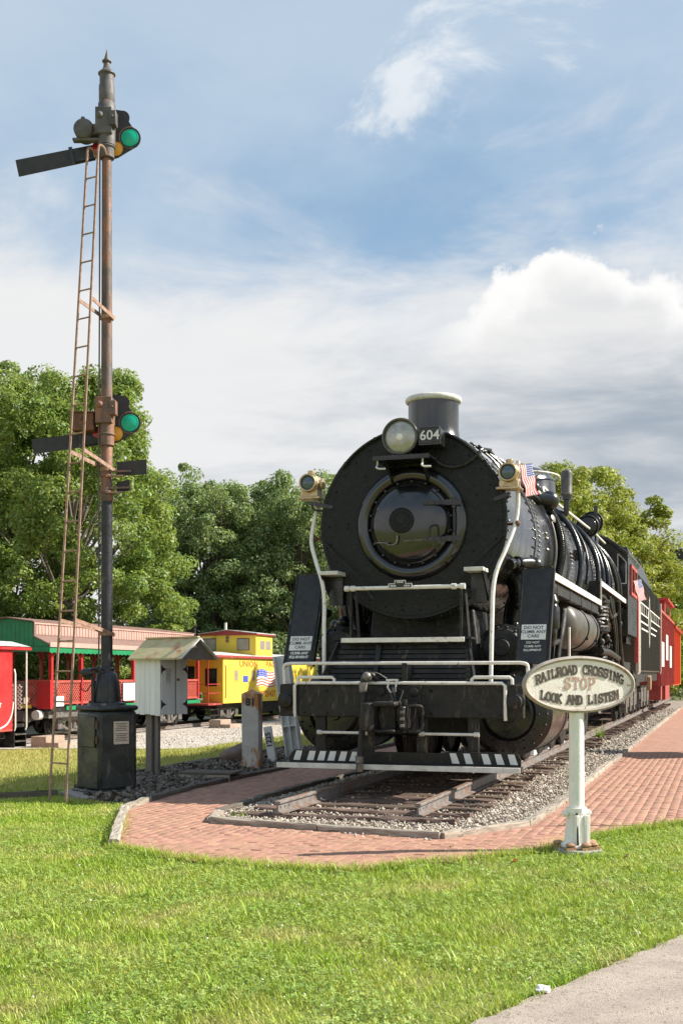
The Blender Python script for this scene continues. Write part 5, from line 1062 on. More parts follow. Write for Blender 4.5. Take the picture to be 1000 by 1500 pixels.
# --- white wheel chocks on the right rail
for i, y in enumerate((5.3, 7.0, 8.9)):
    mb = MB(); mb.prism([(-.22, 0), (.22, 0), (.20, .05), (.10, .10), (.04, .22), (0, .1), (-.06, .05), (-.16, .09)], (-.045, 0, 0), (0, 1, 0), (0, 0, 1), (.09, 0, 0)); o = mb.build('wheel_chock', 'white_paint', None, bev=.008)
    o.location = L2W(.7525, y, .205); o.rotation_euler = (0, 0, -YAW); tag(o, ['nearest', 'middle', 'farthest'][i]+' white painted rerailing chock on the right rail behind the cylinder', 'chock', 'white chocks on the rail')

# ================================================================== semaphore signal
MX, MY = -3.14, 15.55
sem = empty('semaphore_signal', (MX, MY, 0), 0, 'tall rusty railway semaphore mast with two dark arms, green lenses and a ladder', 'signal')
mb = MB(); mb.lathe([(.078, 1.5), (.076, 3.9)], (0, 0, 0), (0, 0, 1), 24); mb.build('lower_mast', 'mast_black', sem)
mb = MB(); mb.lathe([(.076, 3.9), (.086, 3.92), (.086, 4.0), (.078, 4.02), (.072, 6.2), (.062, 8.75)], (0, 0, 0), (0, 0, 1), 24); mb.build('upper_mast', 'mast_paint', sem)
mb = MB(); mb.lathe([(.115, 8.66), (.115, 9.22), (.10, 9.24), (.105, 9.26), (.105, 9.46), (.095, 9.48), (.095, 9.60), (.115, 9.615), (.115, 9.63), (.08, 9.66), (.05, 9.70), (.038, 9.78), (.062, 9.785), (.062, 9.80), (.04, 9.81), (.02, 9.88), (.004, 9.95)], (0, 0, 0), (0, 0, 1), 24); mb.build('finial', 'mast_grey_hazed', sem)
mb = MB(); mb.lathe([(.26, 1.17), (.25, 1.20), (.18, 1.22), (.165, 1.40), (.14, 1.58), (.10, 1.62), (.10, 1.66), (.08, 1.68)], (0, 0, 0), (0, 0, 1), 24)
for i in range(4): a = i*1.571+.4; mb.bar((.17*math.cos(a), .17*math.sin(a), 1.20), (.14*math.cos(a), .14*math.sin(a), 1.5), .03, .05); mb.lathe([(.025, 0), (.02, .03)], (.22*math.cos(a), .22*math.sin(a), 1.2), (0, 0, 1), 6)
mb.build('mast_socket', 'mast_black', sem)
# base case, corner towards the viewer
cr_ = Euler((0, 0, rad(43))).to_matrix().to_4x4()
mb = MB(); mb.bx(-.295, .295, -.295, .295, .04, 1.10, cr_); case = mb.build('base_case', 'case_black', sem, bev=.05)
mb = MB(); mb.bx(-.31, .31, -.31, .31, 1.10, 1.17, cr_); mb.build('case_lid', 'case_black', case, bev=.04)
mb = MB(); mb.bx(-.335, .335, -.335, .335, .0, .06, cr_); mb.build('case_foot', 'case_black', case, bev=.02)
mb = MB(); mb.bx(-.215, .215, -.318, -.296, .62, 1.03, cr_@Matrix.Rotation(-math.pi/2, 4, 'Z')); mb.build('case_door', 'case_black', case, bev=.012)
mb = MB()
for z in (.72, .92): mb.cyl(cr_@Vector((-.312, -.255, z-.05)), cr_@Vector((-.312, -.255, z+.05)), .014, n=8)
mb.build('door_hinge', 'rust', case)
mb = MB(); mb.bx(-.08, .15, -.306, -.298, .66, .96, cr_); pp = mb.build('paper_notice', 'paper', case, smooth=False)
mb = MB()
for i in range(11):
    if i in (5,): continue
    mb.bx(-.06+.01*(i % 3), .13-.02*(i % 2), -.3085, -.3062, .93-.023*i, .937-.023*i, cr_)
mb.build('notice_lines', 'worn_black', pp, smooth=False)
mb = MB(); mb.cyl((-.16, -.12, 1.17), (-.16, -.12, 1.52), .025, n=10); mb.tube([(-.16, -.12, 1.5), (-.2, -.13, 1.62), (-.12, -.13, 1.66), (-.02, -.12, 1.60)], .022, 8, 4); mb.ball((-.24, -.13, 1.60), .09, 14, 8, (1, .8, .75)); mb.bx(-.33, -.14, -.21, -.05, 1.59, 1.62); mb.tube([(-.3, -.13, 1.58), (-.31, -.14, 1.4), (-.24, -.14, 1.36), (-.18, -.13, 1.45)], .008, 6, 4); mb.build('crank_arm', 'mast_black', sem)
def circle(cx, cy, r_, n=24, a0=0, a1=360): return [(cx+r_*math.cos(rad(a0+(a1-a0)*i/n)), cy+r_*math.sin(rad(a0+(a1-a0)*i/n))) for i in range(n+1)]
def head(z, upper):
    m_ = 'mast_grey_hazed' if upper else 'mast_paint'
    spec_ = [(-.02, .40), (.10, .41)]+circle(.185, .305, .095, 10, 95, -30)+circle(.285, .03, .145, 16, 75, -50)+[(.25, -.155), (.12, -.235), (-.02, -.27)]
    mb = MB(); mb.prism([(a, b_) for a, b_ in spec_[::-1]], (0, .13, z), (1, 0, 0), (0, 0, 1), (0, .022, 0)); sp = mb.build('spectacle', 'blade_dark', sem, smooth=False)
    for x, zz, r_, mm, nm in ((.285, .03, .105, 'lens_green', 'green_lens'), (.095, -.12, .085, 'lens_yellow', 'yellow_lens')):
        mb = MB(); mb.lathe([(r_, .0), (r_*.98, .008), (r_*.6, .02), (.01, .026)], (x, .129, z+zz), FY, 28, cap0=False); mb.torus((x, .127, z+zz), (0, 1, 0), r_+.004, .008, 28, 6); mb.build(nm, mm, sp)
    mb = MB(); mb.lathe([(.085, 0), (.08, .01), (.01, .02)], (-.14, .12, z-.10), FY, 24, cap0=False); mb.build('red_lens', 'lens_red', sp)
    mb = MB(); mb.torus((.285, .13, z+.03), (0, 1, 0), .143, .012, 28, 6, -1.9, 1.9); mb.build('lens_rim', 'mast_paint', sp)
    # blade
    x1, z1, x0, z0, w_ = -.20, -.16, -1.24, -.375, .112
    if not upper: x0, z0, x1, z1, w_ = -1.03, -.29, -.12, -.17, .10
    d = Vector((x1-x0, 0, z1-z0)).normalized(); n_ = Vector((-d.z, 0, d.x))
    A, B = Vector((x0, .14, z+z0)), Vector((x1, .14, z+z1))
    mb = MB(); mb.add([p+n_*(s_*w_*(1.0 if p is A else .92))+Vector((0, t, 0)) for t in (0, .02) for p in (A, B) for s_ in (-1, 1)], [(0, 1, 3, 2), (4, 6, 7, 5), (0, 2, 6, 4), (1, 5, 7, 3), (0, 4, 5, 1), (2, 3, 7, 6)]); bl_ = mb.build('signal_arm', 'blade_dark', sem, smooth=False)
    mb = MB(); mb.add([p+n_*(s_*.085)+Vector((0, t, 0)) for t in (-.03, .0) for p in (A+(B-A)*.72, Vector((0, .14, z-.13))) for s_ in (-1, 1)], [(0, 1, 3, 2), (4, 6, 7, 5), (0, 2, 6, 4), (1, 5, 7, 3), (0, 4, 5, 1), (2, 3, 7, 6)]); mb.bar(A+(B-A)*.72+n_*.11+Vector((0, -.04, 0)), A+(B-A)*.72-n_*.11+Vector((0, -.04, 0)), .03, .05); mb.build('arm_grip', 'mast_black', bl_)
    mb = MB(); mb.bx(-.13, .09, -.13, .13, z-.02, z+.33); mb.bx(.06, .15, -.16, -.02, z+.08, z+.27); mb.cyl((.105, -.165, z+.18), (.105, -.19, z+.18), .018, n=8)
    mb.lathe([(.10, -.30), (.10, -.02)], (0, 0, z), (0, 0, 1), 20); mb.torus((0, 0, z-.16), (0, 0, 1), .10, .018, 24, 6); mb.torus((0, 0, z-.30), (0, 0, 1), .09, .015, 24, 6); mb.ball((-.07, -.12, z+.22), .05, 10, 8); mb.build('arm_bearing', m_, sem, bev=.012)
    mb = MB()
    if upper: mb.lathe([(.10, .16), (.135, .14), (.135, -.06), (.12, -.09), (.05, -.10)], (-.30, 0, z+.07), (0, 1, 0), 24); mb.bx(-.2, -.08, -.05, .1, z, z+.14); mb.cyl((-.32, 0, z+.2), (-.32, 0, z+.25), .03, n=8); mb.bx(-.45, 0, -.06, .04, z-.09, z-.05)
    else: mb.bx(-.46, -.16, -.08, .1, z-.11, z+.12); mb.bx(-.48, -.14, -.1, .12, z+.12, z+.14)
    mb.build('arm_motor', 'mast_grey_hazed' if upper else 'rust', sem, bev=.012)
head(8.80, True); head(4.95, False)
for nm, x0, x1, z0, z1 in (('side_marker', .13, .535, 4.24, 4.46), ('side_marker', .13, .31, 4.02, 4.19)):
    mb = MB(); mb.add([(x0, .02, z0), (x1, -.02, z0+.02), (x1, -.02, z1), (x0, .02, z1-.03), (x0, .035, z0), (x1, -.005, z0+.02), (x1, -.005, z1), (x0, .035, z1-.03)], [(0, 1, 2, 3), (7, 6, 5, 4), (0, 4, 5, 1), (1, 5, 6, 2), (2, 6, 7, 3), (3, 7, 4, 0)]); o = mb.build(nm, 'blade_dark', sem, smooth=False)
    mb = MB(); mb.bar((.0, -.09, z0-.02), (x0+.1, -.03, z0-.0), .05, .02); mb.bar((.05, -.06, z0+.05), (x0+.2, -.035, z0+.06), .025, .025); mb.torus((0, 0, z0), (0, 0, 1), .085, .015, 20, 6); mb.build('marker_bracket', 'mast_paint', o)
MB().tube([(-.08, -.06, 8.6), (-.085, -.06, 6.5), (-.09, -.07, 5.0), (-.095, -.06, 4.0), (-.09, -.07, 2.4), (-.1, -.06, 1.2)], .011, 6, 4).build('conduit', 'tank_grey', sem)
# ladder
LB = [Vector((-.53, -.95, 0)), Vector((-.27, -1.17, 0))]; LT = [Vector((-.235, -.12, 8.50)), Vector((-.075, -.20, 8.50))]
lad = MB()
for a, b_ in zip(LB, LT): lad.bar(a, b_, .042, .012, up=(1, 1, 0)); lad.tube([b_, b_+Vector((.02, .0, .08)), b_+Vector((.07, .05, .07)), b_+Vector((.09, .1, .0))], .018, 6, 3)
lado = lad.build('ladder', 'ladder_rust', sem)
n = 21
for i in range(n):
    t = .055+i*.0452
    a, b_ = LB[0].lerp(LT[0], t), LB[1].lerp(LT[1], t); MB().cyl(a, b_, .011, n=8).build('rung', 'ladder_rust', lado)
for z in (6.5, 4.47, 2.27):
    t = z/8.5; a, b_ = LB[0].lerp(LT[0], t), LB[1].lerp(LT[1], t)
    mb = MB(); mb.bar(a, Vector((-.09, .02, z-.1)), .012, .05); mb.bar(b_, Vector((.11, -.03, z-.16)), .012, .05); mb.lathe([(.088, 0), (.088, .05)], (0, 0, z-.17), (0, 0, 1), 20); mb.build('ladder_bracket', 'ladder_rust', lado)
mb = MB(); rr_ = random.Random(9)
pts = [(.72*(1+.12*rr_.gauss(0, 1))*math.cos(a)*(1.15 if math.cos(a) > 0 else .9), .60*(1+.1*rr_.gauss(0, 1))*math.sin(a)) for a in [i*.3927 for i in range(16)]]
mb.prism(pts, (MX+.05, MY-.12, -.05), (1, 0, 0), (0, 1, 0), (0, 0, .075)); o = mb.build('concrete_pad', 'concrete_grey', None, smooth=False, bev=.02); tag(o, 'rough concrete pad under the semaphore base', 'concrete pad')

# ================================================================== small wooden booth on a post
al = rad(40); bo = empty('telephone_booth', (-2.775, 17.8, 0), -al, 'small peeling white wooden booth on a post with a mossy overhanging roof', 'booth')
Lb, Wb, z0, z1, zr = .60, .56, .96, 1.86, 2.12
for i in range(5):
    x0 = -Lb+i*Lb/5; mb = MB(); mb.bx(x0+.002, x0+Lb/5-.002, 0, .022, z0+random.uniform(-.03, .02), z1); mb.build('plank', 'booth_white', bo, bev=.003)
mb = MB(); mb.bx(-Lb, 0, Wb-.02, Wb, z0, z1); mb.bx(-Lb, -Lb+.02, .024, Wb-.022, z0, z1); mb.bx(-Lb+.02, -.02, .024, Wb-.022, z0, z0+.03); mb.build('back_walls', 'booth_white_shaded', bo)
mb = MB(); mb.prism([(.0, z1), (Wb, z1), (Wb/2, zr-.02)], (-.03, 0, 0), (0, 1, 0), (0, 0, 1), (.03, 0, 0)); mb.build('gable', 'booth_white_shaded', bo)
for y0, y1, nm in ((.024, .30, 'door'), (.325, Wb-.022, 'door')):
    mb = MB(); mb.bx(-.02, .004, y0, y1, z0+.0, z1-.004); d_ = mb.build(nm, 'booth_white_shaded', bo, bev=.003)
    for z in (1.12, 1.66):
        yh = .045 if y0 < .1 else Wb-.045; sg = 1 if y0 < .1 else -1
        mb = MB(); mb.prism([(0, -.07), (0, .07), (sg*.03, .03), (sg*.1, 0), (sg*.03, -.03)], (.005, yh-sg*.03, z), (0, 1, 0), (0, 0, 1), (.008, 0, 0)); mb.build('hinge', 'print_black', d_, smooth=False)
    if y0 < .1:
        mb = MB(); mb.bx(.005, .009, .10, .22, 1.42, 1.68); nn = mb.build('paper_notice', 'post_grey', d_)
        mb = MB()
        for i in range(8): mb.bx(.0095, .0105, .115, .205-.01*(i % 3), 1.65-.026*i, 1.655-.026*i)
        mb.build('notice_lines', 'print_black', nn)
    else:
        mb = MB(); mb.cyl((.0, .35, 1.5), (.03, .35, 1.5), .02, n=10); mb.build('knob', 'steel_worn', d_)
mb = MB(); mb.bx(-.018, -.010, .302, .323, z0, z1-.01); mb.build('door_gap', 'print_black', bo)
X0, X1 = -Lb-.05, .56
for sg in (0, 1):
    ye = -.10 if sg == 0 else Wb+.10; yr = Wb/2; zl = z1-.055; mb = MB()
    mb.add([(X0, ye, zl), (X1, ye, zl), (X1, yr, zr), (X0, yr, zr), (X0, ye, zl+.025), (X1, ye, zl+.025), (X1, yr, zr+.025), (X0, yr, zr+.025)], [(0, 1, 2, 3), (7, 6, 5, 4), (0, 4, 5, 1), (1, 5, 6, 2), (2, 6, 7, 3), (3, 7, 4, 0)]); rf = mb.build('roof_slope', 'roof_moss', bo, smooth=False)
    mb = MB(); mb.bar((X1+.012, ye, zl+.01), (X1+.012, yr, zr+.012), .02, .05, up=(1, 0, 0)); mb.build('barge_board', 'white_dull', rf)
mb = MB(); mb.prism([(-.06, z1-.05), (Wb+.06, z1-.05), (Wb/2, zr-.012)], (X1-.05, 0, 0), (0, 1, 0), (0, 0, 1), (.02, 0, 0)); mb.build('porch_gable', 'wood_grey', bo, smooth=False)
mb = MB(); mb.bx(X0, X1, Wb/2-.03, Wb/2+.03, zr+.027, zr+.045); mb.build('ridge_cap', 'roof_moss', bo)
mb = MB(); mb.bx(-.46, -.32, .10, .24, -.1, z0+.02); mb.bx(-.30, -.22, .14, .2, -.1, z0+.02); mb.build('support_post', 'wood_grey', bo, bev=.006)

# ================================================================== number posts, rock, hatch, channel post
p = empty('number_post', (-1.47, 19.25, 0), rad(-14), 'thick peeling wooden post marked 81 in the rubble', 'post')
mb = MB(); w_ = .145; mb.bx(-w_, w_, -w_*.8, w_*.8, -.1, 1.26); mb.v[:] = [(x+(.02*z if z > 0 else 0)*-.6, y, z) for x, y, z in mb.v]; mb.build('shaft', 'post_peel', p, bev=.008)
mb = MB(); mb.add([(-w_-.015, -w_*.8, 1.262), (w_-.015, -w_*.8, 1.262), (w_-.015, w_*.8, 1.262), (-w_-.015, w_*.8, 1.262), (-.015, 0, 1.335)], [(0, 1, 4), (1, 2, 4), (2, 3, 4), (3, 0, 4)]); mb.build('cap', 'post_peel', p, smooth=False)
text_part('numerals', ['81'], .125, (.0, -w_*.8-.004, 1.12), (1, 0, 0), (0, 0, 1), 'print_black', p, bold=.006)
p = empty('number_post', (-1.22, 20.7, 0), rad(-10), 'small grey stake with the number 1225 painted upright', 'post'); p.rotation_euler = (rad(-4), rad(-10), rad(-10))
mb = MB(); mb.bx(-.075, .075, -.035, .035, -.15, .66); mb.build('shaft', 'post_grey', p, bev=.015)
text_part('numerals', ['1225'], .10, (0, -.039, .42), (0, 0, 1), (-1, 0, 0), 'print_black', p, bold=.004)
p = empty('channel_post', (-.86, 21.6, 0), rad(-16), 'leaning pale flanged post left of the locomotive front', 'post'); p.rotation_euler = (0, rad(-8), rad(-16))
mb = MB(); mb.bx(-.145, -.12, -.10, .10, -.2, 1.95); mb.bx(.12, .145, -.10, .10, -.2, 1.95); mb.bx(-.12, .12, .02, .045, -.2, 1.95); mb.bx(-.01, .01, -.10, .019, -.2, .95); mb.build('shaft', 'post_grey', p, bev=.004)
for z in (.62, 1.25): MB().bx(-.119, .119, -.09, .019, z, z+.03).build('rib', 'post_grey', p)
def boulder(name, loc, sx, sy, sz, m, label, seed, cat='rock'):
    rr_ = random.Random(seed); mb = MB(); mb.ball((0, 0, 0), 1, 18, 12); ph = [rr_.random()*6 for _ in range(6)]
    vs = []
    for x, y, z in mb.v:
        q_ = 1+.10*math.sin(2.3*x+ph[0])*math.cos(2.1*y+ph[1])+.07*math.sin(4.1*z+3.2*x+ph[2])+.05*math.sin(6*y+5*z+ph[3]); x, y, z = x*q_, y*q_, z*q_
        vs.append((sx*(abs(x)**.8)*(1 if x > 0 else -1), sy*y, sz*(abs(z)**.75)*(1 if z > 0 else -1)))
    mb.v = vs; o = mb.build(name, m, None, ang=50); o.location = loc; o.rotation_euler = (0, rad(-18), rad(20)); return tag(o, label, cat)
boulder('boulder', (-1.80, 20.9, .13), .36, .24, .22, 'rock_brown', 'smooth brown boulder behind the post marked 81', 3)
p = empty('wooden_hatch', (-1.98, 17.45, 0), rad(-14), 'low dark plank hatch lying in the rubble', 'hatch')
for i in range(4): mb = MB(); mb.bx(-.42, .42, -.26+.13*i+.004, -.26+.13*i+.126, .095, .125); mb.build('plank', 'timber_dark', p, bev=.004)
mb = MB(); mb.bx(-.40, .40, -.25, -.21, -.02, .094); mb.bx(-.40, .40, .21, .25, -.02, .094); mb.build('bearer', 'timber', p); 

# ================================================================== crossing sign
sg = empty('crossing_sign', (2.127, 10.45, -.02), rad(16), 'oval cast railroad crossing sign on a white post at the lawn edge', 'sign')
SZ = 1.51
ell = lambda a, b_, n=64: [(a*math.cos(i*6.28318/n), b_*math.sin(i*6.28318/n)) for i in range(n)]
mb = MB(); mb.prism(ell(.535, .232), (0, -.035, SZ), (1, 0, 0), (0, 0, 1), (0, .03, 0)); plate = mb.build('plate', 'sign_cream', sg)
mb = MB(); rim = []; N = 72; M_ = 8
for i in range(N):
    a = i*6.28318/N; c, n_ = Vector(((.535*math.cos(a)), -.022, .236*math.sin(a))), Vector((math.cos(a)*.45, 0, math.sin(a))).normalized()
    for j in range(M_): q_ = j*6.28318/M_; rim.append(c+n_*.021*math.cos(q_)+Vector((0, 1, 0))*.034*math.sin(q_)+Vector((0, 0, SZ)))
mb.add(rim, [(i*M_+j, ((i+1) % N)*M_+j, ((i+1) % N)*M_+(j+1) % M_, i*M_+(j+1) % M_) for i in range(N) for j in range(M_)]); mb.build('rim', 'sign_rim', plate)
# slab-serif capitals drawn as strokes: polylines and serif feet in a unit cell (width .72, height 1)
o8 = lambda cx, cy, rx, ry, a0, a1, n=8: [(cx+rx*math.cos(rad(a0+(a1-a0)*i/n)), cy+ry*math.sin(rad(a0+(a1-a0)*i/n))) for i in range(n+1)]
GL = {'R': ([[(.15, 0), (.15, 1)], [(.15, .96), (.42, .96)]+o8(.42, .74, .2, .22, 90, -90)+[(.15, .52)], [(.36, .52), (.62, .02)]], [(.15, 0), (.15, 1), (.64, 0)]),
 'A': ([[(.08, 0), (.36, 1)], [(.36, 1), (.64, 0)], [(.18, .34), (.54, .34)]], [(.08, 0), (.64, 0)]),
 'I': ([[(.36, 0), (.36, 1)]], [(.36, 0), (.36, 1)]), 'L': ([[(.17, 0), (.17, 1)], [(.1, .06), (.62, .06)], [(.60, .04), (.60, .3)]], [(.17, 0), (.17, 1)]),
 'O': ([o8(.36, .5, .26, .46, 0, 360, 16)], []), 'D': ([[(.15, 0), (.15, 1)], [(.15, .95), (.32, .95)]+o8(.32, .5, .28, .45, 90, -90)+[(.15, .05)]], [(.12, 0), (.12, 1)]),
 'C': ([o8(.38, .5, .27, .46, 50, 310, 14), [(.60, .70), (.60, .98)]], []), 'S': ([o8(.36, .73, .22, .23, 25, 270, 10)+o8(.36, .27, .24, .23, 90, -155, 10)[1:], [(.58, .74), (.58, .96)], [(.12, .04), (.12, .28)]], []),
 'N': ([[(.13, 0), (.13, 1)], [(.13, .98), (.58, .02)], [(.58, 0), (.58, 1)]], [(.13, 0), (.10, 1), (.58, 1)]), 'G': ([o8(.38, .5, .27, .46, 50, 350, 14), [(.40, .44), (.66, .44)], [(.61, .05), (.61, .44)]], []),
 'T': ([[(.36, 0), (.36, 1)], [(.08, .94), (.64, .94)], [(.10, .98), (.10, .72)], [(.62, .98), (.62, .72)]], [(.36, 0)]), 'P': ([[(.16, 0), (.16, 1)], [(.16, .96), (.42, .96)]+o8(.42, .70, .2, .26, 90, -90)+[(.16, .44)]], [(.16, 0), (.16, 1)]),
 'K': ([[(.15, 0), (.15, 1)], [(.17, .44), (.58, .98)], [(.30, .56), (.62, .02)]], [(.15, 0), (.15, 1), (.60, 1), (.62, 0)]), 'E': ([[(.16, 0), (.16, 1)], [(.1, .05), (.62, .05)], [(.1, .95), (.62, .95)], [(.16, .5), (.48, .5)], [(.60, .04), (.60, .28)], [(.60, .96), (.60, .72)]], [])}
def glyph(mb, ch, o, ex, ey, h, th=.215, y=-.006):
    k_ = 0; W_ = .98
    def seg(a, b_):
        nonlocal k_
        k_ += 1; A = Vector((a[0]-.36, a[1]-.5)); B = Vector((b_[0]-.36, b_[1]-.5)); d = (B-A).normalized()*th*.32; A, B = A-d, B+d; n_ = Vector((-d.y, d.x)).normalized()*th/2
        P = [A+n_, A-n_, B-n_, B+n_]; f = [o+ex*(q_.x*h*W_)+ey*(q_.y*h) for q_ in P]; dep = y-.00012*k_
        mb.add([f[i]+Vector((0, .004, 0)) for i in range(4)]+[f[i]+Vector((0, dep, 0)) for i in range(4)], [(4, 5, 6, 7), (0, 1, 5, 4), (1, 2, 6, 5), (2, 3, 7, 6), (3, 0, 4, 7)])
    for pl in GL[ch][0]:
        for a, b_ in zip(pl[:-1], pl[1:]): seg(a, b_)
    for x, z in GL[ch][1]: seg((x-.08, .045 if z == 0 else .955), (x+.08, .045 if z == 0 else .955))
def curve_text(name, txt, half, zmid, sag, h, m, th=.215, y=-.0015):
    mb = MB(); n_ = len(txt)
    for i, ch in enumerate(txt):
        if ch == ' ': mb.build(name, m, plate, smooth=False); mb = MB(); continue
        x = -half+2*half*i/(n_-1); z = SZ+zmid+sag*(x/half)**2; sl = 2*sag*x/half**2; tg_ = Vector((1, 0, sl*.8)).normalized(); ey = Vector((-sl*.35, 0, 1)).normalized(); glyph(mb, ch, Vector((x, -.037, z)), tg_, ey, h, th, y)
    return mb.build(name, m, plate, smooth=False)
curve_text('lettering', 'RAILROAD CROSSING', .41, .132, -.085, .080, 'sign_letter')
curve_text('lettering', 'LOOK AND LISTEN', .362, -.140, .045, .080, 'sign_letter')
t_ = curve_text('faded_lettering', 'STOP', .120, .012, .0, .105, 'sign_stop', .15, -.001); t_['label'] = 'faded STOP in the middle of the oval sign'
mb = MB(); mb.lathe([(.088, .30), (.088, .36), (.074, .37), (.069, .40), (.066, 1.30)], (0, .03, 0), (0, 0, 1), 28); mb.build('pole', 'sign_post', sg)
mb = MB(); mb.lathe([(.125, .08), (.115, .10), (.090, .34), (.10, .35), (.10, .40)], (0, .03, 0), (0, 0, 1), 8); mb.build('socket', 'sign_post', sg, ang=20)
mb = MB()
for s_ in (-1, 1): mb.bx(s_*.088-.02 if s_ > 0 else -.135, .135 if s_ > 0 else -.068, .02, .045, .32, .375); mb.lathe([(.022, 0), (.02, .03)], (s_*.115, .02, .35), FY, 6); mb.bx(-.018+s_*.05, .018+s_*.05, -.10, -.05, .08, .34)
mb.build('clamp_lugs', 'sign_post', sg, bev=.005)
MB().tube([(-.045, -.065, .36), (-.055, -.088, .28), (-.06, -.115, .08)], .009, 6).build('seam', 'print_black', sg)
mb = MB(); mb.bx(-.13, .13, -.10, .16, .03, .085); mb.build('flange', 'sign_post', sg, bev=.02)
mb = MB()
for x, y in ((-.12, -.09), (.10, -.10), (.16, .05), (-.14, .12), (.02, -.12)): mb.ball((x, y, .08), .038, 10, 6, (1.3, 1, .6)); mb.bx(x-.05, x+.05, y-.03, y+.03, .02, .06)
mb.each('foot_bolt', 'rust_stone', sg)
mb = MB(); rr_ = random.Random(5); mb.prism([(.23*(1+.1*rr_.gauss(0, 1))*math.cos(i*.5236), .19*(1+.1*rr_.gauss(0, 1))*math.sin(i*.5236)) for i in range(12)], (2.127, 10.44, -.04), (1, 0, 0), (0, 1, 0), (0, 0, .055)); o = mb.build('footing', 'concrete_grey', None, bev=.01); tag(o, 'round concrete footing under the crossing sign', 'concrete pad')

# ================================================================== trains on the far track
TZ = -.57
rail(-19.75, 2, 60, TZ-.135, 'far rail of the yard track under the red and yellow cars', 'yard rails'); rail(-18.25, 2, 60, TZ-.135, 'near rail of the yard track under the red and yellow cars', 'yard rails')
def bogie(par, y, x=.95):
    mb = MB()
    for s_ in (-1, 1):
        mb.bx(min(s_*x, s_*(x+.12)), max(s_*x, s_*(x+.12)), y-1.15, y+1.15, TZ+.52, TZ+.68); mb.bar((s_*(x+.06), y-.75, TZ+.45), (s_*(x+.06), y-.25, TZ+.22), .08, .1); mb.bar((s_*(x+.06), y+.75, TZ+.45), (s_*(x+.06), y+.25, TZ+.22), .08, .1); mb.bx(min(s_*x, s_*(x+.14)), max(s_*x, s_*(x+.14)), y-.28, y+.28, TZ+.15, TZ+.24)
        for k_ in (-.14, .14): mb.cyl((s_*(x+.07), y+k_, TZ+.24), (s_*(x+.07), y+k_, TZ+.52), .10, n=12)
        for k_ in (-.85, .85): mb.bx(min(s_*(x-.02), s_*(x+.16)), max(s_*(x-.02), s_*(x+.16)), y+k_-.16, y+k_+.16, TZ+.26, TZ+.6)
    mb.build('truck_frame', 'steel_worn', par, bev=.01); simple_wheels(par, (y-.85, y+.85), TZ)
def lattice(par, x, y0, y1, z0, z1, m, name='lattice_panel', ax='y', st=.13, w=.035):
    mb = MB()
    def clip(a, d):
        t0, t1 = -1e9, 1e9
        for k_, lo, hi in ((0, y0, y1), (1, z0, z1)):
            ta, tb = (lo-a[k_])/d[k_], (hi-a[k_])/d[k_]; t0 = max(t0, min(ta, tb)); t1 = min(t1, max(ta, tb))
        return t0, t1
    off = y0-(z1-z0)
    while off < y1+(z1-z0):
        for s_ in (-1, 1):
            a = (off, z0); d = (s_, 1.); t0, t1 = clip(a, d)
            if t1-t0 > .03:
                A, B = (a[0]+d[0]*t0, a[1]+t0), (a[0]+d[0]*t1, a[1]+t1); e = .006*s_
                if ax == 'y': mb.bar((x+e, A[0], A[1]), (x+e, B[0], B[1]), .01, w, up=(1, 0, 0)) if False else mb.bar((x+e, A[0], A[1]), (x+e, B[0], B[1]), w, .01, up=(1, 0, 0))
                else: mb.bar((A[0], x+e, A[1]), (B[0], x+e, B[1]), w, .01, up=(0, 1, 0))
        off += st
    return mb.build(name, m, par, smooth=False)
# open-sided excursion car
ex = empty('excursion_car', L2W(-19, 19.3, 0), -YAW, 'open sided red excursion car with green gable and pink ribbed roof', 'train car')
EL = 11.6; X1 = 1.5
mb = MB(); mb.bx(-1.45, 1.45, 0, EL, .34, .46); fl = mb.build('floor', 'worn_black', ex); MB().bx(1.452, 1.50, .9, EL, .36, .50).build('side_sill', 'green_paint', fl)
mb = MB(); mb.bx(-.5, .5, -.2, EL+.2, .0, .34); mb.bx(-1.3, 1.3, .1, .35, .1, .34); mb.bx(1.0, 1.4, .4, 2.6, .12, .33); mb.build('underframe', 'steel_worn', fl)
bogie(ex, 2.0); bogie(ex, 9.6)
for s_ in (-1, 1):
    for i in range(7):
        y = .08+i*(EL-.16)/6; mb = MB(); x = s_*1.40; mb.bx(x-.06, x+.06, y-.06, y+.06, .46, 2.48); po = mb.build('post', 'red_faded' if s_ < 0 else 'red_car', ex)
        mb = MB()
        if i < 6: mb.bar((x, y+.05, 2.12), (x, y+.38, 2.45), .05, .05)
        if i > 0: mb.bar((x, y-.05, 2.12), (x, y-.38, 2.45), .05, .05)
        mb.build('knee_brace', 'red_faded', po)
    mb = MB(); x = s_*1.40; mb.bx(x-.05, x+.05, .15, EL-.15, 1.30, 1.38); mb.bx(x-.04, x+.04, .15, EL-.15, .56, .64); mb.build('rail', 'red_faded', ex)
    for i in range(6): lattice(ex, s_*1.40, .14+i*(EL-.16)/6, .02+(i+1)*(EL-.16)/6, .64, 1.30, 'red_faded')
    MB().bx(x-.02, x+.02, .15, EL-.15, 1.04, 1.30).build('upper_board', 'red_faded', ex) if False else None
MB().bx(1.462, 1.475, 4.9, 7.4, .60, 1.26).build('white_banner', 'white_paint', ex)
MB().bx(1.464, 1.48, .2, .75, .50, .84).build('white_plate', 'white_paint', ex)
lattice(ex, 0.02, -1.4, -.55, .64, 1.30, 'red_faded', ax='x'); lattice(ex, 0.02, .55, 1.4, .64, 1.30, 'red_faded', ax='x')
for x0, x1 in ((-1.45, -.55), (.55, 1.45)): mb = MB(); mb.bx(x0, x1, -.03, .07, 1.30, 1.40); mb.bx(x0, x1, -.02, .06, .50, .64); mb.build('end_rail', 'red_faded', ex)
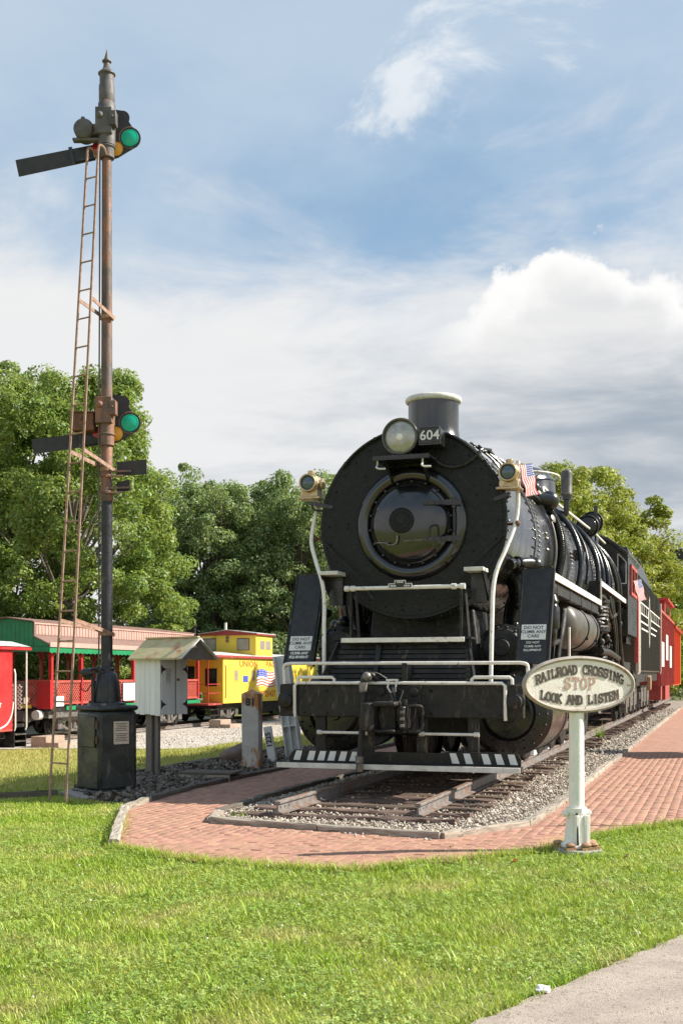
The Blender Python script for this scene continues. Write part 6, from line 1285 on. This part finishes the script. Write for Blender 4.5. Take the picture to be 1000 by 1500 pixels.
mb = MB(); mb.bx(.95, 1.46, -.05, .08, .42, 1.34); mb.build('corner_panel', 'red_car', ex)
for x0 in (-.9, .35): MB().bx(x0, x0+.38, -.07, -.052, .44, .56).build('reflector', 'yellow_paint', ex)
mb = MB(); mb.bx(-1.55, 1.55, -.3, EL+.3, 2.48, 2.52); mb.build('ceiling', 'brown_trim', ex)
# lower roof skirt with scalloped green valance
for s_ in (-1, 1):
    mb = MB(); mb.add([(s_*1.62, -.35, 2.56), (s_*1.62, EL+.35, 2.56), (s_*.98, EL+.35, 2.86), (s_*.98, -.35, 2.86), (s_*1.62, -.35, 2.60), (s_*1.62, EL+.35, 2.60), (s_*.98, EL+.35, 2.90), (s_*.98, -.35, 2.90)], [(0, 1, 2, 3), (7, 6, 5, 4), (0, 4, 5, 1), (1, 5, 6, 2), (2, 6, 7, 3), (3, 7, 4, 0)]); sk = mb.build('skirt_roof', 'brown_trim', ex, smooth=False)
    a, b_ = sorted((s_*1.622, s_*1.66)); MB().bx(a, b_, -.36, EL+.36, 2.50, 2.66).build('skirt_fascia', 'pink_roof', sk)
    sc_ = [(-.34, 2.50), (EL+.34, 2.50)]; n = 44
    for i in range(n, -1, -1): sc_ += [(-.34+(EL+.68)*i/n, 2.33), (-.34+(EL+.68)*(i-.5)/n, 2.29)] if i else [(-.34, 2.33)]
    a = s_*1.60; mb = MB(); mb.prism(sc_, (a, 0, 0), (0, 1, 0), (0, 0, 1), (.02*s_, 0, 0)); mb.build('valance', 'green_paint', sk, smooth=False)
    a, b_ = sorted((s_*.97, s_*1.0)); mb = MB(); mb.bx(a, b_, -.3, EL+.3, 2.84, 3.34); cl_ = mb.build('clerestory_side', 'pink_roof', ex)
    mb = MB()
    for i in range(60): a, b_ = sorted((s_*1.0, s_*1.018)); y = -.25+i*(EL+.5)/60; mb.bx(a, b_, y, y+.06, 2.95, 3.26)
    mb.build('ribs', 'pink_roof', cl_, kind='stuff')
    a, b_ = sorted((s_*1.002, s_*1.03)); mb = MB(); mb.bx(a, b_, -.34, EL+.34, 2.84, 2.93); mb.bx(a, b_, -.34, -.2, 2.93, 3.3); mb.build('trim', 'brown_trim', cl_)
    a, b_ = sorted((s_*1.002, s_*1.04)); mb = MB(); mb.bx(a, b_, -.34, EL+.34, 3.27, 3.36); mb.build('gutter', 'pink_roof', cl_)
mb = MB(); mb.prism([(-1.06, 3.345), (-1.06, 3.37), (0, 3.52), (1.06, 3.37), (1.06, 3.345), (0, 3.49)], (0, -.45, 0), (1, 0, 0), (0, 0, 1), (0, EL+.9, 0)); mb.build('roof', 'brown_trim', ex, smooth=False)
gbl = [(-1.56, 2.50), (1.56, 2.50), (1.56, 2.62), (.96, 2.88), (.96, 3.34), (0, 3.48), (-.96, 3.34), (-.96, 2.88), (-1.56, 2.62)]
mb = MB(); mb.prism(gbl, (0, -.30, 0), (1, 0, 0), (0, 0, 1), (0, .04, 0)); gb = mb.build('gable', 'green_paint', ex, smooth=False)
for i in range(11): x = -.9+i*.17; MB().bx(x, x+.16, -.318, -.302, 2.56, 3.33).build('gable_board', 'green_paint', gb)
mb = MB(); mb.prism([(-1.58, 2.34), (1.58, 2.34), (1.58, 2.5), (-1.58, 2.5)], (0, -.33, 0), (1, 0, 0), (0, 0, 1), (0, .03, 0)); mb.build('end_valance', 'green_paint', gb, smooth=False)
mb = MB(); mb.cyl((1.05, -.3, .22), (1.05, -.05, .22), .16, n=20); mb.build('end_lamp', 'white_dull', ex); mb = MB(); mb.bx(-.15, .15, -.75, -.2, .05, .3); mb.build('coupler', 'steel_worn', ex, bev=.03)
mb = MB(); mb.bx(-.12, .12, EL+.2, EL+.75, .05, .3); mb.bx(1.1, 1.5, EL-.3, EL+.25, .46, .55); mb.build('rear_coupler', 'steel_worn', ex, bev=.02); MB().bx(1.0, 1.45, EL+.26, EL+.30, .42, .72).build('rear_plate', 'green_paint', ex); MB().bx(1.2, 1.4, EL+.305, EL+.32, .5, .8).build('tail_card', 'white_paint', ex)
mb = MB()
for k_ in range(9): mb.bx(-1.2, -.2, .9+1.1*k_, 1.3+1.1*k_, .46, .9); mb.bx(-1.2, -.2, .85+1.1*k_, .92+1.1*k_, .9, 1.35); mb.bx(.2, 1.2, .9+1.1*k_, 1.3+1.1*k_, .46, .9); mb.bx(.2, 1.2, .85+1.1*k_, .92+1.1*k_, .9, 1.35)
mb.build('benches', 'step_wood', ex)
# red car at the left edge
rc = empty('red_passenger_car', L2W(-19, 5, 0), -YAW, 'glossy bright red car with white lettering at the left edge', 'train car')
mb = MB(); mb.bx(-1.5, 1.55, 0, 11.95, -.22, 2.36); mb.build('body', 'red_car', rc, bev=.02)
mb = MB(); mb.prism([(-1.62, 2.36), (1.66, 2.36), (1.66, 2.44), (.9, 2.62), (-.9, 2.62), (-1.62, 2.44)], (0, -.4, 0), (1, 0, 0), (0, 0, 1), (0, 13.25, 0)); rf = mb.build('roof', 'red_car', rc, smooth=False); mb = MB(); mb.add([(1.64, -.4, 2.47), (1.64, 12.85, 2.47), (.9, 12.85, 2.65), (.9, -.4, 2.65)], [(0, 1, 2, 3)]); mb.build('roof_skin', 'roof_white', rf)
mb = MB()
for i in range(14): mb.cyl((1.552, 11.9, -.1+i*.18), (1.562, 11.9, -.1+i*.18), .018, n=6)
mb.build('rivets', 'red_car', rc, kind='stuff')
for y in (2.2, 4.4, 6.6, 8.8, 11.0): MB().bx(1.551, 1.556, y-.012, y+.012, -.2, 2.34).build('panel_seam', 'red_faded', rc)
MB().bx(1.551, 1.566, .05, 11.9, -.2, -.14).build('sill_strip', 'red_faded', rc)
text_part('lettering', ['BUILT', '498'], .13, (1.556, 11.1, .52), (0, 1, 0), (0, 0, 1), 'white_paint', rc, gap=1.5, bold=.006); MB().bx(1.551, 1.556, 11.02, 11.2, -.03, .18).build('white_patch', 'white_paint', rc)
MB().bx(1.551, 1.558, 9.2, 10.6, 1.2, 2.0).build('window', 'window_dark', rc)
for y in (12.1, 12.72): MB().tube([(1.5, y, -.2), (1.54, y, -.1), (1.54, y, 2.34)] if y > 12.5 else [(1.5, y, -.2), (1.54, y, -.1), (1.54, y, 1.6), (1.5, y, 1.75)], .03, 8).build('handrail', 'white_pipe', rc)
MB().tube([(1.56, 11.2, -.12), (1.57, 11.6, .02), (1.57, 11.85, .3), (1.57, 11.95, .7)], .025, 8, 4).build('curved_grab', 'white_pipe', rc)
lattice(rc, 12.6, .6, 1.45, .45, 1.25, 'white_paint', 'end_gate', ax='x')
mb = MB(); mb.bx(-1.4, 1.5, 12.0, 12.75, -.1, .0); mb.build('platform', 'worn_black', rc)
for k_ in range(3): MB().bx(1.05+.0*k_, 1.55, 12.1, 12.7, -.35-.22*k_, -.31-.22*k_).build('step', 'tank_grey', rc)
mb = MB(); mb.bx(1.0, 1.52, 12.06, 12.095, -.85, -.1); mb.bx(1.0, 1.52, 12.705, 12.74, -.85, -.1); mb.bx(-1.2, 1.3, 0, 11.9, -.45, -.22); mb.build('step_sides', 'worn_black', rc); bogie(rc, 10.2)
# yellow caboose
yc = empty('yellow_caboose', L2W(-19, 33.3, 0), -YAW, 'bright yellow caboose with lookout, red lettering and a painted flag', 'train car')
YL = 12.5
mb = MB(); mb.bx(-1.5, 1.5, 0, YL, .27, 2.34); bd = mb.build('body', 'yellow_paint', yc, bev=.015)
MB().bx(-1.49, 1.49, -.012, -.002, .28, 2.33).build('end_wall', 'ochre_trim_and_shade', bd)  # sheet over the body end, its deeper yellow painting the shade there
mb = MB(); mb.prism([(-1.62, 2.341), (1.62, 2.341), (1.62, 2.44), (0, 2.62), (-1.62, 2.44)], (0, -1.6, 0), (1, 0, 0), (0, 0, 1), (0, YL+3.2, 0)); rf = mb.build('roof', 'red_dull', yc, smooth=False)
for s_ in (-1, 1): mb = MB(); mb.add([(s_*1.60, -1.62, 2.445), (s_*1.60, YL+1.6, 2.445), (0, YL+1.6, 2.625), (0, -1.62, 2.625), (s_*1.60, -1.62, 2.475), (s_*1.60, YL+1.6, 2.475), (0, YL+1.6, 2.655), (0, -1.62, 2.655)], [(0, 1, 2, 3), (7, 6, 5, 4), (0, 4, 5, 1), (1, 5, 6, 2), (2, 6, 7, 3), (3, 7, 4, 0)]); mb.build('roof_sheet', 'roof_white', rf, smooth=False)
mb = MB(); mb.bx(-1.38, 1.5, 3.85, 6.0, 2.5, 3.48); cu_ = mb.build('lookout', 'yellow_paint', yc, bev=.01); MB().bx(1.3, 1.502, 3.85, 6.0, 2.3, 2.52).build('lookout_skirt', 'yellow_paint', cu_)
mb = MB(); mb.prism([(-1.48, 3.48), (1.60, 3.48), (1.60, 3.54), (.06, 3.72), (-1.48, 3.54)], (0, 3.72, 0), (1, 0, 0), (0, 0, 1), (0, 2.4, 0)); lr = mb.build('lookout_roof', 'red_dull', cu_, smooth=False)
for s_ in (-1, 1):
    xe = 1.62 if s_ > 0 else -1.5; mb = MB(); mb.add([(xe, 3.69, 3.545), (xe, 6.15, 3.545), (.06, 6.15, 3.725), (.06, 3.69, 3.725), (xe, 3.69, 3.575), (xe, 6.15, 3.575), (.06, 6.15, 3.755), (.06, 3.69, 3.755)], [(0, 1, 2, 3), (7, 6, 5, 4), (0, 4, 5, 1), (1, 5, 6, 2), (2, 6, 7, 3), (3, 7, 4, 0)]); mb.build('roof_sheet', 'roof_white', lr, smooth=False)
for x0 in (-1.2, .55):
    mb = MB(); mb.bx(x0-.04, x0+.62, 3.80, 3.849, 2.74, 3.33); wn = mb.build('window', 'brown_trim', cu_, bev=.06); MB().bx(x0, x0+.58, 3.785, 3.799, 2.78, 3.29).build('pane', 'window_tan', wn)
for y0 in (4.35, 5.1): MB().bx(1.501, 1.512, y0, y0+.62, 2.8, 3.22).build('window', 'window_tan', cu_)
mb = MB()
for z in (3.36, 3.20): mb.lathe([(.07, 0), (.075, .08), (.05, .1)], (.02, 3.85, z), FY, 14)
mb.build('marker_lights', 'brown_trim', cu_)
for y0 in (1.2, 3.2, 8.0): mb = MB(); mb.bx(1.501, 1.515, y0, y0+.5, 1.25, 1.82); wn = mb.build('window', 'ochre_trim_and_shade', bd); MB().bx(1.516, 1.522, y0+.06, y0+.44, 1.30, 1.77).build('pane', 'window_tan', wn)
for y in (.6, 2.05, 3.75, 7.6, 9.4, 11.2): MB().bx(1.501, 1.5045, y-.014, y+.014, .3, 2.3).build('panel_seam', 'ochre_trim_and_shade', bd)
mb = MB()
for k_ in range(40): mb.cyl((1.5, .15+.3*k_, .33), (1.508, .15+.3*k_, .33), .016, n=6); mb.cyl((1.5, .15+.3*k_, 2.29), (1.508, .15+.3*k_, 2.29), .016, n=6)
mb.build('rivets', 'yellow_paint', bd, kind='stuff')
MB().tube([(1.53, .15, .5), (1.56, .15, .6), (1.56, .15, 1.9), (1.53, .15, 2.0)], .022, 6).build('side_grab', 'red_car', yc)
MB().bx(1.501, 1.51, 2.25, 2.85, 1.22, 1.52).build('blue_placard', 'letter_blue', bd)
text_part('lettering', ['UNION'], .28, (1.503, 2.95, 2.06), (0, 1, 0), (0, 0, 1), 'letter_red', bd, sx=1.75, bold=.008); text_part('lettering', ['PACIFIC'], .28, (1.503, 6.3, 2.06), (0, 1, 0), (0, 0, 1), 'letter_red', bd, sx=1.75, bold=.008)
text_part('lettering', ['UP 25437'], .30, (1.503, 5.3, .62), (0, 1, 0), (0, 0, 1), 'letter_red', bd, sx=1.35, bold=.010)
def wavy(y0, y1, z, h_, m, x, name='flag_stripe', ph=0.):
    mb = MB(); n = 30; P = []
    for i in range(n+1): y = y0+(y1-y0)*i/n; zz = z+.07*math.sin((y-3.9)*2.6+ph)+.015*(y-3.9); P += [(x, y, zz-h_/2), (x, y, zz+h_/2)]
    mb.add(P, [(2*i, 2*i+2, 2*i+3, 2*i+1) for i in range(n)]); return mb.build(name, m, bd, smooth=False)
wavy(3.9, 7.4, 1.36, .78, 'white_paint', 1.503, 'flag_field')
for i in range(6): wavy(3.9 if i < 3 else 5.3, 7.4, 1.02+.135*i, .062, 'letter_red', 1.507)
wavy(3.95, 5.25, 1.60, .34, 'letter_blue', 1.510, 'flag_canton')
mb = MB()
for i in range(6):
    for j in range(3): y = 4.08+.2*i; z = 1.49+.11*j+.07*math.sin((y-3.9)*2.6)+.015*(y-3.9); mb.bx(1.511, 1.514, y-.035, y+.035, z-.022, z+.022)
mb.build('flag_stars', 'white_paint', bd, kind='stuff')
# its front platform
mb = MB(); mb.bx(-1.45, 1.45, -1.5, -.01, .22, .30); mb.build('platform', 'red_dull', yc)
mb = MB(); mb.bx(.62, 1.2, -.03, -.014, 1.05, 1.85); wn = mb.build('end_window', 'worn_black', bd, bev=.03); MB().bx(.68, 1.14, -.045, -.031, 1.12, 1.78).build('pane', 'window_dark', wn)
mb = MB(); mb.bx(-.55, .25, -.03, -.014, .32, 2.15); dr = mb.build('end_door', 'ochre_trim_and_shade', bd); MB().bx(-.4, .1, -.045, -.031, 1.2, 1.95).build('pane', 'window_dark', dr)  # door in the same shade-toned yellow as the end
for x in (1.42, -1.42): MB().tube([(x, -1.45, .3), (x, -1.45, 2.36)], .028, 8).build('handrail_post', 'red_car', yc)
for z in (.75, 1.15): MB().tube([(.3, -1.45, z), (1.42, -1.45, z), (1.45, -.2, z)], .018, 6).build('platform_rail', 'red_car', yc)
mb = MB()
for x in (-.45, .0): mb.bar((x, -1.5, .25), (x, -1.5, 2.5), .05, .05)
for i in range(8): mb.cyl((-.45, -1.5, .45+.26*i), (0, -1.5, .45+.26*i), .018, n=6)
mb.build('end_ladder', 'red_car', yc)
for k_ in range(2): MB().bx(1.0, 1.5, -1.4, -.6, .0-.25*k_, .04-.25*k_).build('step', 'worn_black', yc)
mb = MB(); mb.bx(-1.2, 1.2, 0, YL, .05, .27); mb.bx(.7, 1.4, 4.6, 7.2, -.25, .25); mb.build('underframe', 'worn_black', yc); bogie(yc, 1.6); bogie(yc, 10.6)
mb = MB(); mb.cyl((-.9, 2.0, 2.5), (-.9, 2.0, 3.85), .11, n=14); mb.cyl((-.9, 2.0, 3.85), (-.9, 2.0, 3.92), .17, n=14); mb.build('stove_pipe', 'worn_black', yc); MB().cyl((-.6, 5.0, 3.6), (-.6, 5.0, 4.15), .07, n=10).build('roof_vent', 'white_dull', yc); MB().tube([(-.9, 2, 3.3), (-.6, 3.8, 3.35)], .02, 6).build('roof_stay', 'tank_grey', yc)
# wooden boarding steps on the gravel
for loc, rz, lab in ((L2W(-16.6, 17.9, -.77), -YAW, 'two tread wooden boarding step beside the red car'), (L2W(-16.9, 32.0, -.77), -YAW, 'small wooden boarding step below the yellow caboose')):
    s_ = empty('boarding_step', loc, rz, lab, 'step')
    mb = MB(); mb.bx(-.45, .1, -.55, .55, 0, .38); mb.build('upper_tread', 'step_wood', s_, bev=.01); mb = MB(); mb.bx(.102, .55, -.55, .55, 0, .19); mb.build('lower_tread', 'step_wood', s_, bev=.01)

# ================================================================== trees
def leaf_cloud(C, RC, per, ls, seed):
    r = np.random.default_rng(seed); n = len(C)*per; c = np.repeat(C, per, 0); rc = np.repeat(RC, per)
    d = r.normal(size=(n, 3)); d[:, 2] = d[:, 2]*.85+.22; d /= np.linalg.norm(d, axis=1)[:, None]
    p = c+d*(rc*(.35+.65*r.random(n)**.5))[:, None]*np.array([1.1, 1.1, .8])
    nn = d*.9+r.normal(0, .55, (n, 3))+np.array([0, 0, .35]); nn /= np.linalg.norm(nn, axis=1)[:, None]
    t = np.cross(nn, r.normal(size=(n, 3))); t /= np.linalg.norm(t, axis=1)[:, None]; b_ = np.cross(nn, t); s_ = ls*(.6+.8*r.random(n))
    t *= s_[:, None]; b_ *= (s_*.55)[:, None]; fold = nn*(s_*.15)[:, None]
    P = np.stack([p-t*.5, p+b_*.5+fold, p+t*.5, p-b_*.5+fold], 1).reshape(-1, 3); F = np.arange(4*n).reshape(n, 4); return P, F
TREE = {}
def tree(name, loc, H, R, z0, seed, leafm, label, group, clumps=90, per=230, ls=.26, lean=(0, 0), shape='round', rc=(.65, 1.25), trunk=.28, proto=None):
    """a tree with its trunk, limbs and crown; trees of one proto share meshes at their own size and turn"""
    r = np.random.default_rng(seed); t = empty(name, loc, float(r.random()*6.28), label, 'tree', group); key = proto if proto is not None else seed
    if key in TREE:
        H0, R0, parts = TREE[key]; t.scale = (R/R0, R/R0, H/H0)
        for p_ in parts: c = p_.copy(); COL.objects.link(c); c.parent = t
        return t
    ph = r.random(6)*6.28; C = []
    while len(C) < clumps:
        h = r.random()**.9; a = r.random()*6.28
        prof = math.sin(math.pi*min(1, .14+.76*h**1.1))**.55 if shape == 'round' else (.50+.50*math.sin(math.pi*(.15+.72*h)))
        lump = 1+.22*math.sin(2*a+ph[0]+4*h)+.16*math.sin(3*a+ph[1]-6*h)+.10*math.sin(5*a+ph[2]+9*h)
        if math.sin(4*a+ph[3]+7*h)*math.sin(11*h+ph[4]) > .62: continue          # open gaps between the boughs
        rr = R*prof*lump*(.25+.75*r.random()**.42); C.append((rr*math.cos(a)+lean[0]*h, rr*math.sin(a)+lean[1]*h, z0+(H-z0-.6)*h+.35*math.sin(3*a+ph[5])))
    C = np.array(C); RC = r.uniform(rc[0], rc[1], len(C))*(.75+.25*R/5); P, F = leaf_cloud(C, RC, per, ls, seed+1)
    cr = fastmesh('crown', P, F, leafm, t, kind=None)
    mb = MB(); mb.tube([(0, 0, -.3), (.1, .05, H*.12), (-.05, .1, H*.3), (lean[0]*.5, lean[1]*.5, H*.55), (lean[0]*.8, lean[1]*.8, H*.85)], [trunk*1.25, trunk*.2], 10, 4)
    tr = mb.build('trunk', 'bark', t)
    idx = r.choice(len(C), min(len(C), 40), False); lb = MB()
    for i in idx:
        e = Vector(C[i]); b0 = Vector((lean[0]*.4, lean[1]*.4, max(H*.12, e.z*.6))); mid = b0.lerp(e, .5)+Vector((0, 0, -.3)); lb.tube([b0, mid, e], [trunk*.32, .035], 6, 3)
    TREE[key] = (H, R, [cr, tr, lb.build('limbs', 'bark', t)])
    return t
G1, G2, G3 = 'maples beside the yard', 'dark trees behind the yellow caboose', 'yellow green trees behind the locomotive'
tree('maple_tree', (-15.6, 54, -.8), 16.9, 5.0, 2.2, 101, 'leaf_maple', 'leafy sunlit maple at the far left edge', G1, 340, 290, .165, rc=(.36, .85), proto='m1')
tree('maple_tree', (-11.9, 51.5, -.8), 15.9, 5.0, 2.4, 102, 'leaf_maple', 'big leafy sunlit maple behind the semaphore mast', G1, 360, 290, .165, rc=(.36, .85), proto='m2')
tree('maple_tree', (-21.5, 57, -.8), 16.0, 5.0, 2.2, 103, 'leaf_maple', 'leafy maple partly cut by the left edge', G1, proto='m1')
for i, (x, y, h, R, lab) in enumerate(((-11.0, 78, 16.2, 5.2, 'dark tree just right of the big maple'), (-8.4, 76, 14.7, 4.2, 'dark tree above the yellow caboose stove pipe'), (-5.6, 82, 15.8, 4.6, 'dark tree above the yellow caboose lookout'), (-2.9, 77, 15.6, 4.4, 'dark tree beside the left marker lamp'), (.6, 80, 15.2, 4.6, 'dark tree hidden behind the smokebox left side'), (5, 84, 14, 4.8, 'dark tree hidden behind the smokebox'))):
    tree('locust_tree', (x, y, -.8), h, R, 1.5, 120+i, 'leaf_locust', lab, G2, 330, 210, .19, shape='col', rc=(.35, .95), proto='l%d' % (i % 2))
for i, (x, y, h, R, lm, lab) in enumerate(((10.4, 58, 12.0, 3.3, 'leaf_yellow', 'olive tree top just right of the flag and dome'), (12.6, 64, 13.4, 4.2, 'leaf_yellow', 'yellow green tree behind the whistle'), (15.7, 69, 12.2, 4.2, 'leaf_yellow', 'yellow green tree above the cab roof'), (18.9, 74, 10.4, 3.8, 'leaf_yellow', 'yellow green tree above the tender'), (21.6, 80, 9.0, 3.8, 'leaf_maple', 'green tree above the red lookout'), (26.5, 92, 11.0, 4.4, 'leaf_locust', 'dark green tree at the right edge'), (30.5, 96, 11.5, 4.4, 'leaf_locust', 'dark green tree partly cut by the right edge'))):
    tree('hedgerow_tree', (x, y, -.1), h, R, 1.0, 140+i, lm, lab, G3, 260, 220, .17, shape='round' if i else 'col', rc=(.35, .8), proto=lm+str(i == 0 or i == 2))
SHR = {}
def shrub(loc, R, H, seed, leafm, label, group):
    s_ = empty('shrub', loc, seed*1.7, label, 'shrub', group); key = (leafm, seed % 2)
    if key in SHR:
        R0, H0, parts = SHR[key]; s_.scale = (R/R0, R/R0, H/H0)
        for p_ in parts: c = p_.copy(); COL.objects.link(c); c.parent = s_
        return
    r = np.random.default_rng(seed); n = 46; a = r.random(n)*6.28; q = np.sqrt(r.random(n)); h = r.random(n); C = np.stack([R*q*np.cos(a), R*q*np.sin(a), .3+H*h*(1-.5*q)], 1); P, F = leaf_cloud(C, r.uniform(.6, 1.1, n), 260, .22, seed)
    f = fastmesh('foliage', P, F, leafm, s_, kind=None); mb = MB()
    for i in range(5): mb.tube([(0, 0, 0), C[i]*.5, C[i]], [.06, .015], 6, 2)
    SHR[key] = (R, H, [f, mb.build('stems', 'bark', s_)])
for i in range(11):
    v = -27-2.5*(i % 2); u = 10+6.0*i; x, y, _ = L2W(v, u); shrub((x, y, -.8), 4.0, 4.6+1.2*(i % 3), 200+i, 'leaf_under', ORD[i]+' dark undergrowth shrub from the left behind the far train', 'undergrowth behind the yard')
for i in range(8):
    x = -12+4.2*i; shrub((x, 71+1.2*(i % 2), -.8), 3.6, 4.8, 230+i, 'leaf_under', ORD[i]+' dark shrub from the left at the foot of the wood', 'undergrowth under the wood')
for i, (v, u) in enumerate(((-4.2, 52), (-4.5, 60), (-3.5, 68), (1, 74), (4, 82))):
    x, y, _ = L2W(v, u); shrub((x, y, 0), 2.6, 4.6, 250+i, 'leaf_maple', ORD[i]+' green shrub back beyond the tender', 'shrubs beyond the tender')
# low building at the right edge with a roof unit
b_ = empty('flat_roof_building', (24.6, 84, 0), -YAW, 'low tan building with a flat roof at the right edge', 'building')
mb = MB(); mb.bx(-2.6, 9, 0, 8, 0, 8.6); mb.build('wall', 'building_tan', b_); mb = MB(); mb.bx(-2.9, 9.3, -.8, 8.3, 8.602, 9.3); mb.build('roof_slab', 'concrete_grey', b_)
for i in range(4):
    for z in (1.2, 4.6): MB().bx(-1.8+2.6*i, .0+2.6*i, -.03, -.005, z, z+1.9).build('window', 'window_dark', b_)
u_ = empty('roof_unit', (24.1, 84.3, 9.3), -YAW, 'white air conditioning unit on the flat roof', 'roof unit'); mb = MB(); mb.bx(-.9, 1.3, -.8, .8, .1, 1.7); mb.build('housing', 'white_dull', u_, bev=.05); MB().bx(-.6, 1.0, -.83, -.805, .4, 1.3).build('grille', 'panel_grey', u_)
# just outside the frame on the right: what throws the long shadows over the walkway
ib = empty('notice_board', (8.3, 23.0, 0), rad(-70), 'notice board on two posts beside the walkway, only its shadow in view', 'sign')
for x in (-.8, .8): MB().bx(x-.06, x+.06, -.06, .06, -.1, 2.15).build('post', 'wood_grey', ib)
mb = MB(); mb.bx(-.95, .95, -.1, -.062, .9, 2.0); mb.build('board', 'wood_grey', ib, bev=.01); mb = MB(); mb.prism([(-.4, 2.1), (.4, 2.1), (0, 2.45)], (-1.1, 0, 0), (0, 1, 0), (0, 0, 1), (2.2, 0, 0)); mb.build('roof', 'roof_moss', ib, smooth=False)
MB().cyl((4.95, 12.3, -.1), (4.95, 12.3, 2.25), .028, n=12).build('marker_pole', 'steel_worn', None); tag(bpy.data.objects['marker_pole'], 'slim metal pole at the lawn edge, only its shadow in view', 'pole')
